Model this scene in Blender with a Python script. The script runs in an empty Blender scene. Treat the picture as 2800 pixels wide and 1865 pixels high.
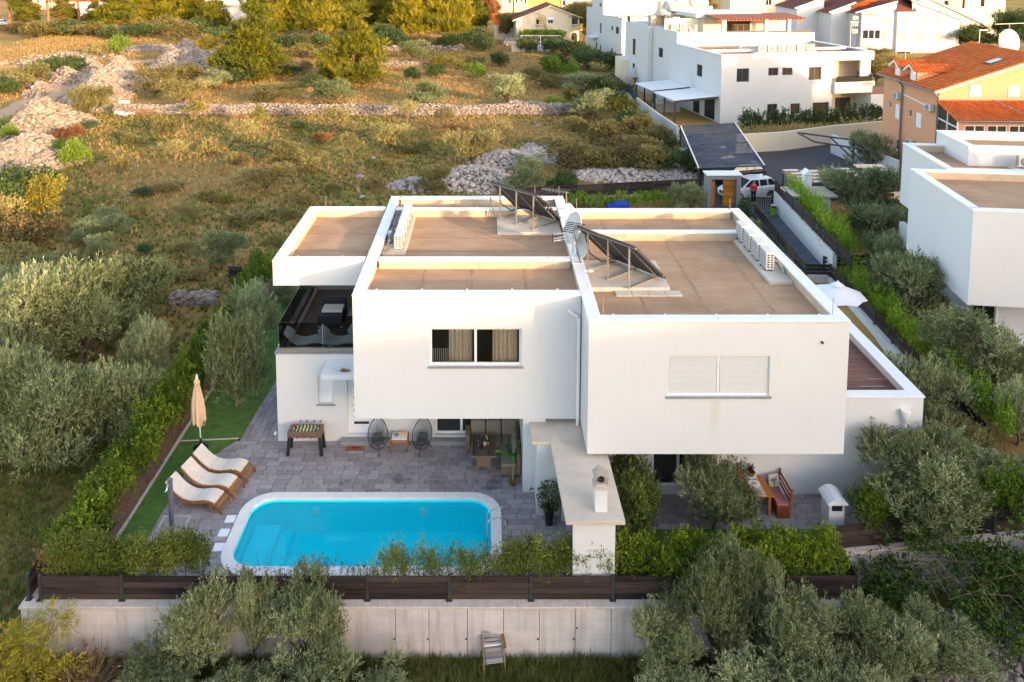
import bpy, math, random
import numpy as np
from mathutils import Vector, Matrix
random.seed(7); RNG = np.random.default_rng(7)
R = math.radians; PI = math.pi
SC = bpy.context.scene; COL = SC.collection

# ---------------------------------------------------------------- camera
cd = bpy.data.cameras.new('camera'); cam = bpy.data.objects.new('camera', cd); COL.objects.link(cam)
cam.location = (0, 0, 18.0); cam.rotation_euler = (R(90 - 6.05), 0, 0)
cd.sensor_width = 36; cd.lens = 28.29; cd.shift_x = 0.0242; cd.shift_y = -0.2927
cd.clip_start = 0.5; cd.clip_end = 3000; SC.camera = cam

# ---------------------------------------------------------------- sky, sun, exposure
SUN_EL, SUN_AZ = 9.0, 40.0        # the sun is low, behind the camera to the right
w = bpy.data.worlds.new('World'); SC.world = w; w.use_nodes = True
nt = w.node_tree; nt.nodes.clear()
wo = nt.nodes.new('ShaderNodeOutputWorld'); bg = nt.nodes.new('ShaderNodeBackground')
sky = nt.nodes.new('ShaderNodeTexSky'); sky.sky_type = 'NISHITA'; sky.sun_disc = False
sky.sun_elevation = R(SUN_EL); sky.sun_rotation = R(180 - SUN_AZ)
sky.air_density = 0.8; sky.dust_density = 1.2; sky.ozone_density = 0.6; sky.altitude = 50
wb = nt.nodes.new('ShaderNodeMixRGB'); wb.blend_type = 'MULTIPLY'; wb.inputs[0].default_value = 1; wb.inputs[2].default_value = (1.0, 0.91, 0.86, 1)
nt.links.new(sky.outputs[0], wb.inputs[1]); nt.links.new(wb.outputs[0], bg.inputs[0]); nt.links.new(bg.outputs[0], wo.inputs[0])
bg.inputs[1].default_value = 0.15
sl = bpy.data.lights.new('sun', 'SUN'); so = bpy.data.objects.new('sun', sl); COL.objects.link(so)
sl.energy = 1.65; sl.angle = R(1.2); sl.color = (1.0, 0.67, 0.37)
ldir = Vector((-math.sin(R(SUN_AZ)) * math.cos(R(SUN_EL)), math.cos(R(SUN_AZ)) * math.cos(R(SUN_EL)), -math.sin(R(SUN_EL))))
so.rotation_euler = ldir.to_track_quat('-Z', 'Y').to_euler(); so.location = (40, -40, 40)
vs = SC.view_settings; vs.view_transform = 'Standard'; vs.look = 'None'; vs.gamma = 1; vs.exposure = 2.55; vs.use_curve_mapping = False

# ---------------------------------------------------------------- mesh helpers
class MB:
    def __init__(s): s.v = []; s.f = []
    def quad(s, a, b, c, d):
        n = len(s.v); s.v += [a, b, c, d]; s.f.append((n, n+1, n+2, n+3)); return s
    def poly(s, pts):
        n = len(s.v); s.v += list(pts); s.f.append(tuple(range(n, n+len(pts)))); return s
    def fr(s, o, u, v, w):
        o, u, v, w = map(Vector, (o, u, v, w)); n = len(s.v)
        for k in (o, o+u, o+u+v, o+v): s.v.append(tuple(k)); 
        for k in (o, o+u, o+u+v, o+v): s.v.append(tuple(k+w))
        F = [(0,3,2,1),(4,5,6,7),(0,1,5,4),(1,2,6,5),(2,3,7,6),(3,0,4,7)]
        if u.cross(v).dot(w) < 0: F = [tuple(reversed(f)) for f in F]
        s.f += [tuple(n+i for i in f) for f in F]; return s
    def box(s, x0, x1, y0, y1, z0, z1):
        return s.fr((x0,y0,z0), (x1-x0,0,0), (0,y1-y0,0), (0,0,z1-z0))
    def bar(s, a, b, w, h=None, up=(0,0,1)):
        a, b = Vector(a), Vector(b); d = (b-a); L = d.length
        if L < 1e-6: return s
        d /= L; up = Vector(up)
        if abs(d.dot(up)) > .98: up = Vector((0,1,0))
        sx = d.cross(up).normalized(); uz = sx.cross(d).normalized(); h = w if h is None else h
        return s.fr(a - sx*w/2 - uz*h/2, sx*w, d*L, uz*h)
    def tube(s, pts, r, n=8, closed=False, caps=True):
        pts = [Vector(p) for p in pts]; N = len(pts); st = len(s.v)
        rr = r if isinstance(r, (list, tuple)) else [r]*N
        prev = None
        for i, p in enumerate(pts):
            a = pts[(i-1) % N] if (closed or i > 0) else p; b = pts[(i+1) % N] if (closed or i < N-1) else p
            t = (b-a).normalized()
            if prev is None:
                up = Vector((0,0,1)) if abs(t.z) < .9 else Vector((1,0,0))
                prev = t.cross(up).normalized()
            else:
                prev = (prev - t*prev.dot(t)).normalized()
            q = t.cross(prev)
            for k in range(n):
                an = 2*PI*k/n; s.v.append(tuple(p + (prev*math.cos(an) + q*math.sin(an))*rr[i]))
        for i in range(N if closed else N-1):
            j = (i+1) % N
            for k in range(n):
                k2 = (k+1) % n; s.f.append((st+i*n+k, st+j*n+k, st+j*n+k2, st+i*n+k2))
        if caps and not closed:
            s.f.append(tuple(st+k for k in range(n))); s.f.append(tuple(st+(N-1)*n+k for k in reversed(range(n))))
        return s
    def lathe(s, prof, n=16, c=(0,0,0)):
        st = len(s.v); m = len(prof)
        for (r, z) in prof:
            for k in range(n):
                an = 2*PI*k/n; s.v.append((c[0]+r*math.cos(an), c[1]+r*math.sin(an), c[2]+z))
        for i in range(m-1):
            for k in range(n):
                k2 = (k+1) % n; s.f.append((st+i*n+k, st+i*n+k2, st+(i+1)*n+k2, st+(i+1)*n+k))
        s.f.append(tuple(st+k for k in reversed(range(n)))); s.f.append(tuple(st+(m-1)*n+k for k in range(n)))
        return s
    def prism(s, poly, z0, z1):
        n = len(s.v); m = len(poly)
        s.v += [(x, y, z0) for x, y in poly] + [(x, y, z1) for x, y in poly]
        s.f.append(tuple(n+i for i in reversed(range(m)))); s.f.append(tuple(n+m+i for i in range(m)))
        for i in range(m):
            j = (i+1) % m; s.f.append((n+i, n+j, n+m+j, n+m+i))
        return s
    def extr(s, poly, d):          # polygon of 3-D points extruded by vector d
        n = len(s.v); m = len(poly); d = Vector(d)
        s.v += [tuple(p) for p in poly] + [tuple(Vector(p)+d) for p in poly]
        s.f.append(tuple(n+i for i in reversed(range(m)))); s.f.append(tuple(n+m+i for i in range(m)))
        for i in range(m):
            j = (i+1) % m; s.f.append((n+i, n+j, n+m+j, n+m+i))
        return s
    def ball(s, c, r, n=10, m=6, sz=1.0):
        prof = [(max(1e-4, r*math.sin(PI*i/m)), -r*sz*math.cos(PI*i/m)) for i in range(m+1)]
        return s.lathe(prof, n, c)
    def facade(s, o, u, n, W, H, ops, dep):   # wall face with openings (a,b,c,d) and reveals going in by dep
        o, u, n = Vector(o), Vector(u), Vector(n); zz = Vector((0,0,1))
        xs = sorted({0, W, *[q[0] for q in ops], *[q[1] for q in ops]}); zs = sorted({0, H, *[q[2] for q in ops], *[q[3] for q in ops]})
        P = lambda a, c, k=0: tuple(o + u*a + zz*c - n*k)
        for i in range(len(xs)-1):
            for j in range(len(zs)-1):
                cx, cz = (xs[i]+xs[i+1])/2, (zs[j]+zs[j+1])/2
                if any(q[0] < cx < q[1] and q[2] < cz < q[3] for q in ops): continue
                s.quad(P(xs[i],zs[j]), P(xs[i+1],zs[j]), P(xs[i+1],zs[j+1]), P(xs[i],zs[j+1]))
        for a, b, c, d in ops:
            s.quad(P(a,c), P(a,d), P(a,d,dep), P(a,c,dep)); s.quad(P(b,c), P(b,c,dep), P(b,d,dep), P(b,d))
            s.quad(P(a,c), P(a,c,dep), P(b,c,dep), P(b,c)); s.quad(P(a,d), P(b,d), P(b,d,dep), P(a,d,dep))
        return s
    def mesh(s, name):
        me = bpy.data.meshes.new(name); me.from_pydata([tuple(p) for p in s.v], [], s.f); me.update(); return me
    def build(s, name, mat, parent=None, loc=None, smooth=False, bev=0, world=True):
        me = s.mesh(name); o = bpy.data.objects.new(name, me); COL.objects.link(o)
        fin(o, mat, parent, loc, smooth, bev, world); return o

LOCAL = set()     # things whose parts are modelled in the thing's own frame
def pm(o):
    return Matrix.Translation(o.location) @ o.rotation_euler.to_matrix().to_4x4()
def fin(o, mat, parent=None, loc=None, smooth=False, bev=0, world=True):
    if mat is not None:
        for m in (mat if isinstance(mat, (list, tuple)) else [mat]): o.data.materials.append(m)
    if smooth:
        o.data.polygons.foreach_set('use_smooth', [True]*len(o.data.polygons))
        if smooth != 'all':
            try: o.data.set_sharp_from_angle(angle=R(40))
            except Exception: pass
    if loc is not None: o.location = loc
    if parent is not None:
        o.parent = parent
        if parent.type == 'EMPTY' and parent.name not in LOCAL: o.matrix_parent_inverse = pm(parent).inverted()
    if bev:
        b = o.modifiers.new('edge', 'BEVEL'); b.width = bev; b.segments = 2; b.limit_method = 'ANGLE'; b.angle_limit = R(50)
def tag(o, label=None, cat=None, group=None, kind=None):
    if label: o['label'] = label
    if cat: o['category'] = cat
    if group: o['group'] = group
    if kind: o['kind'] = kind
    return o
def thing(name, label, cat, loc=(0,0,0), rz=0, group=None, local=False):
    o = bpy.data.objects.new(name, None); COL.objects.link(o); o.empty_display_size = .2
    o.location = loc; o.rotation_euler = (0,0,rz); tag(o, label, cat, group)
    if local: LOCAL.add(o.name)
    return o
def dup(o, loc, rz=0, sc=None, label=None, group=None):
    def cp(a, par):
        b = a.copy(); COL.objects.link(b)
        if par is not None:
            b.parent = par; b.matrix_parent_inverse = a.matrix_parent_inverse.copy()
        for ch in a.children: cp(ch, b)
        return b
    r = cp(o, None); r.location = loc; r.rotation_euler = (0,0,rz)
    if sc is not None: r.scale = sc if hasattr(sc, '__len__') else (sc,sc,sc)
    if label: r['label'] = label
    if group: r['group'] = group
    return r
def struct(o): o['kind'] = 'structure'; return o
def fast_mesh(name, V, faces_n, mat, tint=None):      # V: (n*k,3) array of n separate k-gons
    V = np.asarray(V, dtype=np.float32).reshape(-1, 3); k = faces_n; n = len(V)//k
    me = bpy.data.meshes.new(name); me.vertices.add(len(V)); me.vertices.foreach_set('co', V.ravel())
    me.loops.add(n*k); me.loops.foreach_set('vertex_index', np.arange(n*k, dtype=np.int32))
    me.polygons.add(n); me.polygons.foreach_set('loop_start', np.arange(0, n*k, k, dtype=np.int32))
    try: me.polygons.foreach_set('loop_total', np.full(n, k, dtype=np.int32))
    except Exception: pass
    if tint is not None:
        at = me.attributes.new('tint', 'FLOAT', 'FACE'); at.data.foreach_set('value', np.asarray(tint, dtype=np.float32))
    me.update(calc_edges=True); me.validate()
    if mat is not None: me.materials.append(mat)
    return me
def link(name, me, parent=None, loc=None):
    o = bpy.data.objects.new(name, me); COL.objects.link(o)
    if loc is not None: o.location = loc
    if parent is not None: o.parent = parent
    return o

# ---------------------------------------------------------------- materials
def srgb(h):
    c = [int(h[i:i+2], 16)/255 for i in (0, 2, 4)]
    return tuple(((x/12.92) if x <= .04045 else ((x+.055)/1.055)**2.4) for x in c) + (1,)
def col(c): return srgb(c) if isinstance(c, str) else tuple(c) + (1,) if len(c) == 3 else tuple(c)
class N:
    def __init__(s, name):
        s.m = bpy.data.materials.new(name); s.m.use_nodes = True; s.t = s.m.node_tree; s.t.nodes.clear()
        s.out = s.t.nodes.new('ShaderNodeOutputMaterial'); s.b = s.t.nodes.new('ShaderNodeBsdfPrincipled'); s.t.links.new(s.b.outputs[0], s.out.inputs[0])
    def n(s, ty, **k):
        o = s.t.nodes.new(ty)
        for a, v in k.items():
            if a in o.inputs.keys(): o.inputs[a].default_value = v
            else: setattr(o, a, v)
        return o
    def l(s, a, b): s.t.links.new(a, b)
    def co(s, kind='Object'):
        if not hasattr(s, 'tc'): s.tc = s.n('ShaderNodeTexCoord')
        return s.tc.outputs[kind]
    def pos(s):
        if not hasattr(s, 'geo'): s.geo = s.n('ShaderNodeNewGeometry')
        return s.geo.outputs['Position']
    def noise(s, scale, detail=4, rough=.55, vec=None, stretch=None):
        v = vec if vec is not None else s.pos()
        if stretch:
            mp = s.n('ShaderNodeMapping'); mp.inputs['Scale'].default_value = stretch; s.l(v, mp.inputs['Vector']); v = mp.outputs[0]
        o = s.n('ShaderNodeTexNoise'); o.inputs['Scale'].default_value = scale; o.inputs['Detail'].default_value = detail; o.inputs['Roughness'].default_value = rough
        s.l(v, o.inputs['Vector']); return o.outputs[0]
    def ramp(s, fac, stops):
        o = s.n('ShaderNodeValToRGB'); e = o.color_ramp.elements
        while len(e) < len(stops): e.new(.5)
        for i, (p, c) in enumerate(stops): e[i].position = p; e[i].color = col(c)
        s.l(fac, o.inputs[0]); return o.outputs[0]
    def mix(s, f, a, b, mode='MIX'):
        o = s.n('ShaderNodeMixRGB', blend_type=mode)
        for i, q in ((0, f), (1, a), (2, b)):
            if isinstance(q, (int, float)): o.inputs[i].default_value = q
            elif isinstance(q, (tuple, str)): o.inputs[i].default_value = col(q)
            else: s.l(q, o.inputs[i])
        return o.outputs[0]
    def math(s, op, a, b=0.0, clamp=False):
        o = s.n('ShaderNodeMath', operation=op, use_clamp=clamp)
        for i, q in ((0, a), (1, b)):
            if isinstance(q, (int, float)): o.inputs[i].default_value = q
            else: s.l(q, o.inputs[i])
        return o.outputs[0]
    def bump(s, h, strength=.3, dist=.02):
        o = s.n('ShaderNodeBump'); o.inputs['Strength'].default_value = strength; o.inputs['Distance'].default_value = dist
        s.l(h, o.inputs['Height']); s.l(o.outputs[0], s.b.inputs['Normal'])
    def base(s, c, rough=.7, metal=0, spec=None):
        if isinstance(c, (tuple, str, list)): s.b.inputs['Base Color'].default_value = col(c)
        else: s.l(c, s.b.inputs['Base Color'])
        s.b.inputs['Roughness'].default_value = rough; s.b.inputs['Metallic'].default_value = metal
        if spec is not None: s.b.inputs['Specular IOR Level'].default_value = spec
        return s
def rnd(k): # per-object random
    return k.n('ShaderNodeObjectInfo').outputs['Random']
def simple(name, c, rough=.6, metal=0, var=.12, scale=3, bump=0, bscale=60, spec=None):
    k = N(name); c = col(c); d = tuple(x*(1-var) for x in c[:3]); e = tuple(min(1, x*(1+var)) for x in c[:3])
    k.base(k.ramp(k.noise(scale), [(.3, d), (.7, e)]), rough, metal, spec)
    if bump: k.bump(k.noise(bscale, 3), bump)
    return k.m
def leafmat(name, c1, c2, c3, trans=.25, rough=.55):
    k = N(name); at = k.n('ShaderNodeAttribute', attribute_name='tint'); oi = rnd(k)
    f = k.math('ADD', at.outputs['Fac'], k.math('MULTIPLY', k.math('SUBTRACT', oi, .5), .35), True)
    c = k.ramp(f, [(.05, c1), (.5, c2), (.95, c3)]); k.base(c, rough, 0, .3)
    tr = k.n('ShaderNodeBsdfTranslucent'); k.l(c, tr.inputs[0]); mx = k.n('ShaderNodeMixShader'); mx.inputs[0].default_value = trans
    k.l(k.b.outputs[0], mx.inputs[1]); k.l(tr.outputs[0], mx.inputs[2]); k.l(mx.outputs[0], k.out.inputs[0]); return k.m

M = {}
def render_white(name, c, stain=.0):
    k = N(name); f = k.noise(.5, 5, .6); g = k.noise(7, 4, .6, stretch=(1, 1, .15))
    a = k.ramp(f, [(.3, tuple(x*.965 for x in c)), (.7, c)])
    st = k.ramp(g, [(.56, (0,0,0)), (.8, (1,1,1))])
    sp = k.n('ShaderNodeSeparateXYZ'); k.l(k.pos(), sp.inputs[0])      # rust streak below the shuttered window
    dx = k.math('MULTIPLY', k.math('SUBTRACT', sp.outputs[0], 7.03), 5.0); gx_ = k.math('SUBTRACT', 1.0, k.math('MULTIPLY', dx, dx), True); zz = k.math('MULTIPLY', k.math('MULTIPLY', k.math('LESS_THAN', sp.outputs[2], 4.42), k.math('SUBTRACT', sp.outputs[2], 2.9), True), .22, True)
    a = k.mix(k.math('MULTIPLY', k.math('MULTIPLY', gx_, zz), k.math('LESS_THAN', sp.outputs[1], 23.6)), a, (.50, .36, .20))
    cc = k.mix(k.math('MULTIPLY', st, stain), a, (c[0]*.72, c[1]*.66, c[2]*.56)); k.base(cc, .85, 0, .25)
    k.bump(k.noise(140, 2), .12, .004); return k.m
M['white'] = render_white('white_render', (.67, .66, .65), .16)
M['white_far'] = render_white('white_far_render', (.60, .595, .585), .2)
M['cap'] = simple('white_cap_metal', (.74, .74, .74), .45, 0, .04, 2, spec=.4)
M['cream'] = render_white('cream_wall', (.72, .62, .45), .10)
M['yellow'] = render_white('yellow_wall', (.80, .55, .12), .05)
M['green_wall'] = render_white('green_wall', (.36, .52, .33), .10)
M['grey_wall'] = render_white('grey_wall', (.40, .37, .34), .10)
M['orange_wall'] = render_white('orange_wall', (.66, .33, .18), .22)
M['beige_wall'] = render_white('beige_wall', (.66, .55, .42), .15)
def roofmat():
    k = N('roof_membrane'); a = k.noise(.7, 6, .6); b = k.noise(25, 3, .6); c = k.noise(2.2, 5, .62, stretch=(.5, 2.0, 1))
    d = k.ramp(a, [(.28, (.30, .175, .092)), (.5, (.395, .238, .136)), (.72, (.49, .315, .19))])
    d = k.mix(k.ramp(c, [(.45, (0,0,0)), (.75, (.55,.55,.55))]), d, (.52, .38, .26))
    d = k.mix(.25, d, k.ramp(b, [(.3, (.26, .165, .095)), (.7, (.53, .36, .23))])); k.base(d, .9, 0, .15); k.bump(b, .25, .01); return k.m
M['roof'] = roofmat()
M['upstand'] = simple('roof_upstand', (.52, .40, .28), .85, 0, .18, 1.5)
def concrete(name, c, stain):
    k = N(name); f = k.noise(1.2, 6, .6); g = k.noise(5, 4, .6, stretch=(1, 1, .06)); h = k.noise(30, 3)
    a = k.ramp(f, [(.3, tuple(x*.82 for x in c)), (.7, tuple(x*1.1 for x in c))])
    sp = k.n('ShaderNodeSeparateXYZ'); k.l(k.pos(), sp.inputs[0])
    st = k.ramp(g, [(.50, (0,0,0)), (.70, (1,1,1))]); a = k.mix(k.math('MULTIPLY', st, stain), a, (c[0]*.42, c[1]*.36, c[2]*.28))
    hl = k.noise(3, 2, .5, stretch=(.12, .12, 3)); a = k.mix(k.ramp(hl, [(.45,(0,0,0)),(.6,(.25,.25,.25))]), a, tuple(x*.75 for x in c))
    k.base(a, .9, 0, .2); k.bump(h, .2, .01); return k.m
M['concrete'] = concrete('cast_concrete', (.60, .54, .50), .5)
M['slab'] = concrete('screed_slab', (.60, .52, .43), .12)
M['stone_grey'] = simple('grey_stone', (.27, .26, .27), .6, 0, .15, 8)
M['stone_cap'] = simple('stone_cap', (.56, .47, .40), .8, 0, .15, 6)
M['dark_metal'] = simple('anthracite_metal', (.045, .048, .052), .45, .2, .1, 5)
M['grey_metal'] = simple('grey_metal', (.16, .17, .18), .45, .4, .1, 5)
M['steel'] = simple('steel', (.62, .63, .64), .22, 1, .05, 5)
M['alu'] = simple('aluminium', (.48, .44, .38), .38, .7, .1, 8)
M['black'] = simple('black_plastic', (.015, .016, .018), .4, 0, .1, 8)
M['pvc'] = simple('white_pvc', (.80, .80, .80), .35, 0, .03, 4)
M['offwhite'] = simple('offwhite_paint', (.66, .62, .55), .5, 0, .08, 4)
M['rubber'] = simple('rubber', (.02, .02, .02), .8, 0, .1, 4)
def glass_dark(name, c, rough=.06):
    k = N(name); k.base(k.ramp(k.noise(.8, 2), [(.3, tuple(x*.6 for x in c)), (.7, c)]), rough, 0, .8); return k.m
M['pane'] = glass_dark('window_glass', (.03, .034, .038)); M['pane_warm'] = glass_dark('window_glass_warm', (.09, .065, .04))
def clear(name, tint, refl=.12):
    k = N(name); t = k.n('ShaderNodeBsdfTransparent'); t.inputs[0].default_value = col(tint); g = k.n('ShaderNodeBsdfGlossy'); g.inputs['Roughness'].default_value = .03
    fr = k.n('ShaderNodeFresnel'); fr.inputs[0].default_value = 1.45; f = k.math('ADD', k.math('MULTIPLY', fr.outputs[0], .9), refl*.2, True)
    mx = k.n('ShaderNodeMixShader'); k.l(f, mx.inputs[0]); k.l(t.outputs[0], mx.inputs[1]); k.l(g.outputs[0], mx.inputs[2]); k.l(mx.outputs[0], k.out.inputs[0]); return k.m
M['clear'] = clear('clear_glass', (.80, .82, .82)); M['smoked'] = clear('smoked_glass', (.58, .60, .60)); M['wine_glass'] = clear('thin_glass', (.95, .95, .95))
def water():
    k = N('pool_water'); t = k.n('ShaderNodeBsdfTransparent'); t.inputs[0].default_value = (.86, .985, 1, 1); g = k.n('ShaderNodeBsdfGlossy'); g.inputs['Roughness'].default_value = .02
    fr = k.n('ShaderNodeFresnel'); fr.inputs[0].default_value = 1.33; bp = k.n('ShaderNodeBump'); bp.inputs['Strength'].default_value = .06; bp.inputs['Distance'].default_value = .02
    k.l(k.noise(3, 3), bp.inputs['Height']); k.l(bp.outputs[0], fr.inputs['Normal']); k.l(bp.outputs[0], g.inputs['Normal'])
    mx = k.n('ShaderNodeMixShader'); k.l(fr.outputs[0], mx.inputs[0]); k.l(t.outputs[0], mx.inputs[1]); k.l(g.outputs[0], mx.inputs[2]); df = k.n('ShaderNodeBsdfDiffuse'); df.inputs[0].default_value = (.0, .84, 1, 1); m2 = k.n('ShaderNodeMixShader'); m2.inputs[0].default_value = .24; k.l(mx.outputs[0], m2.inputs[1]); k.l(df.outputs[0], m2.inputs[2]); k.l(m2.outputs[0], k.out.inputs[0]); return k.m
M['water'] = water()
M['liner'] = simple('pool_liner', (.004, .88, 1.0), .5, 0, .04, 1)
M['coping'] = simple('pool_coping', (.80, .75, .71), .8, 0, .06, 5, bump=.1)
def wood(name, c1, c2, rough=.65, axis=(1, 12, 12), scale=2.0):
    k = N(name); f = k.noise(scale, 5, .6, stretch=axis); o = rnd(k); g = k.math('ADD', f, k.math('MULTIPLY', k.math('SUBTRACT', o, .5), .5))
    k.base(k.ramp(g, [(.25, c1), (.75, c2)]), rough, 0, .25); k.bump(f, .2, .006); return k.m
M['fence'] = wood('dark_stained_board', (.016, .010, .009), (.066, .044, .036), .8, (.6, 6, 9))
M['deck'] = wood('brown_decking', (.10, .045, .028), (.20, .095, .06), .6)
M['teak'] = wood('teak', (.17, .075, .025), (.36, .17, .06), .55)
M['table_wood'] = wood('varnished_wood', (.22, .075, .015), (.42, .16, .03), .4)
M['gate_wood'] = wood('orange_gate_wood', (.30, .12, .012), (.50, .22, .03), .5)
M['old_wood'] = wood('weathered_wood', (.17, .15, .14), (.38, .34, .31), .85)
M['redwood'] = wood('red_brown_wood', (.16, .045, .02), (.33, .10, .035), .6)
M['fabric'] = simple('cream_fabric', (.70, .62, .53), .95, 0, .06, 6, bump=.1)
M['parasol_fabric'] = simple('peach_parasol_fabric', (.66, .45, .29), .9, 0, .07, 9)
M['cushion'] = simple('taupe_cushion', (.27, .22, .17), .95, 0, .12, 12, bump=.15)
def weave(name, c1, c2):
    k = N(name); wv = k.n('ShaderNodeTexWave'); wv.inputs['Scale'].default_value = 26; wv.inputs['Distortion'].default_value = 1.0; wv.bands_direction = 'Z'; k.l(k.co(), wv.inputs[0])
    k.base(k.mix(.6, k.ramp(wv.outputs['Fac'], [(.2, c1), (.8, c2)]), k.ramp(k.noise(45, 2), [(.3, c1), (.7, c2)])), .7); k.bump(wv.outputs['Fac'], .4, .006); return k.m
M['rattan'] = weave('brown_rattan', (.16, .09, .05), (.34, .21, .13)); M['rattan_dark'] = weave('black_rattan', (.008, .010, .014), (.030, .036, .046))
M['grass_turf'] = simple('artificial_turf', (.075, .15, .018), .9, 0, .30, 3, bump=.35, bscale=220)
M['soil'] = simple('bare_soil', (.24, .14, .08), .95, 0, .3, 9, bump=.4, bscale=40)
def asph():
    k = N('asphalt'); k.base(k.mix(.5, k.ramp(k.noise(.5, 5), [(.3, (.045, .038, .044)), (.7, (.075, .064, .07))]), k.ramp(k.noise(120, 2), [(.3, (.03, .027, .03)), (.7, (.10, .09, .09))])), .9); return k.m
M['asphalt'] = asph()
def paver(name, c1, c2, c3, wet=True):
    k = N(name); o = rnd(k); at = k.n('ShaderNodeAttribute', attribute_name='tint'); f = k.math('FRACT', k.math('ADD', k.math('MULTIPLY', o, 1.0), at.outputs['Fac']))
    a = k.ramp(f, [(0, c1), (.45, c2), (1, c3)]); b = k.noise(6, 5, .65); a = k.mix(.55, a, k.ramp(b, [(.25, tuple(x*.62 for x in c2)), (.75, tuple(x*1.38 for x in c2))]))
    if wet:
        sp = k.n('ShaderNodeSeparateXYZ'); k.l(k.pos(), sp.inputs[0])
        dx = k.math('MULTIPLY', k.math('ADD', sp.outputs[0], 2.2), .33); dy = k.math('MULTIPLY', k.math('SUBTRACT', sp.outputs[1], 25.85), 1.5)
        rr = k.math('SUBTRACT', 1.0, k.math('ADD', k.math('MULTIPLY', dx, dx), k.math('MULTIPLY', dy, dy)), True)
        wt = k.math('MULTIPLY', k.ramp(k.noise(1.5, 5, .65), [(.53, (0,0,0)), (.58, (1,1,1))]), k.math('GREATER_THAN', rr, .12))
        a = k.mix(k.math('MULTIPLY', wt, .5), a, (.03, .026, .024))
        k.l(k.math('SUBTRACT', .8, k.math('MULTIPLY', wt, .45)), k.b.inputs['Roughness'])
        k.l(a, k.b.inputs['Base Color']); k.b.inputs['Specular IOR Level'].default_value = .3
    else: k.base(a, .8, 0, .3)
    k.bump(b, .2, .008); return k.m
M['paver'] = paver('grey_paver', (.165, .14, .145), (.295, .262, .268), (.43, .385, .39)); M['joint'] = simple('joint_sand', (.035, .030, .03), .95)
M['paver_blue'] = paver('blue_grey_paver', (.055, .062, .078), (.085, .093, .112), (.12, .128, .145), False)
def ground():
    k = N('dry_field_ground'); a = k.noise(.045, 5, .6); b = k.noise(.35, 6, .62); c = k.noise(3, 5, .65)
    dry = k.ramp(b, [(.25, (.27, .145, .045)), (.5, (.44, .25, .080)), (.75, (.56, .34, .12))])
    grn = k.ramp(c, [(.3, (.14, .115, .028)), (.7, (.28, .215, .062))])
    f = k.ramp(k.math('ADD', k.math('MULTIPLY', a, .6), k.math('MULTIPLY', b, .4)), [(.42, (0,0,0)), (.56, (1,1,1))])
    d = k.mix(f, dry, grn); d = k.mix(k.ramp(c, [(.55, (0,0,0)), (.8, (.6,.6,.6))]), d, (.40, .26, .12))
    sp = k.n('ShaderNodeSeparateXYZ'); k.l(k.pos(), sp.inputs[0]); nr = k.math('MULTIPLY', k.math('SUBTRACT', k.math('ADD', 37.0, k.math('MULTIPLY', b, 6.0)), sp.outputs[1]), .12, True)  # near ground greener, with the trees' shade put into its colour
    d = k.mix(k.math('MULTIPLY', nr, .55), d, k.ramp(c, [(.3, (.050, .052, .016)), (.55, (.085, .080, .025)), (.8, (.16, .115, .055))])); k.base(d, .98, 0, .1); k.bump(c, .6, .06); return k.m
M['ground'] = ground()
def road():
    k = N('dirt_road'); a = k.noise(.8, 5, .6); b = k.noise(9, 4)
    k.base(k.mix(.4, k.ramp(a, [(.3, (.42, .25, .125)), (.7, (.58, .37, .20))]), k.ramp(b, [(.3, (.28, .17, .09)), (.7, (.52, .36, .21))])), .98); k.bump(b, .5, .03); return k.m
M['road'] = road()
def rock(name, c1, c2, c3):
    k = N(name); o = rnd(k); at = k.n('ShaderNodeAttribute', attribute_name='tint'); f = k.math('FRACT', k.math('ADD', o, at.outputs['Fac']))
    k.base(k.mix(.35, k.ramp(f, [(0, c1), (.6, c2), (1, c3)]), k.ramp(k.noise(3.5, 5, .65), [(.25, tuple(x*.5 for x in c1)), (.75, c3)])), .95, 0, .15); k.bump(k.noise(9, 4), .4, .04); return k.m
M['rock'] = rock('limestone', (.20, .155, .115), (.32, .255, .195), (.45, .365, .29)); M['rock_grey'] = rock('grey_limestone', (.18, .15, .13), (.29, .245, .215), (.41, .355, .315))
M['rubble_bed'] = simple('rubble_bed', (.20, .16, .13), .98, 0, .35, 5, bump=.8, bscale=6)
def tiles():
    k = N('clay_tile'); o = rnd(k); at = k.n('ShaderNodeAttribute', attribute_name='tint'); f = k.math('FRACT', k.math('ADD', o, at.outputs['Fac']))
    k.base(k.mix(.5, k.ramp(f, [(0, (.42, .085, .016)), (.5, (.58, .135, .026)), (1, (.70, .20, .05))]), k.ramp(k.noise(2, 5), [(.3, (.42, .095, .02)), (.7, (.66, .18, .045))])), .85, 0, .2); return k.m
M['tile'] = tiles(); M['tile_dark'] = simple('dark_red_tile', (.16, .045, .028), .8, 0, .25, 4)
M['olive'] = leafmat('olive_leaf', (.062, .088, .028), (.215, .245, .105), (.55, .56, .28), 0.18)
M['olive_gold'] = leafmat('golden_olive_leaf', (.085, .085, .024), (.23, .20, .070), (.50, .43, .16), 0.18)
M['hedge'] = leafmat('hedge_leaf', (.032, .066, .005), (.150, .215, .013), (.40, .44, .03), 0.18)
M['hedge_lime'] = leafmat('lime_hedge_leaf', (.06, .13, .008), (.20, .33, .018), (.42, .55, .04), 0.22)
M['scrub'] = leafmat('scrub_leaf', (.085, .078, .024), (.21, .175, .052), (.40, .32, .10), 0.2)
M['darkleaf'] = leafmat('dark_leaf', (0.024, 0.048, 0.015), (0.068, 0.108, 0.030), (0.165, 0.210, 0.068), .2)
M['lime'] = leafmat('lime_leaf', (0.081, 0.135, 0.016), (0.176, 0.270, 0.027), (0.324, 0.419, 0.068), .3)
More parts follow.
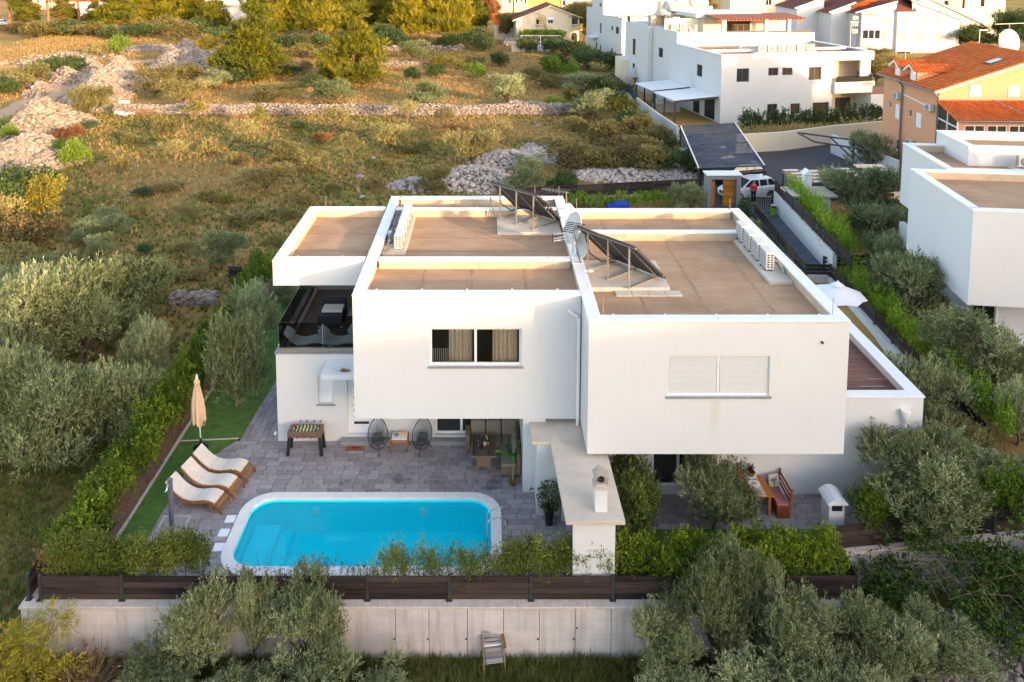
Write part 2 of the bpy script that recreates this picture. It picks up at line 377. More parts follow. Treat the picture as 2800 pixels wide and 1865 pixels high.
M['pine'] = leafmat('pine_needle', (.040, .062, .006), (.155, .158, .010), (.42, .33, .026), 0.18)
M['rust_leaf'] = leafmat('rust_leaf', (.10, .045, .018), (.25, .11, .035), (.42, .20, .06), 0.2)
M['yellow_leaf'] = leafmat('yellow_leaf', (.11, .105, .016), (.24, .20, .028), (.44, .36, .06), 0.22)
M['drygrass'] = leafmat('dry_grass_blade', (.25, .15, .050), (.44, .285, .10), (.62, .43, .17), 0.25)
M['greengrass'] = leafmat('green_grass_blade', (0.056, 0.088, 0.016), (0.136, 0.176, 0.035), (0.304, 0.304, 0.080), .3)
M['bark'] = simple('bark', (.13, .095, .065), .95, 0, .3, 8, bump=.5, bscale=30); M['pine_bark'] = simple('pine_bark', (.25, .12, .06), .95, 0, .3, 6)
M['dry_twig'] = simple('dry_twig', (.22, .14, .09), .95, 0, .3, 8)
M['car_white'] = simple('white_car_paint', (.78, .78, .78), .2, 0, .02, 1, spec=.6); M['car_dark'] = simple('dark_car_paint', (.02, .024, .03), .2, 0, .05, 1, spec=.6)
M['red'] = simple('red_cloth', (.55, .015, .02), .8, 0, .12, 12); M['skin'] = simple('skin', (.50, .27, .17), .6, 0, .08, 12); M['hair'] = simple('brown_hair', (.20, .10, .05), .8, 0, .25, 25)
M['jeans'] = simple('black_trousers', (.012, .013, .018), .9, 0, .2, 12); M['orange_shoe'] = simple('orange_shoe', (.65, .14, .04), .7)
M['solar'] = simple('solar_collector', (.014, .014, .018), .18, 0, .2, 1.5, spec=.6); M['solar_back'] = simple('collector_back', (.035, .037, .042), .6, 0, .1, 2)
M['net'] = None
M['rust_scrub'] = leafmat('rusty_scrub_leaf', (0.074, 0.061, 0.024), (0.176, 0.128, 0.047), (0.324, 0.216, 0.081), .2)
M['dry'] = leafmat('dry_scrub_leaf', (0.176, 0.121, 0.054), (0.297, 0.203, 0.081), (0.432, 0.297, 0.135), .2); M['greenish'] = M['scrub']
M['darkhedge'] = leafmat('dark_hedge_leaf', (.030, .055, .010), (.10, .14, .025), (.25, .29, .06), 0.2)
M['scrub_hedge'] = leafmat('dull_hedge_leaf', (.035, .058, .010), (.155, .19, .028), (.36, .37, .07), 0.2)
M['bramble'] = leafmat('bramble_leaf', (.012, .032, .005), (.045, .085, .010), (.13, .20, .025), 0.18)
M['verge'] = leafmat('verge_blade', (.025, .045, .006), (.075, .10, .016), (.20, .20, .05), 0.22)
M['willow'] = leafmat('willow_leaf', (.17, .16, .012), (.38, .32, .03), (.62, .46, .05), .22)
M['shutter_grey'] = simple('pale_shutter', (.44, .40, .35), .6, 0, .08, 3)
M['rock_pale'] = rock('pale_limestone', (.32, .265, .225), (.46, .39, .34), (.58, .50, .44)); M['shutter_white'] = simple('shutter_white', (.64, .63, .62), .5, 0, .03, 4); M['seam'] = simple('concrete_seam', (.22, .20, .18), .95)

# ================================================================ terrain
def sm01(t): t = np.clip(t, 0, 1); return t*t*(3-2*t)
def th(x, y):
    x = np.asarray(x, float); y = np.asarray(y, float)
    z = np.zeros(np.broadcast(x, y).shape)
    left = -1.40 + 1.36*sm01((y-19)/26)
    front = -1.45 - .05*np.clip(20.5-y, 0, 60)
    z = np.where(x < -13.0, left, z)
    z = np.where(y < 20.6, front, z)
    z = np.where((x >= -13.0) & (x < 15.4) & (y >= 20.6) & (y < 36.3), -1.75, z)
    z = np.where((x >= -13.0) & (x < 15.4) & (y >= 36.3), -.05, z)
    right = -1.2 + 1.15*sm01((y-20)/9)
    z = np.where((x >= 15.4) & (y >= 20.6), np.minimum(right, -.05), z)
    z = np.where((x >= 14.6) & (x < 18.35) & (y >= 24) & (y < 43), -1.0, z)
    z = np.where((x >= 10.6) & (y >= 20.6) & (y < 23.0), -1.2, z)
    n = .10*np.sin(x*.31+1.3)*np.cos(y*.27) + .06*np.sin(x*.9+y*.7)
    fld = ((x < 14) & (y > 44)) | (x < -13.6)
    z = z + np.where(fld, n - .05, -.02)
    return z
def axis(segs):
    out = []
    for a, b, st in segs: out += list(np.arange(a, b, st))
    return np.array(out + [segs[-1][1]])
gx = axis([(-700,-120,40),(-120,-50,2.5),(-50,-20,.8),(-20,20,.5),(20,50,1.0),(50,140,5),(140,700,40)])
gy = axis([(-60,10,5),(10,16,.6),(16,48,.5),(48,110,1.0),(110,200,4),(200,1200,50)])
X, Y = np.meshgrid(gx, gy); Z = th(X, Y)
nx, ny = len(gx), len(gy); V = np.stack([X, Y, Z], -1).reshape(-1, 3)
F = [(j*nx+i, j*nx+i+1, (j+1)*nx+i+1, (j+1)*nx+i) for j in range(ny-1) for i in range(nx-1)]
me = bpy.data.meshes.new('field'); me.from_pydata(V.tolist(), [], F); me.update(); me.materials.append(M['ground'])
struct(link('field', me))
# unseen rise added behind the viewpoint to keep low sun off the near gardens
sx, cx_ = math.sin(R(SUN_AZ)), math.cos(R(SUN_AZ)); mb = MB(); rows = []
ts = np.arange(-260, 261, 4.0); ss = [-46, -56, -70, -80, -90, -120, -170, -240]; hh = [-3, 3, 17, 22.5, 22.6, 21, 12, -3]
for s_, h_ in zip(ss, hh):
    for t_ in ts:
        x = -sx*s_ + cx_*t_; y = cx_*s_ + sx*t_; k = .22*math.sin(t_*.05+s_*.1)+.15*math.sin(t_*.17+2+s_*.3)
        edge = max(0, 1-max(0, abs(t_)-180)/80); mb.v.append((x, y, -3 + (h_+3)*edge + (k if h_ > 0 else 0)))
nt_ = len(ts)
for i in range(len(ss)-1):
    for j in range(nt_-1): mb.f.append((i*nt_+j, i*nt_+j+1, (i+1)*nt_+j+1, (i+1)*nt_+j))
struct(mb.build('shade_hill', M['ground'], smooth='all'))

sg = MB(); sg.quad((14.65,24.2,-.95),(18.3,27,-.95),(18.9,42.8,-.95),(14.65,42.8,-.95)); struct(sg.build('side_garden_lawn', M['grass_turf']))
# dirt road on the left
def ribbon(name, pts, wd, mat, z=.03, sub=8):
    P = [Vector((p[0], p[1])) for p in pts]; m = MB(); C_ = []
    for i in range(len(P)-1):
        for k in range(sub): C_.append(P[i].lerp(P[i+1], k/sub))
    C_.append(P[-1]); prev = None
    for i, p in enumerate(C_):
        d = (C_[min(i+1, len(C_)-1)] - C_[max(i-1, 0)]).normalized(); n = Vector((-d.y, d.x)); w_ = wd*(1+.12*math.sin(i*1.7))
        row = [p + n*w_*q for q in (-.5,-.2,.2,.5)]; row = [(q.x, q.y, float(th(q.x, q.y)) + z*(1 if 0 < k < 3 else .35) + .02*math.sin(i*.9+k)) for k, q in enumerate(row)]
        if prev:
            for k in range(3): m.quad(prev[k], prev[k+1], row[k+1], row[k])
        prev = row
    return struct(m.build(name, mat, smooth='all'))
ribbon('dirt_road', [(-47.88, 73.58, 0.00),(-52.51, 85.31, 0.00),(-56.52, 99.19, 0.00),(-59.91, 112.99, 0.00),(-63.09, 127.07, 0.00),(-61.06, 136.63, 0.00),(-56.69, 137.78, 0.00),(-53.59, 142.57, 0.00),(-50.97, 156.13, 0.00)], 4.4, M['road'], .16)
ribbon('dirt_track', [(-82.00, 129.59, 0.00),(-76.42, 132.21, 0.00),(-72.68, 138.94, 0.00),(-69.66, 147.04, 0.00)], 3.0, M['road'], .08)

# ================================================================ stones
ICO = None
def ico():
    bm_v = []; t = (1+5**.5)/2
    for a in (-1, 1):
        for b in (-t, t): bm_v += [(a,b,0),(0,a,b),(b,0,a)]
    v = np.array(bm_v); v /= np.linalg.norm(v[0]); from itertools import combinations
    d = np.linalg.norm(v[:,None]-v[None], axis=-1); e = d[d > .01].min()*1.05; f = []
    for c in combinations(range(12), 3):
        if all(d[i,j] < e for i, j in combinations(c, 2)):
            n = np.cross(v[c[1]]-v[c[0]], v[c[2]]-v[c[0]]); f.append(c if n.dot(v[c[0]]) > 0 else (c[0],c[2],c[1]))
    return v, np.array(f)
IV, IF = ico()
def rockv(flat=.7):
    v = IV * RNG.uniform(.72, 1.18, (12,1)); v = v * np.array([1, RNG.uniform(.65,1), flat*RNG.uniform(.7,1.1)]); return v
ROCKM = {}
def rockmeshes(mat):
    if mat.name not in ROCKM:
        L = []
        for i in range(10):
            me = bpy.data.meshes.new('stone'); me.from_pydata(rockv().tolist(), [], IF.tolist()); me.update(); me.materials.append(mat); L.append(me)
        ROCKM[mat.name] = L
    return ROCKM[mat.name]
def stones(root, P, mat, limit=300, name='stone'):
    # P: (x,y,z,size) sorted so that those that show largest come first
    P = sorted(P, key=lambda p: -p[3]/max(8, p[1])); ms = rockmeshes(mat)
    for p in P[:limit]:
        o = bpy.data.objects.new(name, random.choice(ms)); COL.objects.link(o); o.location = p[:3]; o.rotation_euler = (random.uniform(-.5,.5), random.uniform(-.5,.5), random.uniform(0,6.3)); o.scale = (p[3],)*3
        o.parent = root; o.matrix_parent_inverse = pm(root).inverted()
    rest = P[limit:]
    if rest:
        n = len(rest); A = np.array(rest); base = [rockv() for _ in range(24)]; Vs = []; 
        for i in range(n):
            v = base[i % 24]*A[i,3]; a = RNG.uniform(0,6.28); c, s = math.cos(a), math.sin(a); v = np.stack([v[:,0]*c-v[:,1]*s, v[:,0]*s+v[:,1]*c, v[:,2]], -1)
            Vs.append((v + A[i,:3])[IF].reshape(-1,3))
        o = link(name, fast_mesh('stones_rest', np.concatenate(Vs), 3, mat, np.repeat(RNG.random(n), len(IF))), root); o['kind'] = 'stuff'; o.matrix_parent_inverse = pm(root).inverted()
def heap(label, mounds, n, smin, smax, mat, name='rubble_heap', cat='rubble heap'):
    # mounds: (x, y, rx, ry, rot, h)
    def hz(x, y):
        z = 0
        for mx, my, rx, ry, ro, h in mounds:
            dx, dy = x-mx, y-my; c, s = math.cos(ro), math.sin(ro); u, v = (dx*c+dy*s)/rx, (-dx*s+dy*c)/ry; d = math.hypot(u, v)
            if d < 1: z = max(z, h*(1-d)**.85*(1+.12*math.sin(x*1.1+y*.8)))
        return z
    x0, y0 = mounds[0][0], mounds[0][1]
    t = thing(name, label, cat, (x0, y0, float(th(x0, y0))))
    xs = [m[0] for m in mounds]; ys = [m[1] for m in mounds]; rr = max(max(m[2], m[3]) for m in mounds)
    gx_ = np.linspace(min(xs)-rr, max(xs)+rr, 46); gy_ = np.linspace(min(ys)-rr, max(ys)+rr, 46); m = MB(); idx = {}
    for j, y in enumerate(gy_):
        for i, x in enumerate(gx_): z = hz(x, y); m.v.append((x, y, float(th(x, y)) + (z - .12 if z > 0 else -.3) + random.uniform(-.05,.05)))
    for j in range(45):
        for i in range(45):
            if max(hz(gx_[i+a], gy_[j+b]) for a in (0,1) for b in (0,1)) > 0: m.f.append((j*46+i, j*46+i+1, (j+1)*46+i+1, (j+1)*46+i))
    m.build('mound', M['rubble_bed'], t)
    P = []
    while len(P) < n:
        mx, my, rx, ry, ro, h = random.choices(mounds, [q[2]*q[3] for q in mounds])[0]; a = random.uniform(0, 6.3); d = math.sqrt(random.random())*1.04; u, v = d*math.cos(a)*rx, d*math.sin(a)*ry
        x, y = mx + u*math.cos(ro) - v*math.sin(ro), my + u*math.sin(ro) + v*math.cos(ro); s = smin + (smax-smin)*random.random()**2.2; z = hz(x, y)
        P.append((x, y, float(th(x, y)) + z + s*.05, s))
    stones(t, P, mat); return t
heap('largest long rubble heap beside the dirt road, ridge lit golden', [(*(-51.34, 109.94, 0.00)[:2], 4.9, 9.0, R(12), 4.2), (*(-50.14, 102.32, 0.00)[:2], 4.0, 8.0, R(20), 2.8), (*(-49.02, 95.11, 0.00)[:2], 3.0, 5.5, R(25), 1.5)], 4200, .14, .46, M['rock'])
heap('rubble heap at the left edge with red and yellow shrubs at its foot', [(*(-46.60, 83.76, 0.00)[:2], 4.8, 6.2, R(15), 3.3), (*(-41.72, 71.44, 0.00)[:2], 3.6, 4.2, R(10), 2.3), (*(-38.16, 68.38, 0.00)[:2], 2.6, 3.0, 0, 1.0), (*(-41.15, 67.37, 0.00)[:2], 2.8, 3, 0, 1.5)], 4600, .11, .40, M['rock'])
heap('pointed far rubble heap left of the big pine', [(*(-50.29, 133.29, 0.00)[:2], 5.0, 8.0, R(-8), 3.9), (*(-45.62, 127.07, 0.00)[:2], 3.0, 6, 0, 1.6)], 1800, .2, .55, M['rock_grey'])
heap('low rubble bank along the far side of the dirt road', [(*(-60.61, 107.04, 0.00)[:2], 1.8, 7, R(28), 1.1), (*(-62.91, 118.76, 0.00)[:2], 2.2, 10, R(30), 1.4), (*(-64.68, 129.59, 0.00)[:2], 2.2, 10, R(30), 1.2)], 1300, .15, .45, M['rock'], 'rubble_bank', 'rubble bank')
heap('flat pale strip of rubble across the upper left field', [(*(-76.92, 134.38, 0.00)[:2], 8, 4, 0, .45), (*(-74.28, 145.09, 0.00)[:2], 9, 6, 0, .6), (*(-67.11, 156.13, 0.00)[:2], 8, 7, 0, .7)], 900, .15, .5, M['rock'], 'rubble_strip', 'rubble strip')
heap('sprawling pale rubble behind the house roof left of the dark scrub', [(*(-1.23, 63.72, 0.00)[:2], 3.4, 3.8, R(10), .9), (*(1.72, 69.27, 0.00)[:2], 3.2, 4.5, R(-30), .7), (*(-5.51, 62.10, 0.00)[:2], 2.3, 2.0, 0, .5), (*(4.79, 72.42, 0.00)[:2], 2.0, 4, 0, .5)], 2600, .07, .30, M['rock_pale'])
heap('pale rubble between the dark scrub and the board fence', [(*(11.51, 65.03, 0.00)[:2], 4.2, 3.2, 0, .55), (*(15.23, 65.57, 0.00)[:2], 2.2, 3.0, 0, .4), (*(8.89, 65.57, 0.00)[:2], 2.0, 2.2, 0, .45)], 2000, .07, .30, M['rock_pale'])
heap('grey rubble heap in the bottom right corner below the brambles', [(*(13.83, 20.30, -1.50)[:2], 1.9, 1.5, R(-10), .75), (*(12.20, 19.76, -1.50)[:2], 1.5, 1.1, 0, .35), (*(15.46, 20.58, -1.50)[:2], 1.6, 1.5, 0, .9)], 1150, .03, .165, M['rock_grey'])
# dry stone walls
def stonewall(label, pts, h, wd, s, per_m, mat, z0=0):
    t = thing('dry_stone_wall', label, 'stone wall', (pts[0][0], pts[0][1], 0)); P = []; core = MB()
    for a, b in zip(pts[:-1], pts[1:]):
        a, b = Vector(a[:2]), Vector(b[:2]); L = (b-a).length; d = (b-a)/L; n = Vector((-d.y, d.x))
        core.fr((*(a-n*wd*.4), z0-.2), (d.x*L, d.y*L, 0), (n.x*wd*.8, n.y*wd*.8, 0), (0,0,h*.9+.2))
        for i in range(int(L*per_m)):
            q = random.random(); w_ = random.random(); p = a + d*random.random()*L; sz = s*random.uniform(.7,1.3)
            if w_ < .62: off, z = -wd*.45, random.random()*h
            else: off, z = random.uniform(-.5,.5)*wd, h + random.uniform(-.05,.10)
            p = p + n*off; zz = z0 + z*(1+.08*math.sin(p.x*.7)); P.append((p.x, p.y, zz, sz))
    core.build('core', M['rubble_bed'], t); stones(t, P, mat); return t
stonewall('long pale dry stone wall crossing the field', [(-42.77, 90.84, 0.00),(-24.93, 90.84, 0.00),(-10.91, 90.33, 0.00),(8.48, 90.84, 0.00)], 1.0, .7, .19, 46, M['rock_grey'])
stonewall('short tumbled stone wall by the upper end of the left hedge', [(-16.55, 40.53, -0.30),(-14.19, 40.64, -0.30)], .55, .6, .17, 60, M['rock_grey'], -.3)
stonewall('low broken stone wall behind the second pine', [(-18.02, 132.21, 0.00),(-9.69, 131.68, 0.00)], .55, .6, .22, 22, M['rock_grey'])
stonewall('far low stone wall in front of the pine wood', [(-21.68, 153.22, 0.00),(-4.61, 153.94, 0.00)], .8, .7, .25, 20, M['rock_grey'])
stonewall('low rubble wall at the right end of the field before the bushes', [(2.99, 94.01, 0.00),(5.85, 92.66, 0.00),(10.59, 91.87, 0.00)], .8, 1.0, .26, 40, M['rock_grey'])
for i, (p, s, lb) in enumerate([((-26.52, 57.68, 0.00), .33, 'lone grey boulder in the grass near the left bushes'), ((-23.84, 258.98, 0.00), .5, 'pale boulder by the far left pines'), ((-10.56, 64.90, 0.00), .62, 'large grey boulder in the field above the house roof'), ((-9.36, 58.54, 0.00), .4, 'boulder in the grass just above the left roof'), ((-10.24, 70.81, 0.00), .55, 'flat pale boulder in the middle of the field'), ((-7.00, 69.27, 0.00), .4, 'small grey boulder right of the flat boulder'), ((-20.76, 52.49, 0.00), .3, 'small boulder left of the bushy olive in the field'), ((-17.55, 58.11, 0.00), .3, 'small pale boulder right of the scrub in the field'), ((-16.90, 55.06, 0.00), .32, 'grey stone below the small pale boulder'), ((5.37, 84.20, 0.00), .6, 'pale boulder at the edge of the right scrub'), ((-25.77, 111.44, 0.00), .5, 'two toned boulder in the dry grass by the pine'), ((5.57, 96.82, 0.00), .75, 'tall grey boulder at the right end of the stone wall'), ((-23.53, 102.32, 0.00), .45, 'pale boulder in the golden grass left of the round olive')]):
    o = bpy.data.objects.new('boulder', rockmeshes(M['rock_grey'])[i % 10]); COL.objects.link(o); s *= .72; o.location = (p[0], p[1], float(th(p[0], p[1]))+s*.2); o.scale = (s,s,s*.9); o.rotation_euler = (0,0,i*1.1); tag(o, lb, 'boulder')
# junk pile by the stone wall
def slabthing(name, label, cat, c, ax, L, W, T, mat, tilt=0):
    m = MB(); a = R(ax); u = Vector((math.cos(a), math.sin(a), 0)); v = Vector((-math.sin(a)*math.cos(tilt), math.cos(a)*math.cos(tilt), math.sin(tilt))); m.fr(Vector(c)-u*L/2-v*W/2, u*L, v*W, u.cross(v)*T); return tag(m.build(name, mat), label, cat)
g0 = (-41.84, 91.87, 0.00); slabthing('cardboard_sheet', 'orange brown board leaning on the left end of the stone wall', 'board', (g0[0], g0[1]-.6, .75), 5, 1.2, 1.5, .05, M['cream'], R(62))
g0 = (-40.53, 90.84, 0.00); slabthing('white_board', 'white board leaning next to the brown board', 'board', (g0[0], g0[1]-.3, .4), -12, 1.1, 1.2, .05, M['pvc'], R(40))
g0 = (-42.01, 90.58, 0.00); slabthing('white_sack', 'white sack on the ground before the brown board', 'sack', (g0[0], g0[1], .15), 10, 1.0, .5, .25, M['pvc'])
g0 = (-41.13, 89.83, 0.00); slabthing('white_sack', 'second white sack lying nearer to the leaning board', 'sack', (g0[0], g0[1]-.3, .15), -20, .9, .5, .2, M['pvc'])
g0 = (-36.40, 91.87, 0.00)
for i in range(4): slabthing('white_plank', 'white plank in the scrap by the stone wall, %s of four' % ['first','second','third','last'][i], 'plank', (g0[0]+i*.25, g0[1]-.8-i*.25, .35), -22-i*3, 2.0, .2, .04, M['pvc'])['group'] = 'white planks in the scrap pile'
g0 = (-38.89, 90.84, 0.00); t = thing('branch_pile', 'pile of dry brown branches between the white boards', 'branch pile', (g0[0], g0[1], 0)); m = MB()
for i in range(70): a = random.uniform(-.5,.5); L = random.uniform(1,2.4); x, y = g0[0]+random.uniform(-1.3,1.3), g0[1]+random.uniform(-.7,.5); m.bar((x-L/2*math.cos(a), y-L/2*math.sin(a), random.uniform(.1,.7)), (x+L/2*math.cos(a), y+L/2*math.sin(a), random.uniform(.1,.8)), .05)
m.build('branch', M['dry_twig'], t)['kind'] = 'stuff'

# ================================================================ building helpers
ZZ = Vector((0,0,1))
def win(par, o, u, n, a, b, c, d, dep=.14, nm=1, fw=.06, fmat='pvc', pane='pane', sill=None, name='window', bars_z=()):
    o, u, n = Vector(o), Vector(u).normalized(), Vector(n).normalized(); m = MB()
    def bx(mb, a0, a1, c0, c1, k0, k1): mb.fr(o + u*a0 + ZZ*c0 - n*k1, u*(a1-a0), n*(k1-k0), ZZ*(c1-c0))
    k0, k1 = dep-.05, dep+.01
    bx(m, a, b, c, c+fw, k0, k1); bx(m, a, b, d-fw, d, k0, k1); bx(m, a, a+fw, c+fw, d-fw, k0, k1); bx(m, b-fw, b, c+fw, d-fw, k0, k1)
    for i in range(1, nm):
        q = a + (b-a)*i/nm; bx(m, q-fw*.6, q+fw*.6, c+fw, d-fw, k0-.005, k1)
    for z in bars_z: bx(m, a+fw, b-fw, z-fw*.5, z+fw*.5, k0-.003, k1)
    w = m.build(name, M[fmat], par)
    p = MB(); p.quad(*[tuple(o + u*x + ZZ*z - n*(dep-.02)) for x, z in ((a+.02,c+.02),(b-.02,c+.02),(b-.02,d-.02),(a+.02,d-.02))]); p.build('pane', M[pane], w)
    if sill:
        s = MB(); bx(s, a-.07, b+.07, c-.06, c-.003, -.05, dep-.02); s.build('sill', M[sill], w)
    return w
def shutter(par, o, u, n, a, b, c, d, dep=.10, mat='pvc', step=.055, name='shutter'):
    o, u, n = Vector(o), Vector(u).normalized(), Vector(n).normalized(); m = MB(); k = max(3, int((d-c)/step))
    for i in range(k):
        z0 = c + (d-c)*i/k; z1 = c + (d-c)*(i+1)/k
        m.fr(o + u*a + ZZ*(z0+.006) - n*dep, u*(b-a), n*.012, ZZ*(z1-z0-.012))
    m.fr(o + u*a + ZZ*c - n*(dep+.012), u*(b-a), n*.012, ZZ*(d-c))
    return m.build(name, M[mat], par)
def shell(m, x0, x1, y0, y1, z0, z1, ops=(), dep=.14, top=True):
    m.facade((x0,y0,z0), (1,0,0), (0,-1,0), x1-x0, z1-z0, [(a-x0,b-x0,c-z0,d-z0) for a,b,c,d in ops], dep)
    m.quad((x1,y0,z0),(x1,y1,z0),(x1,y1,z1),(x1,y0,z1)); m.quad((x0,y1,z0),(x0,y0,z0),(x0,y0,z1),(x0,y1,z1)); m.quad((x1,y1,z0),(x0,y1,z0),(x0,y1,z1),(x1,y1,z1))
    m.quad((x0,y1,z0),(x1,y1,z0),(x1,y0,z0),(x0,y0,z0))
    if top: m.quad((x0,y0,z1),(x1,y0,z1),(x1,y1,z1),(x0,y1,z1))

# ================================================================ the white house with the pool
HO = thing('modern_house', 'large white flat roofed house with stepped boxy upper floor behind the pool', 'house', (2.5, 29, 0))
ZR, ZT = 6.60, 6.93            # roof deck and parapet top
m = MB(); shell(m, -4.42, 3.08, 25.35, 36.25, 2.66, ZR, [(-1.90, 1.13, 4.50, 5.80)], .16); m.build('upper_wall', M['white'], HO)
m = MB(); shell(m, 3.10, 11.05, 23.47, 34.40, 2.64, ZR, [(5.55, 8.66, 4.53, 5.83)], .13); m.build('upper_wall', M['white'], HO)
m = MB(); m.box(-7.82, -4.44, 28.31, 34.65, 6.03, ZR); m.build('terrace_roof_slab', M['white'], HO)
# ground floor
m = MB(); shell(m, -7.80, 3.08, 28.30, 36.2, -.3, 3.40, [(-6.28, -5.70, 1.46, 2.56), (-5.20, -3.85, .24, 2.38), (-1.95, 1.0, .22, 2.45)], .22, False); m.build('ground_floor_wall', M['white'], HO)
m = MB(); shell(m, 3.12, 14.50, 25.33, 34.3, -.3, 3.20, [(5.53, 7.42, .24, 2.5)], .2, False); m.build('ground_floor_wall', M['white'], HO)
m = MB(); m.box(1.2, 1.95, 25.42, 28.29, -.2, 2.655); m.box(1.96, 3.09, 25.60, 28.28, -.2, 2.657); m.build('pillar_wall', M['white'], HO)
m = MB(); m.box(2.02, 2.78, 25.56, 25.595, .1, 2.3); m.box(2.80, 3.00, 25.57, 25.595, .1, 2.3); m.build('side_door', M['grey_metal'], HO)
# parapets, caps, decks
def parapet(x0, x1, y0, y1, t=.36):
    pass
pw = MB(); cp = MB(); clip = MB()
def seg(x0, x1, y0, y1, ov=.035):     # one straight parapet run and its cap
    pw.box(x0, x1, y0, y1, ZR-.02, ZT); cp.box(x0-ov, x1+ov, y0-ov, y1+ov, ZT-.05, ZT+.035)
T = .38
runs = [(-4.42,3.08,25.35,25.35+T), (-4.42,-4.42+T,25.35+T+.08,36.25), (-4.42+T+.08,3.02,28.40,28.72), (-4.42+T+.08,3.02,34.28,34.58), (-4.42+T+.08,3.10,36.25-T,36.25),
        (3.10,11.05,23.47,23.47+T), (3.10,3.10+T,23.47+T+.08,36.25), (3.10+T+.08,11.05-T-.08,34.40-T,34.40), (11.05-T,11.05,23.47+T+.08,34.40), (3.10+T+.08,11.05-T-.08,31.30,31.60),
        (-7.82,-4.51,28.31,28.31+T), (-7.82,-7.82+T,28.31+T+.08,34.65-T-.08), (-7.82,-4.51,34.65-T,34.65)]
for i, r_ in enumerate(runs):
    x0, x1, y0, y1 = r_; mb = MB(); mb.box(x0+.01, x1-.01, y0+.012, y1-.012, ZR-.02, ZT-.02); mb.build('parapet', M['upstand'], HO)
    mo = MB(); o = .008 + .001*i
    mo.box(x0-.02, x1+.02, y0-.02, y1+.02, ZT-.03+.0011*i, ZT+.03+.0017*i); mo.build('parapet_cap', M['cap'], HO, bev=.012)
    long_x = (x1-x0) > (y1-y0); L = max(x1-x0, y1-y0); k = int(L/1.35)
    for j in range(k):
        q = (j+.5)*L/k
        for inn in ((.05,) if i not in (0, 5, 10) else (y1-y0-.02,)):
            cx, cy = (x0+q, y0+inn) if long_x else ((x1-.03 if i in (1,6,11) else x0+.03), y0+q)
            clip.box(cx-.022, cx+.022, cy-.022, cy+.022, ZT+.03, ZT+.075)
    if L > 5:      # joints in the cap sheet
        for q in ([L*.5] if L < 9 else [L*.33, L*.68]):
            if long_x: clip.box(x0+q-.012, x0+q+.012, y0-.025, y1+.025, ZT+.03, ZT+.058)
            else: clip.box(x0-.025, x1+.025, y0+q-.012, y0+q+.012, ZT+.03, ZT+.058)
cl = clip.build('cap_clip', M['cap'], HO); cl['kind'] = 'stuff'
# white outer skin of parapets (outside faces continue the walls)
m = MB(); m.box(-4.42, 3.08, 25.35, 25.37, ZR, ZT-.04); m.box(3.10, 11.05, 23.47, 23.49, ZR, ZT-.04); m.box(-7.82, -4.44, 28.31, 28.33, ZR, ZT-.04); m.box(-7.82, -7.80, 28.33, 34.65, ZR, ZT-.04)
m.box(3.10, 3.115, 23.49, 25.35, ZR, ZT-.04); m.box(11.03, 11.05, 23.49, 34.4, ZR, ZT-.04); m.box(-4.42, -4.40, 25.37, 28.3, ZR, ZT-.04); m.build('parapet_skin', M['white'], HO)
for x0, x1, y0, y1 in [(-4.1,3.1,25.7,28.41),(-4.1,3.1,28.7,34.3),(-4.1,3.1,34.55,35.95),(3.45,10.7,23.8,31.31),(3.45,10.7,31.59,34.1),(-7.5,-4.42,28.6,34.3)]:
    m = MB(); m.quad((x0,y0,ZR+.01),(x1,y0,ZR+.01),(x1,y1,ZR+.01),(x0,y1,ZR+.01)); m.build('roof_deck', M['roof'], HO)
sm = MB()      # welded laps of the roofing felt and their nail plates
def lap(a, b, nails=True):
    a, b = Vector(a), Vector(b); d = (b-a); L = d.length; d /= L; s = Vector((-d.y, d.x))
    sm.fr((a.x, a.y, ZR+.008), (d.x*L, d.y*L, 0), (s.x*.10, s.y*.10, 0), (0,0,.009))
    if nails:
        k = int(L/.28)
        for j in range(k): p = a + d*(j+.5)*L/k + s*.2; sm.lathe([(.05, 0), (.02, .012)], 7, (p.x, p.y, ZR+.011))
for x in (-2.2, -.5, 1.4): lap((x, 25.75), (x, 28.38), x != 1.4)
for y in (30.1, 31.5, 32.8): lap((-3.0, y), (2.9, y), y == 31.5)
for x in (5.2, 7.2, 9.3): lap((x, 23.88), (x, 31.28), x > 6)
for x in (5.0, 6.8, 8.6): lap((x, 31.62), (x, 34.0), False)
for y in (30.2, 32.0): lap((-7.4, y), (-4.5, y), False)
so_ = sm.build('felt_lap', simple('felt_lap', (.33, .21, .12), .9, 0, .25, 4), HO); so_['kind'] = 'stuff'
# plinths under the roof equipment
m = MB(); m.box(-4.03, -3.14, 29.75, 34.2, ZR, ZR+.10); m.build('plinth', M['slab'], HO, bev=.01)
m = MB(); m.box(3.50, 6.24, 26.42, 28.9, ZR, ZR+.15); m.build('plinth', M['slab'], HO, bev=.01)
m = MB(); m.box(.42, 3.05, 32.0, 34.2, ZR, ZR+.13); m.build('plinth', M['slab'], HO, bev=.01)
m = MB(); m.box(9.85, 10.66, 27.0, 31.2, ZR, ZR+.12); m.build('plinth', M['slab'], HO, bev=.01)
for i in range(4):
    m = MB(); x = 4.35 + i*.56; m.box(x, x+.545, 26.0, 26.41, ZR+.01, ZR+.05); m.build('paving_slab', M['slab'], HO, bev=.008)
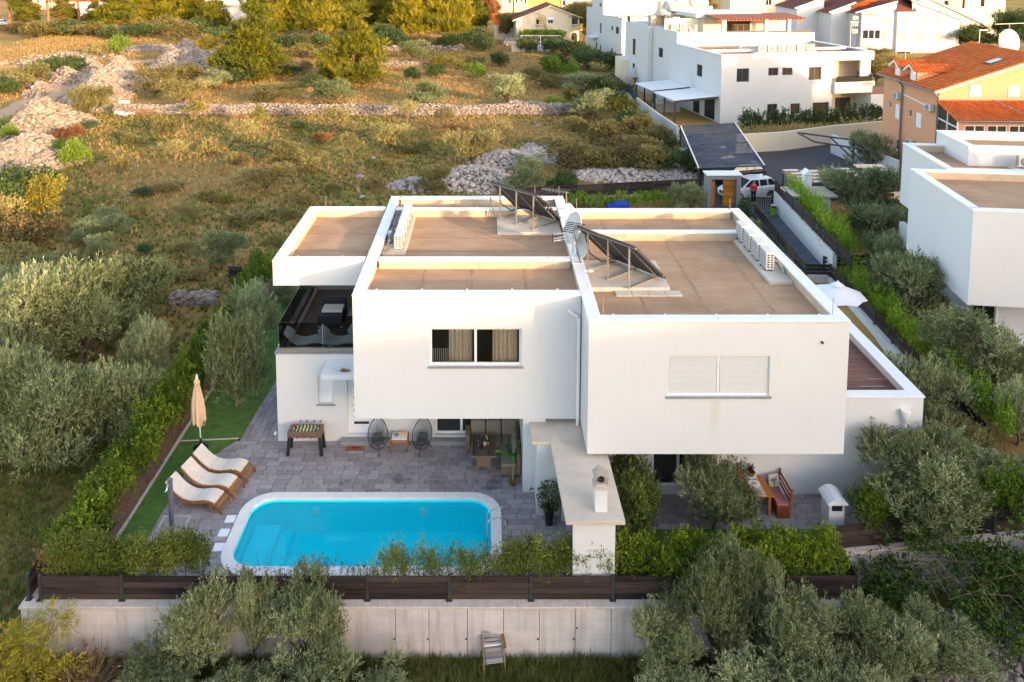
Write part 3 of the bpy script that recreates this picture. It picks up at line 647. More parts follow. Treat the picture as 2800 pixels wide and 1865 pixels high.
# left bedroom window with dark panels behind for the unlit room
fo = (-4.42, 25.35, 0)
win(HO, (0,25.35,0), (1,0,0), (0,-1,0), -1.90, 1.13, 4.50, 5.80, .16, 2, .07, 'pvc', 'clear', 'stone_grey')
m = MB(); m.box(-1.90, 1.13, 25.46, 25.47, 5.72, 5.80); m.build('window_lintel', M['pvc'], HO)
def curtain(x0, x1, z0, z1, y, amp=.05, k=6):
    m = MB(); n = k*8; rows = []
    for i in range(n+1):
        t = i/n; rows.append((x0+(x1-x0)*t, y + amp*math.sin(t*k*2*PI) + .02*math.sin(t*17)))
    for i in range(n): (xa,ya),(xb,yb) = rows[i], rows[i+1]; m.quad((xa,ya,z0),(xb,yb,z0),(xb,yb,z1),(xa,ya,z1))
    return m.build('curtain', M['curtain'], HO, smooth=True)
M['curtain'] = simple('beige_curtain', (.66, .57, .44), .9, 0, .12, 9)
curtain(-1.28, -.50, 4.42, 5.78, 25.75); curtain(.18, 1.02, 4.42, 5.78, 25.75)
m = MB(); m.box(-4.3, 3.0, 27.2, 27.22, 2.7, 6.55); m.box(-4.3, 3.0, 25.6, 27.2, 3.35, 3.40); m.build('room_wall', simple('room_shade', (.05, .045, .042), .9), HO)  # near-black panels; the room's dimness is put into their colour
m = MB()
for i in range(8): m.tube([(-1.8+i*.07, 25.62, 4.5), (-1.8+i*.07, 25.62, 4.98)], .008, 5)
m.build('guard_rail', M['pvc'], HO)
# shuttered window
win(HO, (0,23.47,0), (1,0,0), (0,-1,0), 5.55, 8.66, 4.53, 5.83, .13, 2, .06, 'pvc', 'pane', 'stone_grey')
shutter(HO, (0,23.47,0), (1,0,0), (0,-1,0), 5.60, 7.05, 4.60, 5.82, .075, 'shutter_white'); shutter(HO, (0,23.47,0), (1,0,0), (0,-1,0), 7.15, 8.61, 4.60, 5.82, .075, 'shutter_white')
# ground floor joinery
win(HO, (0,28.3,0), (1,0,0), (0,-1,0), -6.28, -5.70, 1.46, 2.56, .2, 1, .05, 'pvc', 'pane', 'stone_grey'); shutter(HO, (0,28.3,0), (1,0,0), (0,-1,0), -6.23, -5.75, 1.52, 2.55, .14)
d = MB(); d.box(-5.20, -5.08, 28.42, 28.52, .24, 2.38); d.box(-4.28, -4.16, 28.42, 28.52, .24, 2.38); d.box(-5.08, -4.28, 28.42, 28.52, 2.28, 2.38); d.build('door_frame', M['pvc'], HO)
d = MB(); d.box(-5.08, -4.28, 28.45, 28.50, .24, 2.28); d = d.build('front_door', M['pvc'], HO)
for i in range(7):
    g = MB(); z = .58 + i*.245; h = .10 if i % 2 == 0 else .055; g.box(-4.98, -4.42, 28.442, 28.452, z, z+h); g.build('door_light', M['pane'], d)
g = MB(); g.tube([(-4.36,28.43,.9),(-4.36,28.40,.9),(-4.36,28.40,1.5),(-4.36,28.43,1.5)], .014, 6); g.build('handle', M['steel'], d)
m = MB(); m.box(-4.16, -3.85, 28.44, 28.5, .2, 2.38); m.build('wall_infill', M['white'], HO)
m = MB(); m.box(-5.42, -3.6, 27.98, 28.29, -.1, .17); m.build('door_step', M['stone_grey'], HO, bev=.01)
m = MB(); m.box(-2.1, 1.15, 28.0, 28.29, -.1, .16); m.build('door_step', M['stone_grey'], HO, bev=.01)
win(HO, (0,28.3,0), (1,0,0), (0,-1,0), -1.95, 1.0, .22, 2.45, .2, 3, .08, 'pvc', 'pane', None, 'sliding_door')
win(HO, (0,25.33,0), (1,0,0), (0,-1,0), 5.53, 7.30, .24, 2.5, .14, 2, .075, 'pvc', 'clear', None, 'sliding_door')
m = MB(); m.box(7.31, 7.41, 25.3, 25.36, .2, 2.5); m.build('door_jamb', M['stone_grey'], HO)
curtain_dark = simple('dark_curtain', (.12, .115, .11), .9, 0, .2, 9)
def curtain2(x0, x1, z0, z1, y, k):
    m = MB(); n = k*8
    P = [(x0+(x1-x0)*i/n, y + .05*math.sin(i/n*k*2*PI)) for i in range(n+1)]
    for i in range(n): m.quad((*P[i], z0), (*P[i+1], z0), (*P[i+1], z1), (*P[i], z1))
    m.build('curtain', curtain_dark, HO, smooth=True)
curtain2(5.62, 6.38, .3, 2.48, 25.62, 6); curtain2(6.6, 7.25, .3, 2.48, 25.62, 5)
m = MB(); m.box(5.3, 7.6, 26.5, 26.52, .1, 2.6); m.build('room_wall', bpy.data.materials['room_shade'], HO)  # dark panel behind the door, shade of the room painted into it
# canopy above the front door
m = MB(); m.extr([(-5.95,27.40,2.90),(-5.95,27.40,3.08),(-5.95,28.29,3.20),(-5.95,28.29,2.98)], (1.52,0,0)); cn = m.build('door_canopy', M['cap'], HO)
m = MB()
for i in range(90):
    a = random.uniform(0, 6.3); r_ = abs(random.gauss(0, .13)); x, y = -5.15 + r_*math.cos(a)*1.3, 27.55 + abs(r_*math.sin(a))*.6
    m.poly([(x-.012,y,3.10),(x+.012,y,3.10),(x+random.uniform(-.1,.1),y+random.uniform(-.03,.03),3.10+random.uniform(.06,.24)*max(.3,1-r_*3))])
q = m.build('dry_grass', M['drygrass'], cn); q['kind'] = 'stuff'
# left terrace
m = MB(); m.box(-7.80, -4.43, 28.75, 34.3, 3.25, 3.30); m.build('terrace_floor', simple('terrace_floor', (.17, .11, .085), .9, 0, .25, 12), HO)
m = MB(); m.box(-7.84, -4.43, 28.26, 28.74, 3.41, 3.46); m.build('terrace_cap', M['stone_grey'], HO)
m = MB(); m.box(-7.70, -4.43, 28.36, 28.50, 3.462, 3.58); m.box(-7.84, -7.68, 28.75, 34.3, 3.41, 3.5); m.box(-7.6, -7.45, 28.76, 34.2, 3.301, 3.40); m.build('balustrade_channel', M['alu'], HO)
g = MB(); g.box(-7.69, -6.10, 28.42, 28.435, 3.55, 4.55); g.build('glass_balustrade', M['smoked'], HO)
g = MB(); g.box(-6.07, -4.43, 28.42, 28.435, 3.55, 4.55); g.build('glass_balustrade', M['smoked'], HO)
for y0, y1 in ((28.45, 30.35), (30.38, 32.3), (32.33, 34.2)):
    g = MB(); g.box(-7.70, -7.685, y0, y1, 3.5, 4.52); g.build('glass_balustrade', M['smoked'], HO)
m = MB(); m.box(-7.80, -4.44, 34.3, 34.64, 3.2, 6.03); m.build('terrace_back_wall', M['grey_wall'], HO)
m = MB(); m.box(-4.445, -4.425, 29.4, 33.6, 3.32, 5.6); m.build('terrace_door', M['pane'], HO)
# right terrace
m = MB()
for i in range(56):
    y = 25.75 + i*.148; mb = MB(); mb.box(11.06, 14.06, y, y+.14, 3.16, 3.20+.004*(i % 3)); mb.build('deck_board', M['deck'], HO)
m = MB(); m.box(11.06, 14.06, 25.7, 34.2, 3.10, 3.15); m.build('deck_base', M['joint'], HO)
m = MB(); m.box(11.06, 14.50, 25.34, 25.68, 3.15, 3.42); m.box(14.10, 14.49, 25.69, 34.2, 3.15, 3.42); m.build('parapet', M['white'], HO)
m = MB(); m.box(11.06, 14.54, 25.29, 25.71, 3.42, 3.47); m.box(14.07, 14.54, 25.715, 34.2, 3.421, 3.471); m.build('parapet_cap', M['cap'], HO, bev=.01)
m = MB(); k = [(random.uniform(11.2,13.4), 25.9+i*.5) for i in range(9)]
for x, y in k: m.box(x, x+random.uniform(.25,.9), y, y+.012, 3.209, 3.2115)
q = m.build('worn_patch', M['offwhite'], HO); q['kind'] = 'stuff'
# downpipes, camera
m = MB(); m.tube([(2.68,25.34,6.42),(2.72,25.26,6.40),(2.95,25.25,6.26),(3.0,25.25,6.1),(3.0,25.25,.05)], .055, 10); m.tube([(3.0,25.25,6.2),(3.0,25.25,5.98)], .07, 10); m.build('downpipe', M['pvc'], HO, smooth=True)
m = MB(); m.lathe([(.05,0),(.05,2.55),(.06,2.56),(.085,2.72),(.15,2.86),(.16,3.0),(.12,3.0)], 14, (13.86,25.2,.05)); m.build('downpipe', M['pvc'], HO, smooth=True)
m = MB(); m.tube([(10.22,23.47,6.28),(10.22,23.40,6.27)], .035, 8); m.build('security_camera', M['black'], HO)
m = MB(); m.tube([(-7.86,28.2,.4),(-7.86,28.1,.4)], .05, 8); m.build('pipe_end', M['pvc'], HO)
# lightning rods
for x, y in [(-7.4,28.75),(3.6,23.95),(10.7,23.9),(-7.1,34.5),(3.9,34.2),(2.2,36.2),(3.3,36.1),(10.6,34.2)]:
    m = MB(); m.tube([(x,y,ZT),(x,y,ZT+.55)], .011, 5); m.build('lightning_rod', M['alu'], HO)

# ================================================================ roof equipment
def ac_unit(w=.82, h=.56, d=.30, name='air_conditioner', label='', group=None):
    # modelled facing -y, base at the origin
    t = thing(name, label, 'air conditioner', (0,0,0), 0, group, local=True)
    m = MB(); m.box(-w/2, w/2, -d/2, d/2, .05, h+.05); m.build('casing', M['offwhite_ac'], t, bev=.018)
    cx = -w*.12; f = MB()
    f.lathe([(h*.40, 0), (h*.40, .012), (h*.36, .012), (h*.36, .001)], 24)
    V = [(x+cx, -d/2-z-.001, y+.05+h/2) for x, y, z in f.v]; f.v = V; f.build('fan_grille', M['ac_grille'], t)
    b = MB()
    for i in range(10): z = .05+h*.14+i*h*.08; hw = math.sqrt(max(.001,(h*.36)**2-(z-.05-h/2)**2)); b.box(cx-hw, cx+hw, -d/2-.012, -d/2-.004, z, z+.008)
    b.build('grille_bar', M['offwhite_ac'], t)
    s = MB(); s.box(w/2-.14, w/2-.03, -d/2-.006, -d/2, .10, h-.05); s.build('side_panel', M['offwhite_ac'], t)
    v = MB()
    for i in range(2):
        for j in range(6): y = -d/2+.04+i*.13; z = .12+j*.075; v.box(-w/2-.003, -w/2+.002, y, y+.085, z, z+.045)
    v.build('vent', M['black'], t)['kind'] = 'stuff'
    bk = MB(); bk.box(-w/2+.04, w/2-.04, d/2, d/2+.006, .09, h+.01); bk.build('coil_guard', M['coil'], t)
    q = MB(); q.box(-w*.36, -w*.28, -d/2, d/2, 0, .055); q.box(w*.28, w*.36, -d/2, d/2, 0, .055); q.build('foot', M['black'], t)
    return t
M['offwhite_ac'] = simple('ac_casing', (.56, .54, .49), .5, 0, .05, 3); M['coil'] = simple('coil_guard', (.36, .35, .36), .6, 0, .15, 60); M['ac_grille'] = simple('ac_grille', (.14, .13, .12), .6, 0, .1, 20)
ordw = ['nearest', 'second', 'third', 'fourth', 'farthest']
AC0 = ac_unit(label='beige air conditioner nearest the front in the left roof row', group='air conditioners in a row on the left roof'); AC0.location = (-3.44, 30.45, ZR+.10); AC0.rotation_euler.z = PI/2
for i in range(1, 5):
    dup(AC0, (-3.44, 30.45+i*.86, ZR+.10), PI/2, None, 'beige air conditioner, %s from the front in the left roof row' % ['', 'second', 'third', 'fourth', 'fifth'][i])
for i in range(4):
    dup(AC0, (10.16, 28.25+i*.94, ZR+.12), PI/2, (.86,1,1.15), 'white air conditioner, %s from the front along the right roof edge' % ['first', 'second', 'third', 'fourth'][i], 'air conditioners along the right roof edge')
for i, y in enumerate((30.2, 31.0, 31.9, 33.0)):
    m = MB(); m.tube([(-3.6,y+.2,ZR+.45),(-3.78,y+.15,ZR+.5),(-3.85,y,ZR+.3),(-3.75,y-.1,ZR+.14),(-3.9,y-.3,ZR+.12),(-3.98,y-.35,ZR+.22)], .03, 7)
    o = m.build('hose', M['grey_metal'], None, smooth=True); tag(o, 'bent grey insulated hose behind the left roof row, %s from the front' % ['first','second','third','fourth'][i], 'hose', 'insulated hoses behind the left air conditioners')
m = MB(); m.tube([(10.32,28.1,ZR+.5),(10.5,27.95,ZR+.45),(10.58,27.8,ZR+.25),(10.6,27.7,ZR+.13)], .035, 7); o = m.build('hose', M['alu'], None, smooth=True); tag(o, 'beige hose curling from the front right air conditioner to the roof', 'hose')
m = MB(); m.box(-3.98,-3.8,31.2,31.55,ZR+.1,ZR+.38); o = m.build('junction_box', M['offwhite_ac'], None, bev=.01); tag(o, 'small white junction box among the hoses on the left roof', 'junction box')

def solar(label, base, rz):
    t = thing('solar_collector', label, 'solar panel', base, rz, 'tilted solar collectors on the roof', local=True)
    hi, lo, L = 1.48, .12, 1.5; W = 2.76
    s = Vector((L, 0, lo-hi)); sn = s.normalized(); nn = Vector((-sn.z, 0, sn.x)); nn = nn if nn.z > 0 else -nn
    for k in range(2):
        y0 = -.30 + k*(W/2); a = Vector((-.08, y0, hi+.05)) ; mb = MB(); mb.fr(a, s*1.10, (0, W/2-.04, 0), nn*.085); c = mb.build('collector', M['solar_back'], t, bev=.008)
        g = MB(); g.fr(a + nn*.088 + sn*.05 + Vector((0,.05,0)), s*1.10-sn*.10, (0, W/2-.14, 0), nn*.004); g.build('glass', M['solar'], c)
        r_ = MB()
        for j in range(9):
            q = a + nn*.09 + sn*.05 + Vector((0, .10 + j*(W/2-.24)/8, 0)); r_.bar(q, q + s*1.08 - sn*.05, .02, .012, nn)
        r_.build('absorber_rib', M['black'], c)
    f = MB(); f.bar((-.02,-.32,hi+.02), (-.02, W-.32, hi+.02), .05); f.bar((L*.98,-.32,lo+.06), (L*.98, W-.32, lo+.06), .05); f.build('rail', M['alu'], t)
    for k in range(3):
        y = .0 + k*.96; l = MB(); l.bar((0, y, .02), (0, y, hi), .045); l.build('leg', M['alu'], t)
        l = MB(); l.bar((-.02, y, .03), (L, y, .03), .06, .05); l.build('foot_rail', M['alu'], t)
        l = MB(); l.bar((L, y, .05), (0, y, hi-.03), .05, .04); l.build('rafter', M['alu'], t)
    p = MB(); p.tube([(.3,W*.85,1.15),(.25,W*.75,.6),(.45,W*.6,.35),(1.0,W*.5,.45),(1.35,W*.5,.25)], .025, 7); p.tube([(-.04,W*.9,hi+.1),(-.12,W*.9,hi-.1),(-.05,W*.86,.6),(.0,W*.8,.06)], .02, 7); p.build('hose', M['black'], t, smooth=True)
    return t
S1 = solar('black tilted solar collector on the right roof in front of the dishes', (4.80, 26.30, ZR+.15), R(39))
dup(S1, (1.90, 32.25, ZR+.13), R(45), None, 'black tilted solar collector at the back of the middle roof')

def dish(label, loc, rz, r=.5, tilt=25, pole=.9, group='satellite dishes on the roof', mat='dish'):
    t = thing('satellite_dish', label, 'satellite dish', loc, rz, group, local=True)
    d = MB(); n = 24; prof = [(r*i/6, .22*r*(i/6)**2) for i in range(7)] + [(r*1.02, .22*r+.01)] + [(r*i/6, .22*r*(i/6)**2-.02) for i in range(6,-1,-1)]
    d.lathe([(max(q[0],.002), q[1]) for q in prof], n); ca = R(90-tilt)
    Rm = Matrix.Rotation(ca, 3, 'X'); d.v = [tuple(Rm @ Vector((p[0], p[1]*1.08, p[2])) + Vector((0, .0, pole))) for p in d.v]; d.build('reflector', M[mat], t, smooth=True)
    f = Rm @ Vector((0,0,r*.95)) + Vector((0,0,pole)); a = MB(); a.tube([tuple(Rm @ Vector((0,-r*1.0,.1)) + Vector((0,0,pole))), tuple(f)], .016, 6); a.build('arm', M['alu'], t)
    h = MB(); h.ball(tuple(f), .06, 8, 6); h.build('receiver', M['offwhite'], t)
    p = MB(); p.tube([(0,.1,0),(0,.1,pole)], .03, 8); p.build('pole', M['alu'], t); return t
M['dish'] = simple('dish_paint', (.55, .56, .55), .5, 0, .06, 4)
dish('big pale satellite dish leaning left on the dividing parapet', (3.30, 29.3, ZT), R(-68), .56, 20, .9)
dish('smaller pale satellite dish just behind the near solar collector', (3.62, 28.75, ZT), R(-75), .50, 14, .5)
dish('far satellite dish half hidden behind the antennas on the parapet', (3.25, 31.2, ZT), R(60), .50, 22, .7)
def yagi(label, loc, L, az, n, h, wd=.32, dark=True):
    t = thing('antenna', label, 'antenna', loc, az, 'aerials on the roof mast', local=True); p = MB(); p.tube([(0,0,0),(0,0,h)], .02, 6); p.build('mast', M['alu'], t)
    b = MB(); b.bar((-.1,0,h-.05),(L,0,h-.05), .022); b.build('boom', M['alu'], t)
    e = MB()
    for i in range(n): x = L*(i+.3)/n; q = wd*(1-.45*i/n); e.bar((x,-q,h-.05),(x,q,h-.05), .018 if not dark else .03)
    e.build('element', M['black' if dark else 'alu'], t); return t
yagi('rake shaped aerial pointing left above the dishes', (3.2, 30.4, ZT), 1.0, R(170), 8, 1.35, .34, False)
yagi('black barred aerial on the dish mast facing the camera', (3.32, 28.9, ZT), 1.2, R(-115), 6, 1.3, .34)
yagi('upper black barred aerial behind the big dish', (3.22, 31.9, ZT), 1.1, R(150), 7, 1.55, .4)
t = thing('antenna', 'white stick aerial with a round black end pointing left', 'antenna', (3.2, 29.1, ZT), 0, 'aerials on the roof mast', local=True)
m = MB(); m.tube([(0,0,0),(0,0,.8)], .02, 6); m.build('mast', M['alu'], t)
m = MB(); m.bar((0,0,.72),(-.75,-.1,.6), .03); m.bar((0,.05,.8),(-.75,0,.75), .03); m.bar((0,0,.6),(-.75,-.1,.52), .03); m.build('boom', M['offwhite'], t)
m = MB(); m.tube([(-.75,-.1,.63),(-.79,-.1,.63)], .15, 14); m.build('end_disc', M['black'], t)
m = MB(); m.box(3.46,3.8,27.75,28.0,ZR+.02,ZR+.24); o = m.build('junction_box', M['offwhite_ac'], None, bev=.012); tag(o, 'white junction box beside the near solar collector', 'junction box')

# ================================================================ patio, lawn, pool
def rrect(x0, x1, y0, y1, r, n=10):
    P = []
    for cx, cy, a0 in ((x1-r, y0+r, -90), (x1-r, y1-r, 0), (x0+r, y1-r, 90), (x0+r, y0+r, 180)):
        for i in range(n+1): a = R(a0 + 90*i/n); P.append((cx+r*math.cos(a), cy+r*math.sin(a)))
    return P
PO = rrect(-8.05, .45, 21.69, 25.36, 1.0); PI_ = rrect(-7.71, .12, 22.03, 25.08, .72)
def inpoly(x, y, P):
    c = False; j = len(P)-1
    for i in range(len(P)):
        if (P[i][1] > y) != (P[j][1] > y) and x < (P[j][0]-P[i][0])*(y-P[i][1])/(P[j][1]-P[i][1]) + P[i][0]: c = not c
        j = i
    return c
def lawn_edge(y):        # boundary between turf and paving
    pts = [(20.9,-10.55),(24.5,-10.62),(26.5,-10.6),(27.6,-9.87),(28.4,-9.3),(30.3,-9.2),(32.8,-9.03),(36,-8.9),(44,-8.6)]
    return float(np.interp(y, [p[0] for p in pts], [p[1] for p in pts]))
def pavement(root, cells, mat, zt, limit=300, thick=.05, gap=.013):
    # each paver a part while it shows large, the rest joined
    cells = sorted(cells, key=lambda c: -((c[1]-c[0])*(c[3]-c[2]))/(((c[2]+c[3])/2)**2)); cache = {}
    big = cells[:limit]; rest = cells[limit:]
    for (x0, x1, y0, y1) in big:
        key = (round(x1-x0, 2), round(y1-y0, 2))
        if key not in cache:
            a, b = key[0]/2-gap/2, key[1]/2-gap/2; e = .008; m = MB()
            m.v = [(-a,-b,-thick),(a,-b,-thick),(a,b,-thick),(-a,b,-thick),(-a,-b,-e),(a,-b,-e),(a,b,-e),(-a,b,-e),(-a+e,-b+e,0),(a-e,-b+e,0),(a-e,b-e,0),(-a+e,b-e,0)]
            m.f = [(8,9,10,11)] + [(i,(i+1)%4,4+(i+1)%4,4+i) for i in range(4)] + [(4+i,4+(i+1)%4,8+(i+1)%4,8+i) for i in range(4)]
            me = m.mesh('paver'); me.materials.append(mat); cache[key] = me
        o = bpy.data.objects.new('paver', cache[key]); COL.objects.link(o); o.location = ((x0+x1)/2, (y0+y1)/2, zt + random.uniform(-.003,.003)); o.parent = root
    if rest:
        V = []; T = []
        for (x0, x1, y0, y1) in rest:
            z = zt + random.uniform(-.003,.003); g = gap/2; t = random.random()
            V += [(x0+g,y0+g,z),(x1-g,y0+g,z),(x1-g,y1-g,z),(x0+g,y1-g,z)]; T.append(t)
            for a, b in (((x0+g,y0+g),(x1-g,y0+g)),((x1-g,y0+g),(x1-g,y1-g)),((x1-g,y1-g),(x0+g,y1-g)),((x0+g,y1-g),(x0+g,y0+g))):
                V += [(*a,z-thick),(*b,z-thick),(*b,z),(*a,z)]; T.append(t)
        o = link('paver', fast_mesh('paver_rest', V, 4, mat, T), root); o['kind'] = 'stuff'
def courses(x0, x1, y0, y1, d, lens, keep, along='x'):
    out = []; y = y0; k = 0
    while y < y1 - .05:
        x = x0 - random.uniform(0, lens[-1]); 
        while x < x1:
            L = random.choice(lens); a, b = max(x, x0), min(x+L, x1)
            if b-a > .06:
                c = (a, b, y, min(y+d, y1)) if along == 'x' else (y, min(y+d, y1), a, b)
                cx, cy = (c[0]+c[1])/2, (c[2]+c[3])/2
                if keep(cx, cy): out.append(c)
            x += L
        y += d; k += 1
    return out
mb = MB()
mb.box(-10.7, -7.9, 20.9, 28.3, -.14, -.055); mb.box(-7.9, .35, 25.1, 28.3, -.14, -.0551); mb.box(-7.9, .35, 20.9, 21.95, -.14, -.0549); mb.box(.32, 2.6, 20.9, 28.3, -.14, -.0552); mb.box(-9.25,-7.81,28.3,40,-.14,-.055)
pat = struct(mb.build('patio', M['joint']))
cells = courses(-10.7, 2.45, 20.9, 28.3, .247, (.36,.48,.48,.6), lambda x, y: x > lawn_edge(y)-.22)
PM = rrect(-7.92, .31, 21.82, 25.22, .88)
def clip_cells(cs, bad, near):     # pavers cut where they meet the coping or the inspection cover
    out = []
    for c in cs:
        if not near(c): out.append(c); continue
        x0, x1, y0, y1 = c; n_ = max(2, int((x1-x0)/.06)); run = None; xs = [x0+(x1-x0)*i/n_ for i in range(n_+1)]
        for i in range(n_):
            ok = not bad((xs[i]+xs[i+1])/2, (y0+y1)/2)
            if ok and run is None: run = xs[i]
            if (not ok or i == n_-1) and run is not None:
                e_ = xs[i+1] if ok else xs[i]
                if e_-run > .05: out.append((run, e_, y0, y1))
                run = None
    return out
cells = clip_cells(cells, lambda x, y: inpoly(x, y, PM) or (-10.40 < x < -9.60 and 23.56 < y < 24.22), lambda c: c[1] > -8.6 and c[0] < .9 and c[3] > 21.3 and c[2] < 25.8 or (c[1] > -10.7 and c[0] < -9.3 and 23.2 < c[3] and c[2] < 24.5))
cells += courses(28.3, 40, -9.25, -7.83, .247, (.36,.48,.6), lambda x, y: x > lawn_edge(y)-.1, 'y')
pavement(pat, cells, M['paver'], 0)
mb = MB(); mb.box(3.9, 15.2, 23.66, 25.33, -.14, -.0551); rp = struct(mb.build('side_patio', M['joint']))
pavement(rp, courses(3.9, 15.2, 23.66, 25.33, .24, (.36,.48,.6), lambda x, y: True), M['paver'], 0)
# turf, curbs, soil strip
E = [(lawn_edge(y), y) for y in np.arange(20.9, 44, .4)]
mb = MB()
for (xa, ya), (xb, yb) in zip(E[:-1], E[1:]): mb.quad((-11.55,ya,.01),(xa+.05,ya,.01),(xb+.05,yb,.01),(-11.55,yb,.01))
lw = struct(mb.build('turf_lawn', M['grass_turf']))
mb = MB(); mb.box(-13.0, -11.5, 20.8, 45, -.1, -.03); struct(mb.build('soil_strip', M['soil']))
mb = MB(); mb.box(3.9, 10.3, 20.95, 23.65, -.1, .0); mb.box(10.301, 15.2, 22.85, 23.65, -.1, .0); struct(mb.build('side_lawn', M['grass_turf']))
cs = thing('kerb', 'thin pale kerb strip between the turf and the left hedge', 'kerb', (-11.5, 29, 0))
y = 21.0
while y < 42: mb = MB(); mb.box(-11.56+random.uniform(-.015,.015), -11.46, y, y+.98, -.05, .05); mb.build('kerb_stone', M['stone_cap'], cs); y += 1.0
mb = MB(); mb.fr((-11.45,28.24,-.02),(2.12,.17,0),(0,.06,0),(0,0,.045)); tag(mb.build('kerb', M['stone_cap']), 'short pale kerb crossing the turf beside the closed parasol', 'kerb')
# pool
P = thing('swimming_pool', 'rounded rectangular swimming pool with turquoise lining and pale coping', 'swimming pool', (-3.8, 23.5, 0))
m = MB(); n = len(PO); zt = .055
for i in range(n):
    j = (i+1) % n; a, b, c, d = PO[i], PO[j], PI_[j], PI_[i]
    m.quad((*a,zt-.012),(*b,zt-.012),(*c,zt),(*d,zt)); m.quad((*a,-.06),(*b,-.06),(*b,zt-.012),(*a,zt-.012)); m.quad((*d,zt),(*c,zt),(*c,-.1),(*d,-.1))
m.build('coping', M['coping'], P)
m = MB(); FL = rrect(-7.55, -.02, 22.17, 24.95, .62)
for i in range(n):
    j = (i+1) % n; m.quad((*PI_[i],-.05),(*PI_[j],-.05),(*FL[j],-1.08),(*FL[i],-1.08))
m.poly([(x,y,-1.08) for x, y in FL]); m.build('basin', M['liner'], P, smooth=True)
for i, (x1, z) in enumerate(((-6.75,-.55),(-6.35,-.8))): m = MB(); m.box(-7.6, x1, 22.6-.1*i, 24.6+.1*i, -1.07, z); m.build('pool_step', M['liner'], P, bev=.05)
for x in (-5.70, -2.12): m = MB(); m.tube([(x,25.04,-.42),(x,24.98,-.42)], .15, 16); l_ = m.build('pool_light', M['pvc'], P); q = MB(); q.tube([(x,24.985,-.42),(x,24.965,-.42)], .09, 14); q.build('lens', M['cap'], l_)
for x, y in ((-2.2,23.3),(-.42,23.2),(-4.5,22.45)): m = MB(); m.lathe([(.09,0),(.09,.03),(.05,.05)], 12, (x,y,-1.075)); m.build('pool_inlet', M['pvc'], P)
m = MB(); m.poly([(x,y,-.12) for x, y in rrect(-7.70, .11, 22.04, 25.07, .71)]); struct(m.build('pool_water', M['water']))
t = thing('pool_ladder', 'curved stainless steel ladder at the right end of the pool', 'ladder', (.2, 23.2, 0))
for i, y in enumerate((23.18, 23.62)):
    m = MB(); pts = [(.58,y,0),(.60,y,.5),(.57,y,.68),(.48,y,.76),(.36,y,.76),(.1,y,.66),(-.02,y,.52),(-.03,y,.2),(-.04,y,-.95)]; m.tube(pts, .022, 8); m.tube([(.58,y,.056),(.58,y,.075)], .05, 10); m.build('rail', M['steel'], t, smooth=True)
for z in (-.25,-.5,-.75): m = MB(); m.box(-.09,.02,23.2,23.6,z-.015,z+.015); m.build('tread', M['grey_metal'], t)
for i, (x, y) in enumerate(((-8.25,24.11),(-8.26,23.49),(-8.22,22.87))):
    m = MB(); m.box(x-.16,x+.16,y-.17,y+.17,-.04,.012); tag(m.build('pool_edge_tile', M['pvc'], bev=.006), 'white square tile set in the paving beside the pool, %s one' % ['farthest','middle','nearest'][i], 'tile', 'white tiles beside the pool')
t = thing('manhole_cover', 'grey square inspection cover set in the paving near the shower', 'manhole cover', (-10, 23.9, 0))
m = MB(); m.box(-10.44,-9.56,23.52,24.26,-.04,.004); m.build('frame', M['stone_cap'], t); m = MB(); m.box(-10.38,-9.62,23.57,24.21,-.03,.012); m.build('cover', M['stone_grey'], t, bev=.006)
t = thing('outdoor_shower', 'grey solar shower column with round cap beside the turf', 'shower', (-9.66, 22.95, 0))
m = MB(); m.lathe([(.11,0),(.11,.02),(.075,.04),(.075,2.10),(.085,2.11),(.085,2.17),(.04,2.20)], 14, (-9.66,22.95,0)); m.build('column', M['grey_metal'], t, smooth=True)
m = MB(); m.tube([(-9.66,22.88,2.02),(-9.68,22.76,2.0),(-9.68,22.74,1.94)], .03, 8); m.lathe([(.05,0),(.06,.03)], 10, (-9.68,22.74,1.90)); m.build('shower_head', M['steel'], t, smooth=True)
m = MB(); m.tube([(-9.72,22.9,.05),(-9.86,22.86,.25),(-9.82,22.86,.32)], .02, 7); m.build('foot_tap', M['steel'], t)

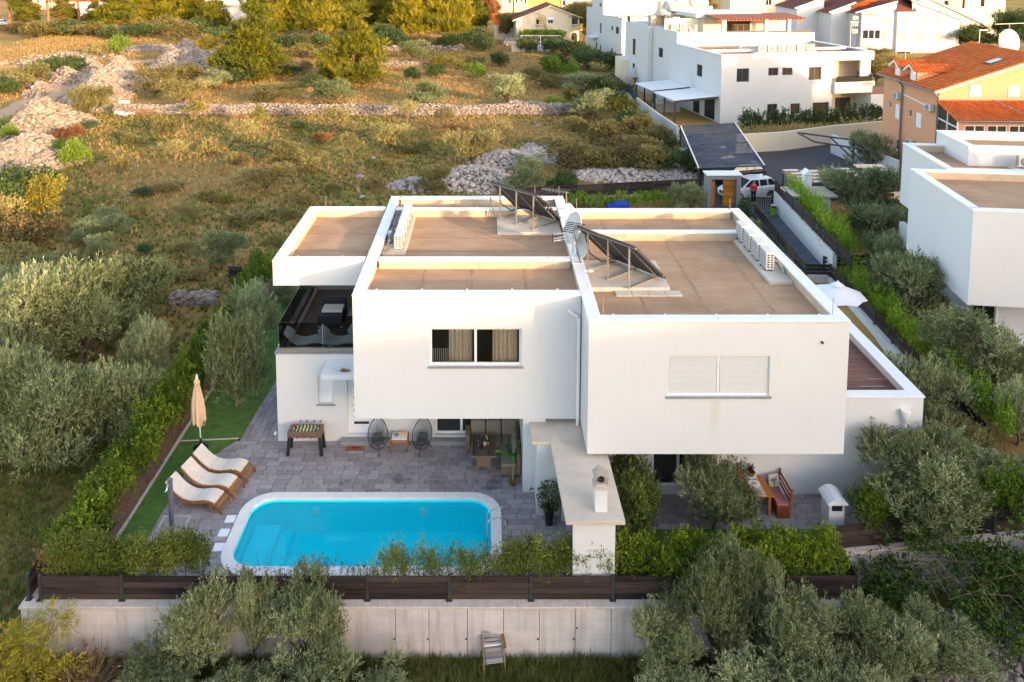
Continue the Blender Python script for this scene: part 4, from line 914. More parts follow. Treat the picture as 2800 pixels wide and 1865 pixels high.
# ================================================================ loungers and closed parasol
def lounger(label):
    # head at -x, foot at +x, wavy profile; length about 1.9
    t = thing('sun_lounger', label, 'sun lounger', (0,0,0), 0, 'wavy sun loungers on the paving by the turf', local=True)
    prof = [(-1.02,.80),(-.9,.70),(-.75,.55),(-.58,.42),(-.4,.335),(-.2,.30),(0,.31),(.2,.36),(.38,.40),(.55,.395),(.72,.34),(.86,.26),(.95,.17)]
    def strip(x): return float(np.interp(x, [p[0] for p in prof], [p[1] for p in prof]))
    m = MB(); xs = np.linspace(-1.02, .74, 34); W = .29
    for a, b in zip(xs[:-1], xs[1:]):
        za, zb = strip(a)+.045, strip(b)+.045
        m.quad((a,-W,za),(b,-W,zb),(b,W,zb),(a,W,za)); m.quad((a,-W,za-.035),(a,W,za-.035),(b,W,zb-.035),(b,-W,zb-.035)); m.quad((a,-W,za-.035),(b,-W,zb-.035),(b,-W,zb),(a,-W,za)); m.quad((a,W,za),(b,W,zb),(b,W,zb-.035),(a,W,za-.035))
    m.quad((.74,-W,strip(.74)+.045),(.74,-W,strip(.74)+.01),(.74,W,strip(.74)+.01),(.74,W,strip(.74)+.045)); m.quad((-1.02,W,.845),(-1.02,W,.81),(-1.02,-W,.81),(-1.02,-W,.845))
    c = m.build('mattress', M['fabric'], t, smooth=True)
    q = MB()
    for x in (-.42, .05): z = strip(x)+.046; q.box(x-.006,x+.006,-W,W,z-.004,z+.003)
    q.build('seam', simple('seam', (.50,.44,.37), .9), c)
    for x, y in ((-.42,-.295),(.45,-.295),(-.42,.295)): q = MB(); q.box(x-.02,x+.02,y-.006,y+.006,strip(x)-.05,strip(x)+.04); q.build('tie', M['fabric'], c)
    for s in (-1, 1):
        m = MB(); y0 = s*.29
        for (xa,za),(xb,zb) in zip(prof[:-1], prof[1:]): m.fr((xa,y0-.02,za-.085), (xb-xa,0,zb-za), (0,.04,0), (0,0,.085))
        m.build('side_rail', M['teak'], t)
    for x in (.70,.77,.84,.91): m = MB(); z = strip(x); m.fr((x-.022,-.30,z), (.05,0,-.035), (0,.6,0), (.012,0,.02)); m.build('slat', M['teak'], t)
    for x in np.arange(-.95,.66,.09): m = MB(); z = strip(x); m.box(x-.03,x+.03,-.27,.27,z-.012,z+.006); m.build('slat', M['teak'], t)
    for x in (-.45, .5):
        for s in (-1, 1): m = MB(); m.bar((x,s*.27,strip(x)-.04),(x+(.13 if x>0 else -.1),s*.27,0), .05,.05); m.build('leg', M['teak'], t)
    for s in (-1,1): m = MB(); m.bar((.93,s*.29,.2),(.99,s*.29,0), .05,.05); m.build('leg', M['teak'], t)
    return t
LG = lounger('wavy wooden lounger with cream mattress, nearest the closed parasol'); LG.location = (-9.16, 26.38, 0); LG.rotation_euler.z = R(-10)
dup(LG, (-9.29, 25.58, 0), R(-13), None, 'wavy wooden lounger with cream mattress, middle of the three')
dup(LG, (-9.50, 24.80, 0), R(-12), None, 'wavy wooden lounger with cream mattress, nearest the shower')
t = thing('closed_parasol', 'closed peach parasol on a white pole with black round base', 'parasol', (-10.53, 27.86, 0))
c0 = (-10.53, 27.86, 0)
m = MB(); m.lathe([(.27,0),(.27,.035),(.22,.07),(.06,.10),(.04,.40),(.032,.40)], 20, c0); m.build('base', M['black'], t, smooth=True)
m = MB(); m.tube([(c0[0],c0[1],.38),(c0[0]-.05,c0[1],2.78)], .022, 8); m.build('pole', M['pvc'], t, smooth=True)
m = MB(); n = 32; prof = [(.96,.20,.33),(1.15,.235,.3),(1.5,.225,.28),(1.9,.19,.25),(2.25,.13,.22),(2.50,.085,.15),(2.52,.11,.2),(2.62,.085,.2),(2.72,.03,.1)]
for (z, r_, am) in prof:
    for k in range(n):
        a = 2*PI*k/n; q = r_*(1+am*math.cos(a*8)*(1 if k % 4 else .7)); zz = z + (.09*math.cos(a*4+1) - .04*math.sin(a*3) if z < 1 else 0)
        m.v.append((c0[0]-.03-(z-.4)*.012+q*math.cos(a), c0[1]+q*.8*math.sin(a), zz))
for i in range(len(prof)-1):
    for k in range(n): k2 = (k+1) % n; m.f.append((i*n+k, i*n+k2, (i+1)*n+k2, (i+1)*n+k))
m.build('canopy', M['parasol_fabric'], t, smooth='all'); m = MB(); m.lathe([(.05,2.7),(.035,2.78),(.02,2.84),(.005,2.87)], 10, (c0[0]-.055,c0[1],0)); m.build('finial', M['pvc'], t)

# ================================================================ football table
t = thing('football_table', 'brown football table with green pitch and black legs by the wall', 'football table', (-6.6, 27.65, 0))
X0, X1, Y0, Y1 = -7.22, -6.0, 27.40, 27.93
m = MB(); m.box(X0,X1,Y0,Y0+.06,.68,.90); m.box(X0,X1,Y1-.06,Y1,.68,.90); m.box(X0,X0+.10,Y0+.06,Y1-.06,.68,.902); m.box(X1-.10,X1,Y0+.06,Y1-.06,.68,.902); m.box(X0+.1,X1-.1,Y0+.06,Y1-.06,.66,.72); m.build('cabinet', simple('brown_laminate', (.17,.095,.065), .45, 0, .1, 6), t, bev=.01)
m = MB(); m.box(X0+.1,X1-.1,Y0+.06,Y1-.06,.721,.78); pitch = m.build('pitch', simple('pitch_green', (.015,.16,.035), .5, 0, .15, 9), t)
m = MB()
for x in (X0+.13, (X0+X1)/2, X1-.13): m.box(x-.006,x+.006,Y0+.07,Y1-.07,.7805,.783)
m.build('line', M['pvc'], pitch)
for i in range(8):
    x = X0+.17+i*(X1-X0-.34)/7; ext = .18 if i % 2 else .05; m = MB(); m.tube([(x,Y0-.23+ext,.86),(x,Y1+ext,.86)], .009, 6); rd = m.build('rod', M['steel'], t)
    h = MB(); h.tube([(x,Y1+ext,.86),(x,Y1+ext+.12,.86)] if i % 2 else [(x,Y0-.23+ext,.86),(x,Y0-.35+ext,.86)], .02, 8); h.build('handle', M['black'], rd)
    k = [1,2,3,5,5,3,2,1][i]; f = MB()
    for j in range(k): y = Y0+.06+(Y1-Y0-.12)*(j+.5)/k; f.box(x-.016,x+.016,y-.018,y+.018,.785,.90); f.ball((x,y,.915), .018, 6, 4)
    f.build('player_figure', simple('player_%d' % i, (.75,.70,.35) if i % 2 else (.55,.62,.5), .5), rd)
for sx, x in ((-1,X0+.06),(1,X1-.06)):
    for sy, y in ((-1,Y0+.05),(1,Y1-.05)):
        m = MB(); a = .055; m.extr([(x-a,y-a,.69),(x+a,y-a,.69),(x+a,y+a,.69),(x-a,y+a,.69)], (sx*.06, sy*.04, -.69)); m.build('leg', M['black'], t)

# ================================================================ string chairs, little table, doormat
def egg_chair(label):
    t = thing('string_chair', label, 'chair', (0,0,0), 0, 'black string egg chairs by the house wall', local=True)
    def rim(a):   # tilted egg ring, opening towards -y
        x = .36*math.cos(a)*(1 - .12*math.sin(a)); s = .52*math.sin(a)
        return Vector((x, .10 + s*.62, .62 + s*.80))
    m = MB(); m.tube([rim(2*PI*i/40) for i in range(40)], .017, 7, True); m.build('rim', M['black'], t, smooth=True)
    b = Vector((0,.06,.30)); m = MB(); ring = [b + Vector((.13*math.cos(2*PI*i/16), .11*math.sin(2*PI*i/16), .02*math.sin(2*PI*i/16))) for i in range(16)]; m.tube(ring, .012, 6, True)
    s = MB()
    for i in range(44):
        a = 2*PI*i/44; p = rim(a); q = b + Vector((.13*math.cos(a), .11*math.sin(a), .02*math.sin(a))); mid = (p+q)/2 + Vector((0,.10,-.05)); s.tube([p, mid, q], .0065, 4, caps=False)
    m.build('seat_ring', M['black'], t); s.build('string', M['black'], t)
    for p in ((0,-.36,0),(-.30,.30,0),(.30,.30,0)): m = MB(); m.tube([b + Vector((p[0]*.3,p[1]*.3,-.01)), Vector(p)], .014, 6); m.build('leg', M['black'], t)
    c = MB(); c.box(-.17,.17,-.12,.20,.33,.40); c.box(-.16,.16,.17,.24,.36,.60); c.build('cushion', simple('dark_grey_cushion', (.055,.065,.07), .95, 0, .5, 60), t, bev=.03); return t
EC = egg_chair('black string egg chair left of the little white table'); EC.location = (-3.98, 27.68, 0); EC.rotation_euler.z = R(12)
dup(EC, (-2.40, 27.68, 0), R(-12), None, 'black string egg chair right of the little white table')
t = thing('side_table', 'small teak side table with white top between the egg chairs', 'table', (-3.21, 27.85, 0))
m = MB(); m.box(-3.50,-2.92,27.62,28.08,.46,.485); m.build('tabletop', M['pvc'], t, bev=.006); m = MB(); m.box(-3.53,-3.49,27.60,28.10,.38,.50); m.box(-2.93,-2.89,27.60,28.10,.38,.50); m.box(-3.49,-2.93,27.61,27.64,.36,.45); m.box(-3.49,-2.93,28.06,28.09,.36,.45); m.build('frame', M['teak'], t)
for x in (-3.51,-2.91):
    for y in (27.62,28.08): m = MB(); m.box(x-.022,x+.022,y-.022,y+.022,0,.40); m.build('leg', M['teak'], t)
m = MB(); m.lathe([(.03,0),(.075,.01),(.095,.06),(.085,.06),(.03,.02)], 14, (-3.33,27.86,.486)); tag(m.build('bowl', M['stone_grey'], smooth=True), 'small dark grey bowl on the little white table', 'bowl')
for i, (x,y) in enumerate(((-3.14,27.98),(-3.07,27.93),(-3.03,27.99))): m = MB(); m.ball((x,y,.486+.045), .045, 10, 7); tag(m.build('orange', simple('orange_fruit_%d' % i, (.85,.42,.02), .5), smooth=True), 'orange on the little white table beside the bowl, %s of three' % ['left','middle','right'][i], 'fruit', 'oranges on the white table')
t = thing('doormat', 'brown doormat with a red heart at the front door', 'doormat', (-4.85, 28.0, 0))
m = MB(); m.box(-5.18,-4.52,27.80,28.10-.13,.004,.022); m.v = [(x, 27.68+(y-27.80)*1.65, z) for x,y,z in m.v]; m.build('mat', simple('coir_mat', (.22,.11,.05), .98, 0, .3, 40), t)
hp = [(16*math.sin(a)**3, 13*math.cos(a)-5*math.cos(2*a)-2*math.cos(3*a)-math.cos(4*a)) for a in np.linspace(0, 2*PI, 40)[:-1]]
m = MB(); m.poly([(-4.85+px*.0105, 27.83+py*.0062, .0245) for px, py in reversed(hp)]); m.build('heart', simple('red_print', (.30,.012,.02), .95), t)

# ================================================================ rattan corner sofa and dining table
t = thing('corner_sofa', 'brown rattan corner sofa with taupe cushions under the overhang', 'sofa', (.3, 27.6, 0))
m = MB(); m.box(-.80,-.62,27.55,28.27,.06,.66); m.build('armrest', M['rattan'], t, bev=.02)
m = MB(); m.box(-.61,1.13,27.45,28.10,.06,.32); m.box(-.61,1.13,28.11,28.27,.06,.82); m.build('base', M['rattan'], t, bev=.015)
m = MB(); m.box(.48,1.02,26.20,27.44,.06,.32); m.box(1.03,1.16,26.20,28.10,.06,.80); m.build('base', M['rattan'], t, bev=.015)
for x in (-.58,-.02,.54): m = MB(); m.box(x,x+.54,27.46,28.05,.325,.46); m.build('seat_cushion', M['cushion'], t, bev=.035)
for y in (26.22,26.84): m = MB(); m.box(.49,1.01,y,y+.60,.325,.46); m.build('seat_cushion', M['cushion'], t, bev=.035)
for x in (-.60,-.03,.54): m = MB(); m.fr((x,27.90,.46),(.54,0,0),(0,.16,.0),(0,.10,.52)); m.build('back_cushion', M['cushion'], t, bev=.05)
for y in (26.5,27.12): m = MB(); m.fr((.86,y,.46),(0,.58,0),(.14,0,0),(.06,0,.50)); m.build('back_cushion', M['cushion'], t, bev=.05)
for x, y in ((-.7,27.6),(.52,26.25),(1.0,26.25)): m = MB(); m.box(x-.03,x+.03,y-.03,y+.03,0,.06); m.build('foot', M['black'], t)
t = thing('garden_table', 'brown rattan garden table with slatted top before the corner sofa', 'table', (-.14, 26.97, 0))
for i in range(6): m = MB(); x = -.53+i*.133; m.box(x,x+.126,26.36,27.60,.66,.685); m.build('top_slat', wood('grey_brown_slat_%d' % i, (.075,.052,.04), (.14,.10,.078), .7, (12,1,12)), t)
m = MB(); m.box(-.55,.27,26.32,26.36,.64,.69); m.box(-.55,.27,27.60,27.64,.64,.69); m.box(-.57,-.54,26.32,27.64,.64,.69); m.box(.27,.30,26.32,27.64,.64,.69); m.build('edge_frame', M['rattan'], t)
for y in (26.45, 27.45):
    m = MB(); pts = [(-.40,y,.64),(.14,y,.64),(.10,y,.30),(.22,y,0),(.15,y,0),(.05,y,.17),(-.13,y,.21),(-.31,y,.17),(-.41,y,0),(-.48,y,0),(-.36,y,.30)]; m.extr(pts[::-1], (0,.06,0)); m.build('leg', M['rattan'], t)
def small(name, label, cat, mb, mat, smooth=True): return tag(mb.build(name, mat, None, smooth=smooth), label, cat)
m = MB(); m.lathe([(.035,0),(.04,.01),(.04,.19),(.015,.25),(.014,.31),(.018,.31)], 12, (-.20,26.72,.69)); small('bottle', 'dark wine bottle standing on the rattan table', 'bottle', m, M['black'])
gl = []
for i, (x, y) in enumerate(((-.31,26.74),(-.33,26.95))):
    m = MB(); m.lathe([(.035,0),(.008,.01),(.006,.10),(.035,.14),(.042,.18),(.036,.23)], 10, (x,y,.69)); small('wine_glass', 'clear stemmed glass on the rattan table %s' % ['next to the dark bottle','farther back from the bottle'][i], 'glass', m, M['wine_glass'])['group'] = 'wine glasses on the rattan table'
t = thing('flower_vase', 'small white pot of green leaves with white flowers on the rattan table', 'flowerpot', (-.08, 26.95, .69))
m = MB(); m.lathe([(.04,0),(.055,.11),(.05,.11),(.035,.02)], 12, (-.08,26.95,.70)); m.build('pot', M['pvc'], t, smooth=True)
m = MB()
for i in range(34):
    a = random.uniform(0,6.3); r_ = random.uniform(.02,.09); h = random.uniform(.18,.36); b = Vector((-.08,26.95,.80)); e = b+Vector((r_*math.cos(a),r_*math.sin(a),h)); s = Vector((-math.sin(a),math.cos(a),0))*.012; m.poly([tuple(b-s),tuple(b+s),tuple((b+e)/2+s*1.3),tuple(e),tuple((b+e)/2-s*1.3)])
m.build('leaf', M['lime'], t)
m = MB()
for d in ((.07,-.02,.20),(.08,.02,.12),(.05,-.04,.26)): m.ball((-.08+d[0],26.95+d[1],.80+d[2]), .022, 6, 4)
m.build('flower', M['pvc'], t)
m = MB(); m.lathe([(.05,0),(.14,.015),(.145,.025)], 18, (-.08,26.93,.686)); small('serving_tray', 'round wooden tray under the white pot on the rattan table', 'tray', m, M['table_wood'])
m = MB(); m.ball((.03,26.98,.69+.06), .045, 10, 7); small('lemon', 'yellow lemon beside the white pot on the rattan table', 'fruit', m, simple('lemon_skin', (.80,.45,.02), .5))
# potted plants
t = thing('potted_banana', 'banana plant with broad green leaves in a brass pot by the sofa', 'potted plant', (.88, 25.80, 0))
m = MB(); m.lathe([(.07,0),(.12,.04),(.135,.16),(.12,.20),(.10,.20)], 16, (.88,25.80,0)); m.build('pot', simple('brass_pot', (.20,.13,.04), .35, .6, .1, 9), t, smooth=True)
m = MB(); m.tube([(.88,25.80,.15),(.885,25.80,.5),(.88,25.81,.8)], [.045,.035,.03], 8); m.build('stem', simple('banana_stem', (.20,.22,.06), .7, 0, .2, 9), t, smooth=True)
for dx, dy, h, wd, mt in ((-.62,-.28,.55,.13,'lime'),(-.22,.10,.85,.11,'darkleaf'),(.26,.02,.78,.13,'darkleaf'),(.05,-.12,.42,.12,'hedge_lime'),(.30,-.12,.40,.10,'darkleaf'),(-.10,-.25,.35,.09,'lime'),(-.30,.2,.55,.09,'darkleaf')):
    m = MB(); b = Vector((.88,25.80,.75)); e = b+Vector((dx,dy,h)); n_ = 8; s = Vector((dy,-dx,0)); s = s.normalized() if s.length > .01 else Vector((1,0,0)); L = []
    for i in range(n_+1): u = i/n_; p = b.lerp(e,u)+Vector((0,0,.22*math.sin(u*PI*.9))); wv = wd*math.sin(PI*min(1,.12+u*.88))**.7*(.25 if u < .15 else 1); L.append((p-s*wv, p, p+s*wv))
    for a, c in zip(L[:-1], L[1:]): m.quad(*[tuple(v) for v in (a[0],a[1]+Vector((0,0,-.03)),c[1]+Vector((0,0,-.03)),c[0])]); m.quad(*[tuple(v) for v in (a[1]+Vector((0,0,-.03)),a[2],c[2],c[1]+Vector((0,0,-.03)))])
    m.build('leaf', simple('banana_leaf_'+mt, {'lime':(.06,.30,.015),'darkleaf':(.02,.10,.025),'hedge_lime':(.05,.20,.02)}[mt], .4, 0, .15, 8), t, smooth='all')
t = thing('potted_shrub', 'leafy green shrub in a tall black pot beside the barbecue wall', 'potted plant', (1.97, 23.9, 0))
m = MB(); m.lathe([(.12,0),(.17,.60),(.15,.60),(.13,.5)], 18, (1.97,23.9,0)); m.build('pot', M['black'], t, smooth=True)
V = []; T = []
for i in range(700):
    a = random.uniform(0,6.3); u = random.random()**.5; z = random.uniform(.5,1.35); r_ = u*.36*math.sin(PI*min(1,max(.12,(z-.35)/1.15)))**.6; p = np.array((1.97+r_*math.cos(a),23.9+r_*math.sin(a),z)); d = np.array((math.cos(a),math.sin(a),random.uniform(-.8,.5))); d /= np.linalg.norm(d); s = np.cross(d,(random.gauss(0,.4),random.gauss(0,.4),1)); s = s/np.linalg.norm(s)*.028; L = .085
    V += [p-s*.3, p+d*L*.5-s, p+d*L, p+d*L*.5+s]; T.append(random.random())
o = link('foliage', fast_mesh('potted_foliage', V, 4, M['darkleaf'], T), t); o.matrix_parent_inverse = pm(t).inverted()

# ================================================================ barbecue wall with its roof slab
t = thing('barbecue_shelter', 'white barbecue wall under an L shaped pale screed slab with chimney', 'barbecue', (2.6, 22.5, 0))
m = MB(); m.prism([(2.17,20.66),(3.81,20.66),(3.74,25.58),(1.39,25.58),(1.44,24.29),(2.02,24.27)], 2.39, 2.51); m.build('roof_slab', M['slab'], t, bev=.012)
m = MB(); m.box(1.60,2.36,24.30,25.40,-.2,2.38); m.box(2.36,3.6,23.90,24.02,-.2,2.385); m.box(2.40,3.58,20.92,21.06,-.2,2.383); m.box(3.46,3.60,21.07,23.89,-.2,2.381); m.build('wall', M['white'], t)
m = MB(); m.box(2.40,3.45,21.4,23.6,.82,.88); m.box(2.22,2.52,21.08,23.85,.02,.10); m.build('worktop', M['stone_grey'], t)
m = MB(); m.box(2.55,3.40,21.15,23.8,.1,.82); m.build('counter', M['grey_wall'], t)
m = MB(); m.box(3.02,3.36,21.0,21.34,2.515,3.20); ch = m.build('chimney', M['white'], t, bev=.008)
m = MB(); m.box(2.97,3.41,20.95,21.39,3.20,3.27); m.box(3.01,3.37,20.99,21.35,3.27,3.36); m.build('crown', M['slab'], ch, bev=.008)
m = MB(); pts = [(2.97,3.52),(3.03,3.53),(3.10,3.62),(3.19,3.66),(3.28,3.62),(3.35,3.53),(3.41,3.52)]
for (xa,za),(xb,zb) in zip(pts[:-1],pts[1:]): m.fr((xa,20.93,za),(xb-xa,0,zb-za),(0,.48,0),(0,0,.02))
for x in (3.04,3.34): m.box(x-.01,x+.01,20.97,20.99,3.35,3.53); m.box(x-.01,x+.01,21.35,21.37,3.35,3.53)
m.build('cowl', M['alu'], ch); m = MB(); m.lathe([(.10,3.34),(.10,3.42),(.085,3.42),(.08,3.34)], 14, (3.19,21.17,0)); m.build('flue', M['black'], ch)
m = MB(); m.tube([(1.52,24.55,.72),(1.40,24.55,.72),(1.38,24.55,.66)], .022, 7); m.tube([(1.44,24.50,.78),(1.44,24.60,.78)], .014, 6); m.tube([(1.44,24.55,.72),(1.44,24.55,.78)], .012, 6); tag(m.build('garden_tap', simple('old_brass', (.14,.05,.03), .5, .5), None), 'reddish garden tap on the white barbecue wall', 'tap')

# ================================================================ right patio
t = thing('wooden_table', 'varnished orange wood dining table with pale runner on the right patio', 'table', (8.78, 24.8, 0))
for i in range(4): m = MB(); x = 8.34+i*.218; m.box(x,x+.214,24.16,25.20,.70,.75); m.build('plank', M['table_wood'], t, bev=.006)
for x in (8.42,9.12):
    for y in (24.3,25.05): m = MB(); m.box(x-.04,x+.04,y-.04,y+.04,0,.70); m.build('leg', M['table_wood'], t)
m = MB(); m.box(8.56,8.98,24.14,25.21,.752,.757); tag(m.build('table_runner', simple('pink_linen', (.52,.40,.34), .95, 0, .1, 20)), 'pale pink runner laid along the wooden table', 'table runner')
m = MB(); m.lathe([(.06,0),(.13,.012),(.19,.03),(.185,.036),(.06,.012)], 20, (8.76,24.72,.758)); small('plate', 'white oval dish in the middle of the table runner', 'plate', m, M['pvc'])
m = MB(); m.ball((8.74,24.73,.80), .04, 8, 6); m.ball((8.80,24.72,.80), .04, 8, 6); small('shell_ornament', 'dark grey ornaments lying in the white dish', 'ornament', m, M['stone_grey'])
def flowerpot(label, x, y, z, potm, c, r_=.15):
    t = thing('flowerpot', label, 'flowerpot', (x,y,z)); m = MB(); m.lathe([(r_*.7,0),(r_,.16),(r_*.9,.16),(r_*.7,.05)], 14, (x,y,z)); m.build('pot', potm, t, smooth=True)
    m = MB(); m.lathe([(r_*.9,0),(r_*1.25,.03),(r_*1.2,.035)], 14, (x,y,z)); m.build('saucer', M['black'] if c else M['pvc'], t); m = MB()
    for i in range(60):
        a = random.uniform(0,6.3); h = random.uniform(.1,.3); b = Vector((x,y,z+.13)); e = b+Vector((.16*math.cos(a)*random.random(),.16*math.sin(a)*random.random(),h)); s = Vector((-math.sin(a),math.cos(a),0))*.012; m.poly([tuple(b-s),tuple(b+s),tuple(e+s),tuple(e-s)])
    m.build('foliage', M['scrub'], t)
flowerpot('red pot with a dry little plant against the wall behind the table', 8.42, 25.19, .75, M['red'], 1)
flowerpot('terracotta pot with spiky plant on a white saucer behind the table', 8.78, 25.16, .758, simple('terracotta', (.18,.09,.045), .8), 0)
t = thing('wooden_bench', 'brown wooden settle with slatted back and pink seat pad', 'bench', (9.52, 24.7, 0))
m = MB(); m.box(9.32,9.70,24.15,25.25,.38,.42); m.build('seat', M['teak'], t); m = MB(); m.box(9.33,9.69,24.16,25.22,.42,.47); m.build('seat_pad', simple('pink_pad', (.40,.15,.15), .95, 0, .15, 25), t, bev=.015)
m = MB(); m.box(9.32,9.74,24.14,24.18,0,.40); m.box(9.32,9.74,25.22,25.26,0,.40); m.box(9.32,9.345,24.2,25.2,.03,.37); m.build('base_panel', M['redwood'], t)
for y in (24.16,25.24): m = MB(); m.bar((9.71,y,.0),(9.79,y,.98), .06,.05); m.build('back_post', M['redwood'], t)
for z in (.56,.72,.88): m = MB(); m.bar((9.70+.08*z,24.16,z),(9.70+.08*z,25.24,z), .03,.07); m.build('back_slat', M['redwood'], t)
t = thing('scatter_cushion', 'pale square cushion printed with a bare tree on the settle', 'cushion', (9.5, 25.0, .47)); m = MB(); m.fr((9.34,24.92,.49),(.38,.04,.02),(0,.10,.0),(-.02,.13,.36)); m.build('cover', simple('cushion_cloth', (.46,.42,.38), .95, 0, .08, 15), t, bev=.045)
m = MB(); nrm = Vector((0,-1,.36)).normalized(); o_ = Vector((9.52,24.96,.52)) + nrm*.02
def br(p, a, L, w_, k):
    q = p + (Vector((1,.1,.05))*math.cos(a) + Vector((-.05,.33,.93))*math.sin(a))*L; m.bar(p, q, w_, .004, nrm)
    if k: [br(q, a+d, L*.72, w_*.65, k-1) for d in (-.5,.12,.6)]
br(o_, PI/2, .10, .02, 3); m.build('tree_print', M['black'], t)
t = thing('garden_grill', 'small white masonry grill with arched cap on the right patio', 'barbecue', (10.95, 23.75, 0))
m = MB(); m.box(10.66,11.14,23.40,24.0,0,1.02); m.build('body', M['white_far'], t, bev=.01)
m = MB(); pts = [(10.58,1.06),(10.66,1.14),(10.80,1.22),(10.90,1.235),(11.0,1.22),(11.14,1.14),(11.22,1.06),(11.22,1.02),(10.58,1.02)]; m.extr([(x,23.33,z) for x,z in pts], (0,.74,0)); m.build('arched_cap', M['cap'], t)
m = MB(); m.box(10.74,11.06,23.388,23.40,.80,1.0); m.build('flue_opening', M['black'], t)
t = thing('garden_chair', 'black metal folding chair seen edge on by the dark sliding door', 'chair', (5.38, 24.85, 0))
m = MB()
for y in (24.65,25.05): m.tube([(5.25,y,0),(5.42,y,.48),(5.48,y,.95)], .014, 6); m.tube([(5.55,y,0),(5.3,y,.48)], .014, 6)
m.tube([(5.48,24.65,.95),(5.48,25.05,.95)], .014, 6); m.build('frame', M['black'], t); m = MB(); m.box(5.22,5.50,24.67,25.03,.46,.485); m.build('seat', M['black'], t)
m = MB(); m.box(5.455,5.475,24.68,25.02,.62,.90); m.build('backrest', M['black'], t)
t = thing('toy_bucket', 'bright yellow toy bucket lying by the tall shrub', 'bucket', (5.1,24.35,0)); m = MB(); m.lathe([(.07,0),(.11,.18),(.10,.18),(.06,.02)], 12, (5.1,24.35,0)); m.build('bucket', simple('yellow_plastic', (.75,.50,.01), .5), t, smooth=True); m = MB(); m.tube([(4.99,24.35,.18),(5.04,24.33,.26),(5.16,24.33,.26),(5.21,24.35,.18)], .008, 5); m.build('handle', M['pvc'], t)

# ================================================================ upstairs terrace furniture
def wave_bed(label, x, y, rz):
    t = thing('terrace_lounger', label, 'sun lounger', (x,y,3.30), rz, 'white loungers behind the terrace glass', local=True)
    prof = [(-.95,.62),(-.85,.55),(-.65,.34),(-.45,.24),(-.2,.24),(.1,.32),(.35,.33),(.6,.26),(.85,.12)]; m = MB()
    for (xa,za),(xb,zb) in zip(prof[:-1],prof[1:]): m.fr((xa,-.3,za),(xb-xa,0,zb-za),(0,.6,0),(0,0,.07))
    m.build('body', M['cap'], t); m = MB(); m.box(-.5,.6,-.26,.26,0,.22); m.build('base', M['grey_metal'], t); m = MB(); m.fr((-1.0,-.26,.70),(.30,0,-.22),(0,.52,0),(.05,0,.08)); m.build('headrest', M['pvc'], t, bev=.03); return t
W0 = wave_bed('white terrace lounger at the left corner behind the glass', -6.62, 28.98, R(0))
dup(W0, (-5.35, 28.98, 3.30), R(-6), None, 'white terrace lounger in the middle behind the glass'); dup(W0, (-4.35+.1, 29.05, 3.30), R(-8), None, 'white terrace lounger half hidden by the bedroom wall')
t = thing('rattan_armchair', 'black rattan chair with pale cushion on the upper terrace', 'armchair', (-6.1,31.0,3.3)); m = MB(); m.box(-6.75,-5.75,30.6,31.5,3.38,3.80); m.box(-6.75,-5.75,31.5,31.7,3.38,4.1); m.build('frame', M['rattan_dark'], t, bev=.03); m = MB(); m.box(-6.62,-5.80,30.85,31.45,3.81,3.93); m.build('seat_cushion', M['fabric'], t, bev=.03)
for x in (-6.7,-5.8): m = MB(); m.box(x-.04,x+.04,30.63,30.7,3.3,3.38); m.build('foot', M['pvc'], t)
t = thing('glass_table', 'black rattan coffee table with pale green glass top on the terrace', 'table', (-5.2,31.2,3.3)); m = MB(); m.box(-5.55,-4.75,30.9,31.6,3.34,3.68); m.build('base', M['rattan_dark'], t, bev=.02); m = MB(); m.box(-5.58,-4.72,30.86,31.64,3.685,3.70); m.build('glass_top', simple('green_glass', (.22,.34,.32), .08, 0, .2, 2, spec=.8), t)
t = thing('rattan_stool', 'black rattan stool with cream cushion next to the bedroom wall', 'stool', (-4.85,30.1,3.3)); m = MB(); m.box(-5.2,-4.5,29.8,30.4,3.36,3.66); m.build('base', M['rattan_dark'], t, bev=.02); m = MB(); m.box(-5.19,-4.51,29.81,30.39,3.665,3.78); m.build('cushion', M['fabric'], t, bev=.03)

# ================================================================ front wall and fences
def fence(label, a, b, z0, h, bays, nb=4, gap=.012, th_=.035, post=.08, bmat='fence', pmat='dark_metal', z1=None, posts=True, side=-1, cat='fence', name='board_fence'):
    a, b = Vector(a[:2]), Vector(b[:2]); L = (b-a).length; d = (b-a)/L; n = Vector((-d.y, d.x)); z1 = z0 if z1 is None else z1
    t = thing(name, label, cat, (a.x, a.y, z0))
    for i in range(bays):
        p = a + d*L*i/bays; q = a + d*L*(i+1)/bays; zp = z0 + (z1-z0)*i/bays; zq = z0 + (z1-z0)*(i+1)/bays
        bh = h/nb
        for k in range(nb):
            m = MB(); jit = random.uniform(-.004,.004); s = p + d*(post*.5); e = q - d*(post*.5)
            m.fr((s.x+n.x*jit, s.y+n.y*jit, zp+k*bh+gap/2), (e.x-s.x, e.y-s.y, zq-zp), (n.x*th_, n.y*th_, 0), (0,0,bh-gap)); m.build('board', M[bmat], t)
    for i in range(bays+1):
        p = a + d*L*i/bays; zp = z0 + (z1-z0)*i/bays; m = MB(); u = d*post; w_ = n*post
        m.fr((p.x-u.x/2-w_.x*.3, p.y-u.y/2-w_.y*.3, zp-.03), (u.x,u.y,0), (w_.x,w_.y,0), (0,0,h+.06)); m.box(p.x-.09,p.x+.09,p.y-.08,p.y+.08,zp-.005,zp+.012); m.build('post', M[pmat], t)
    return t
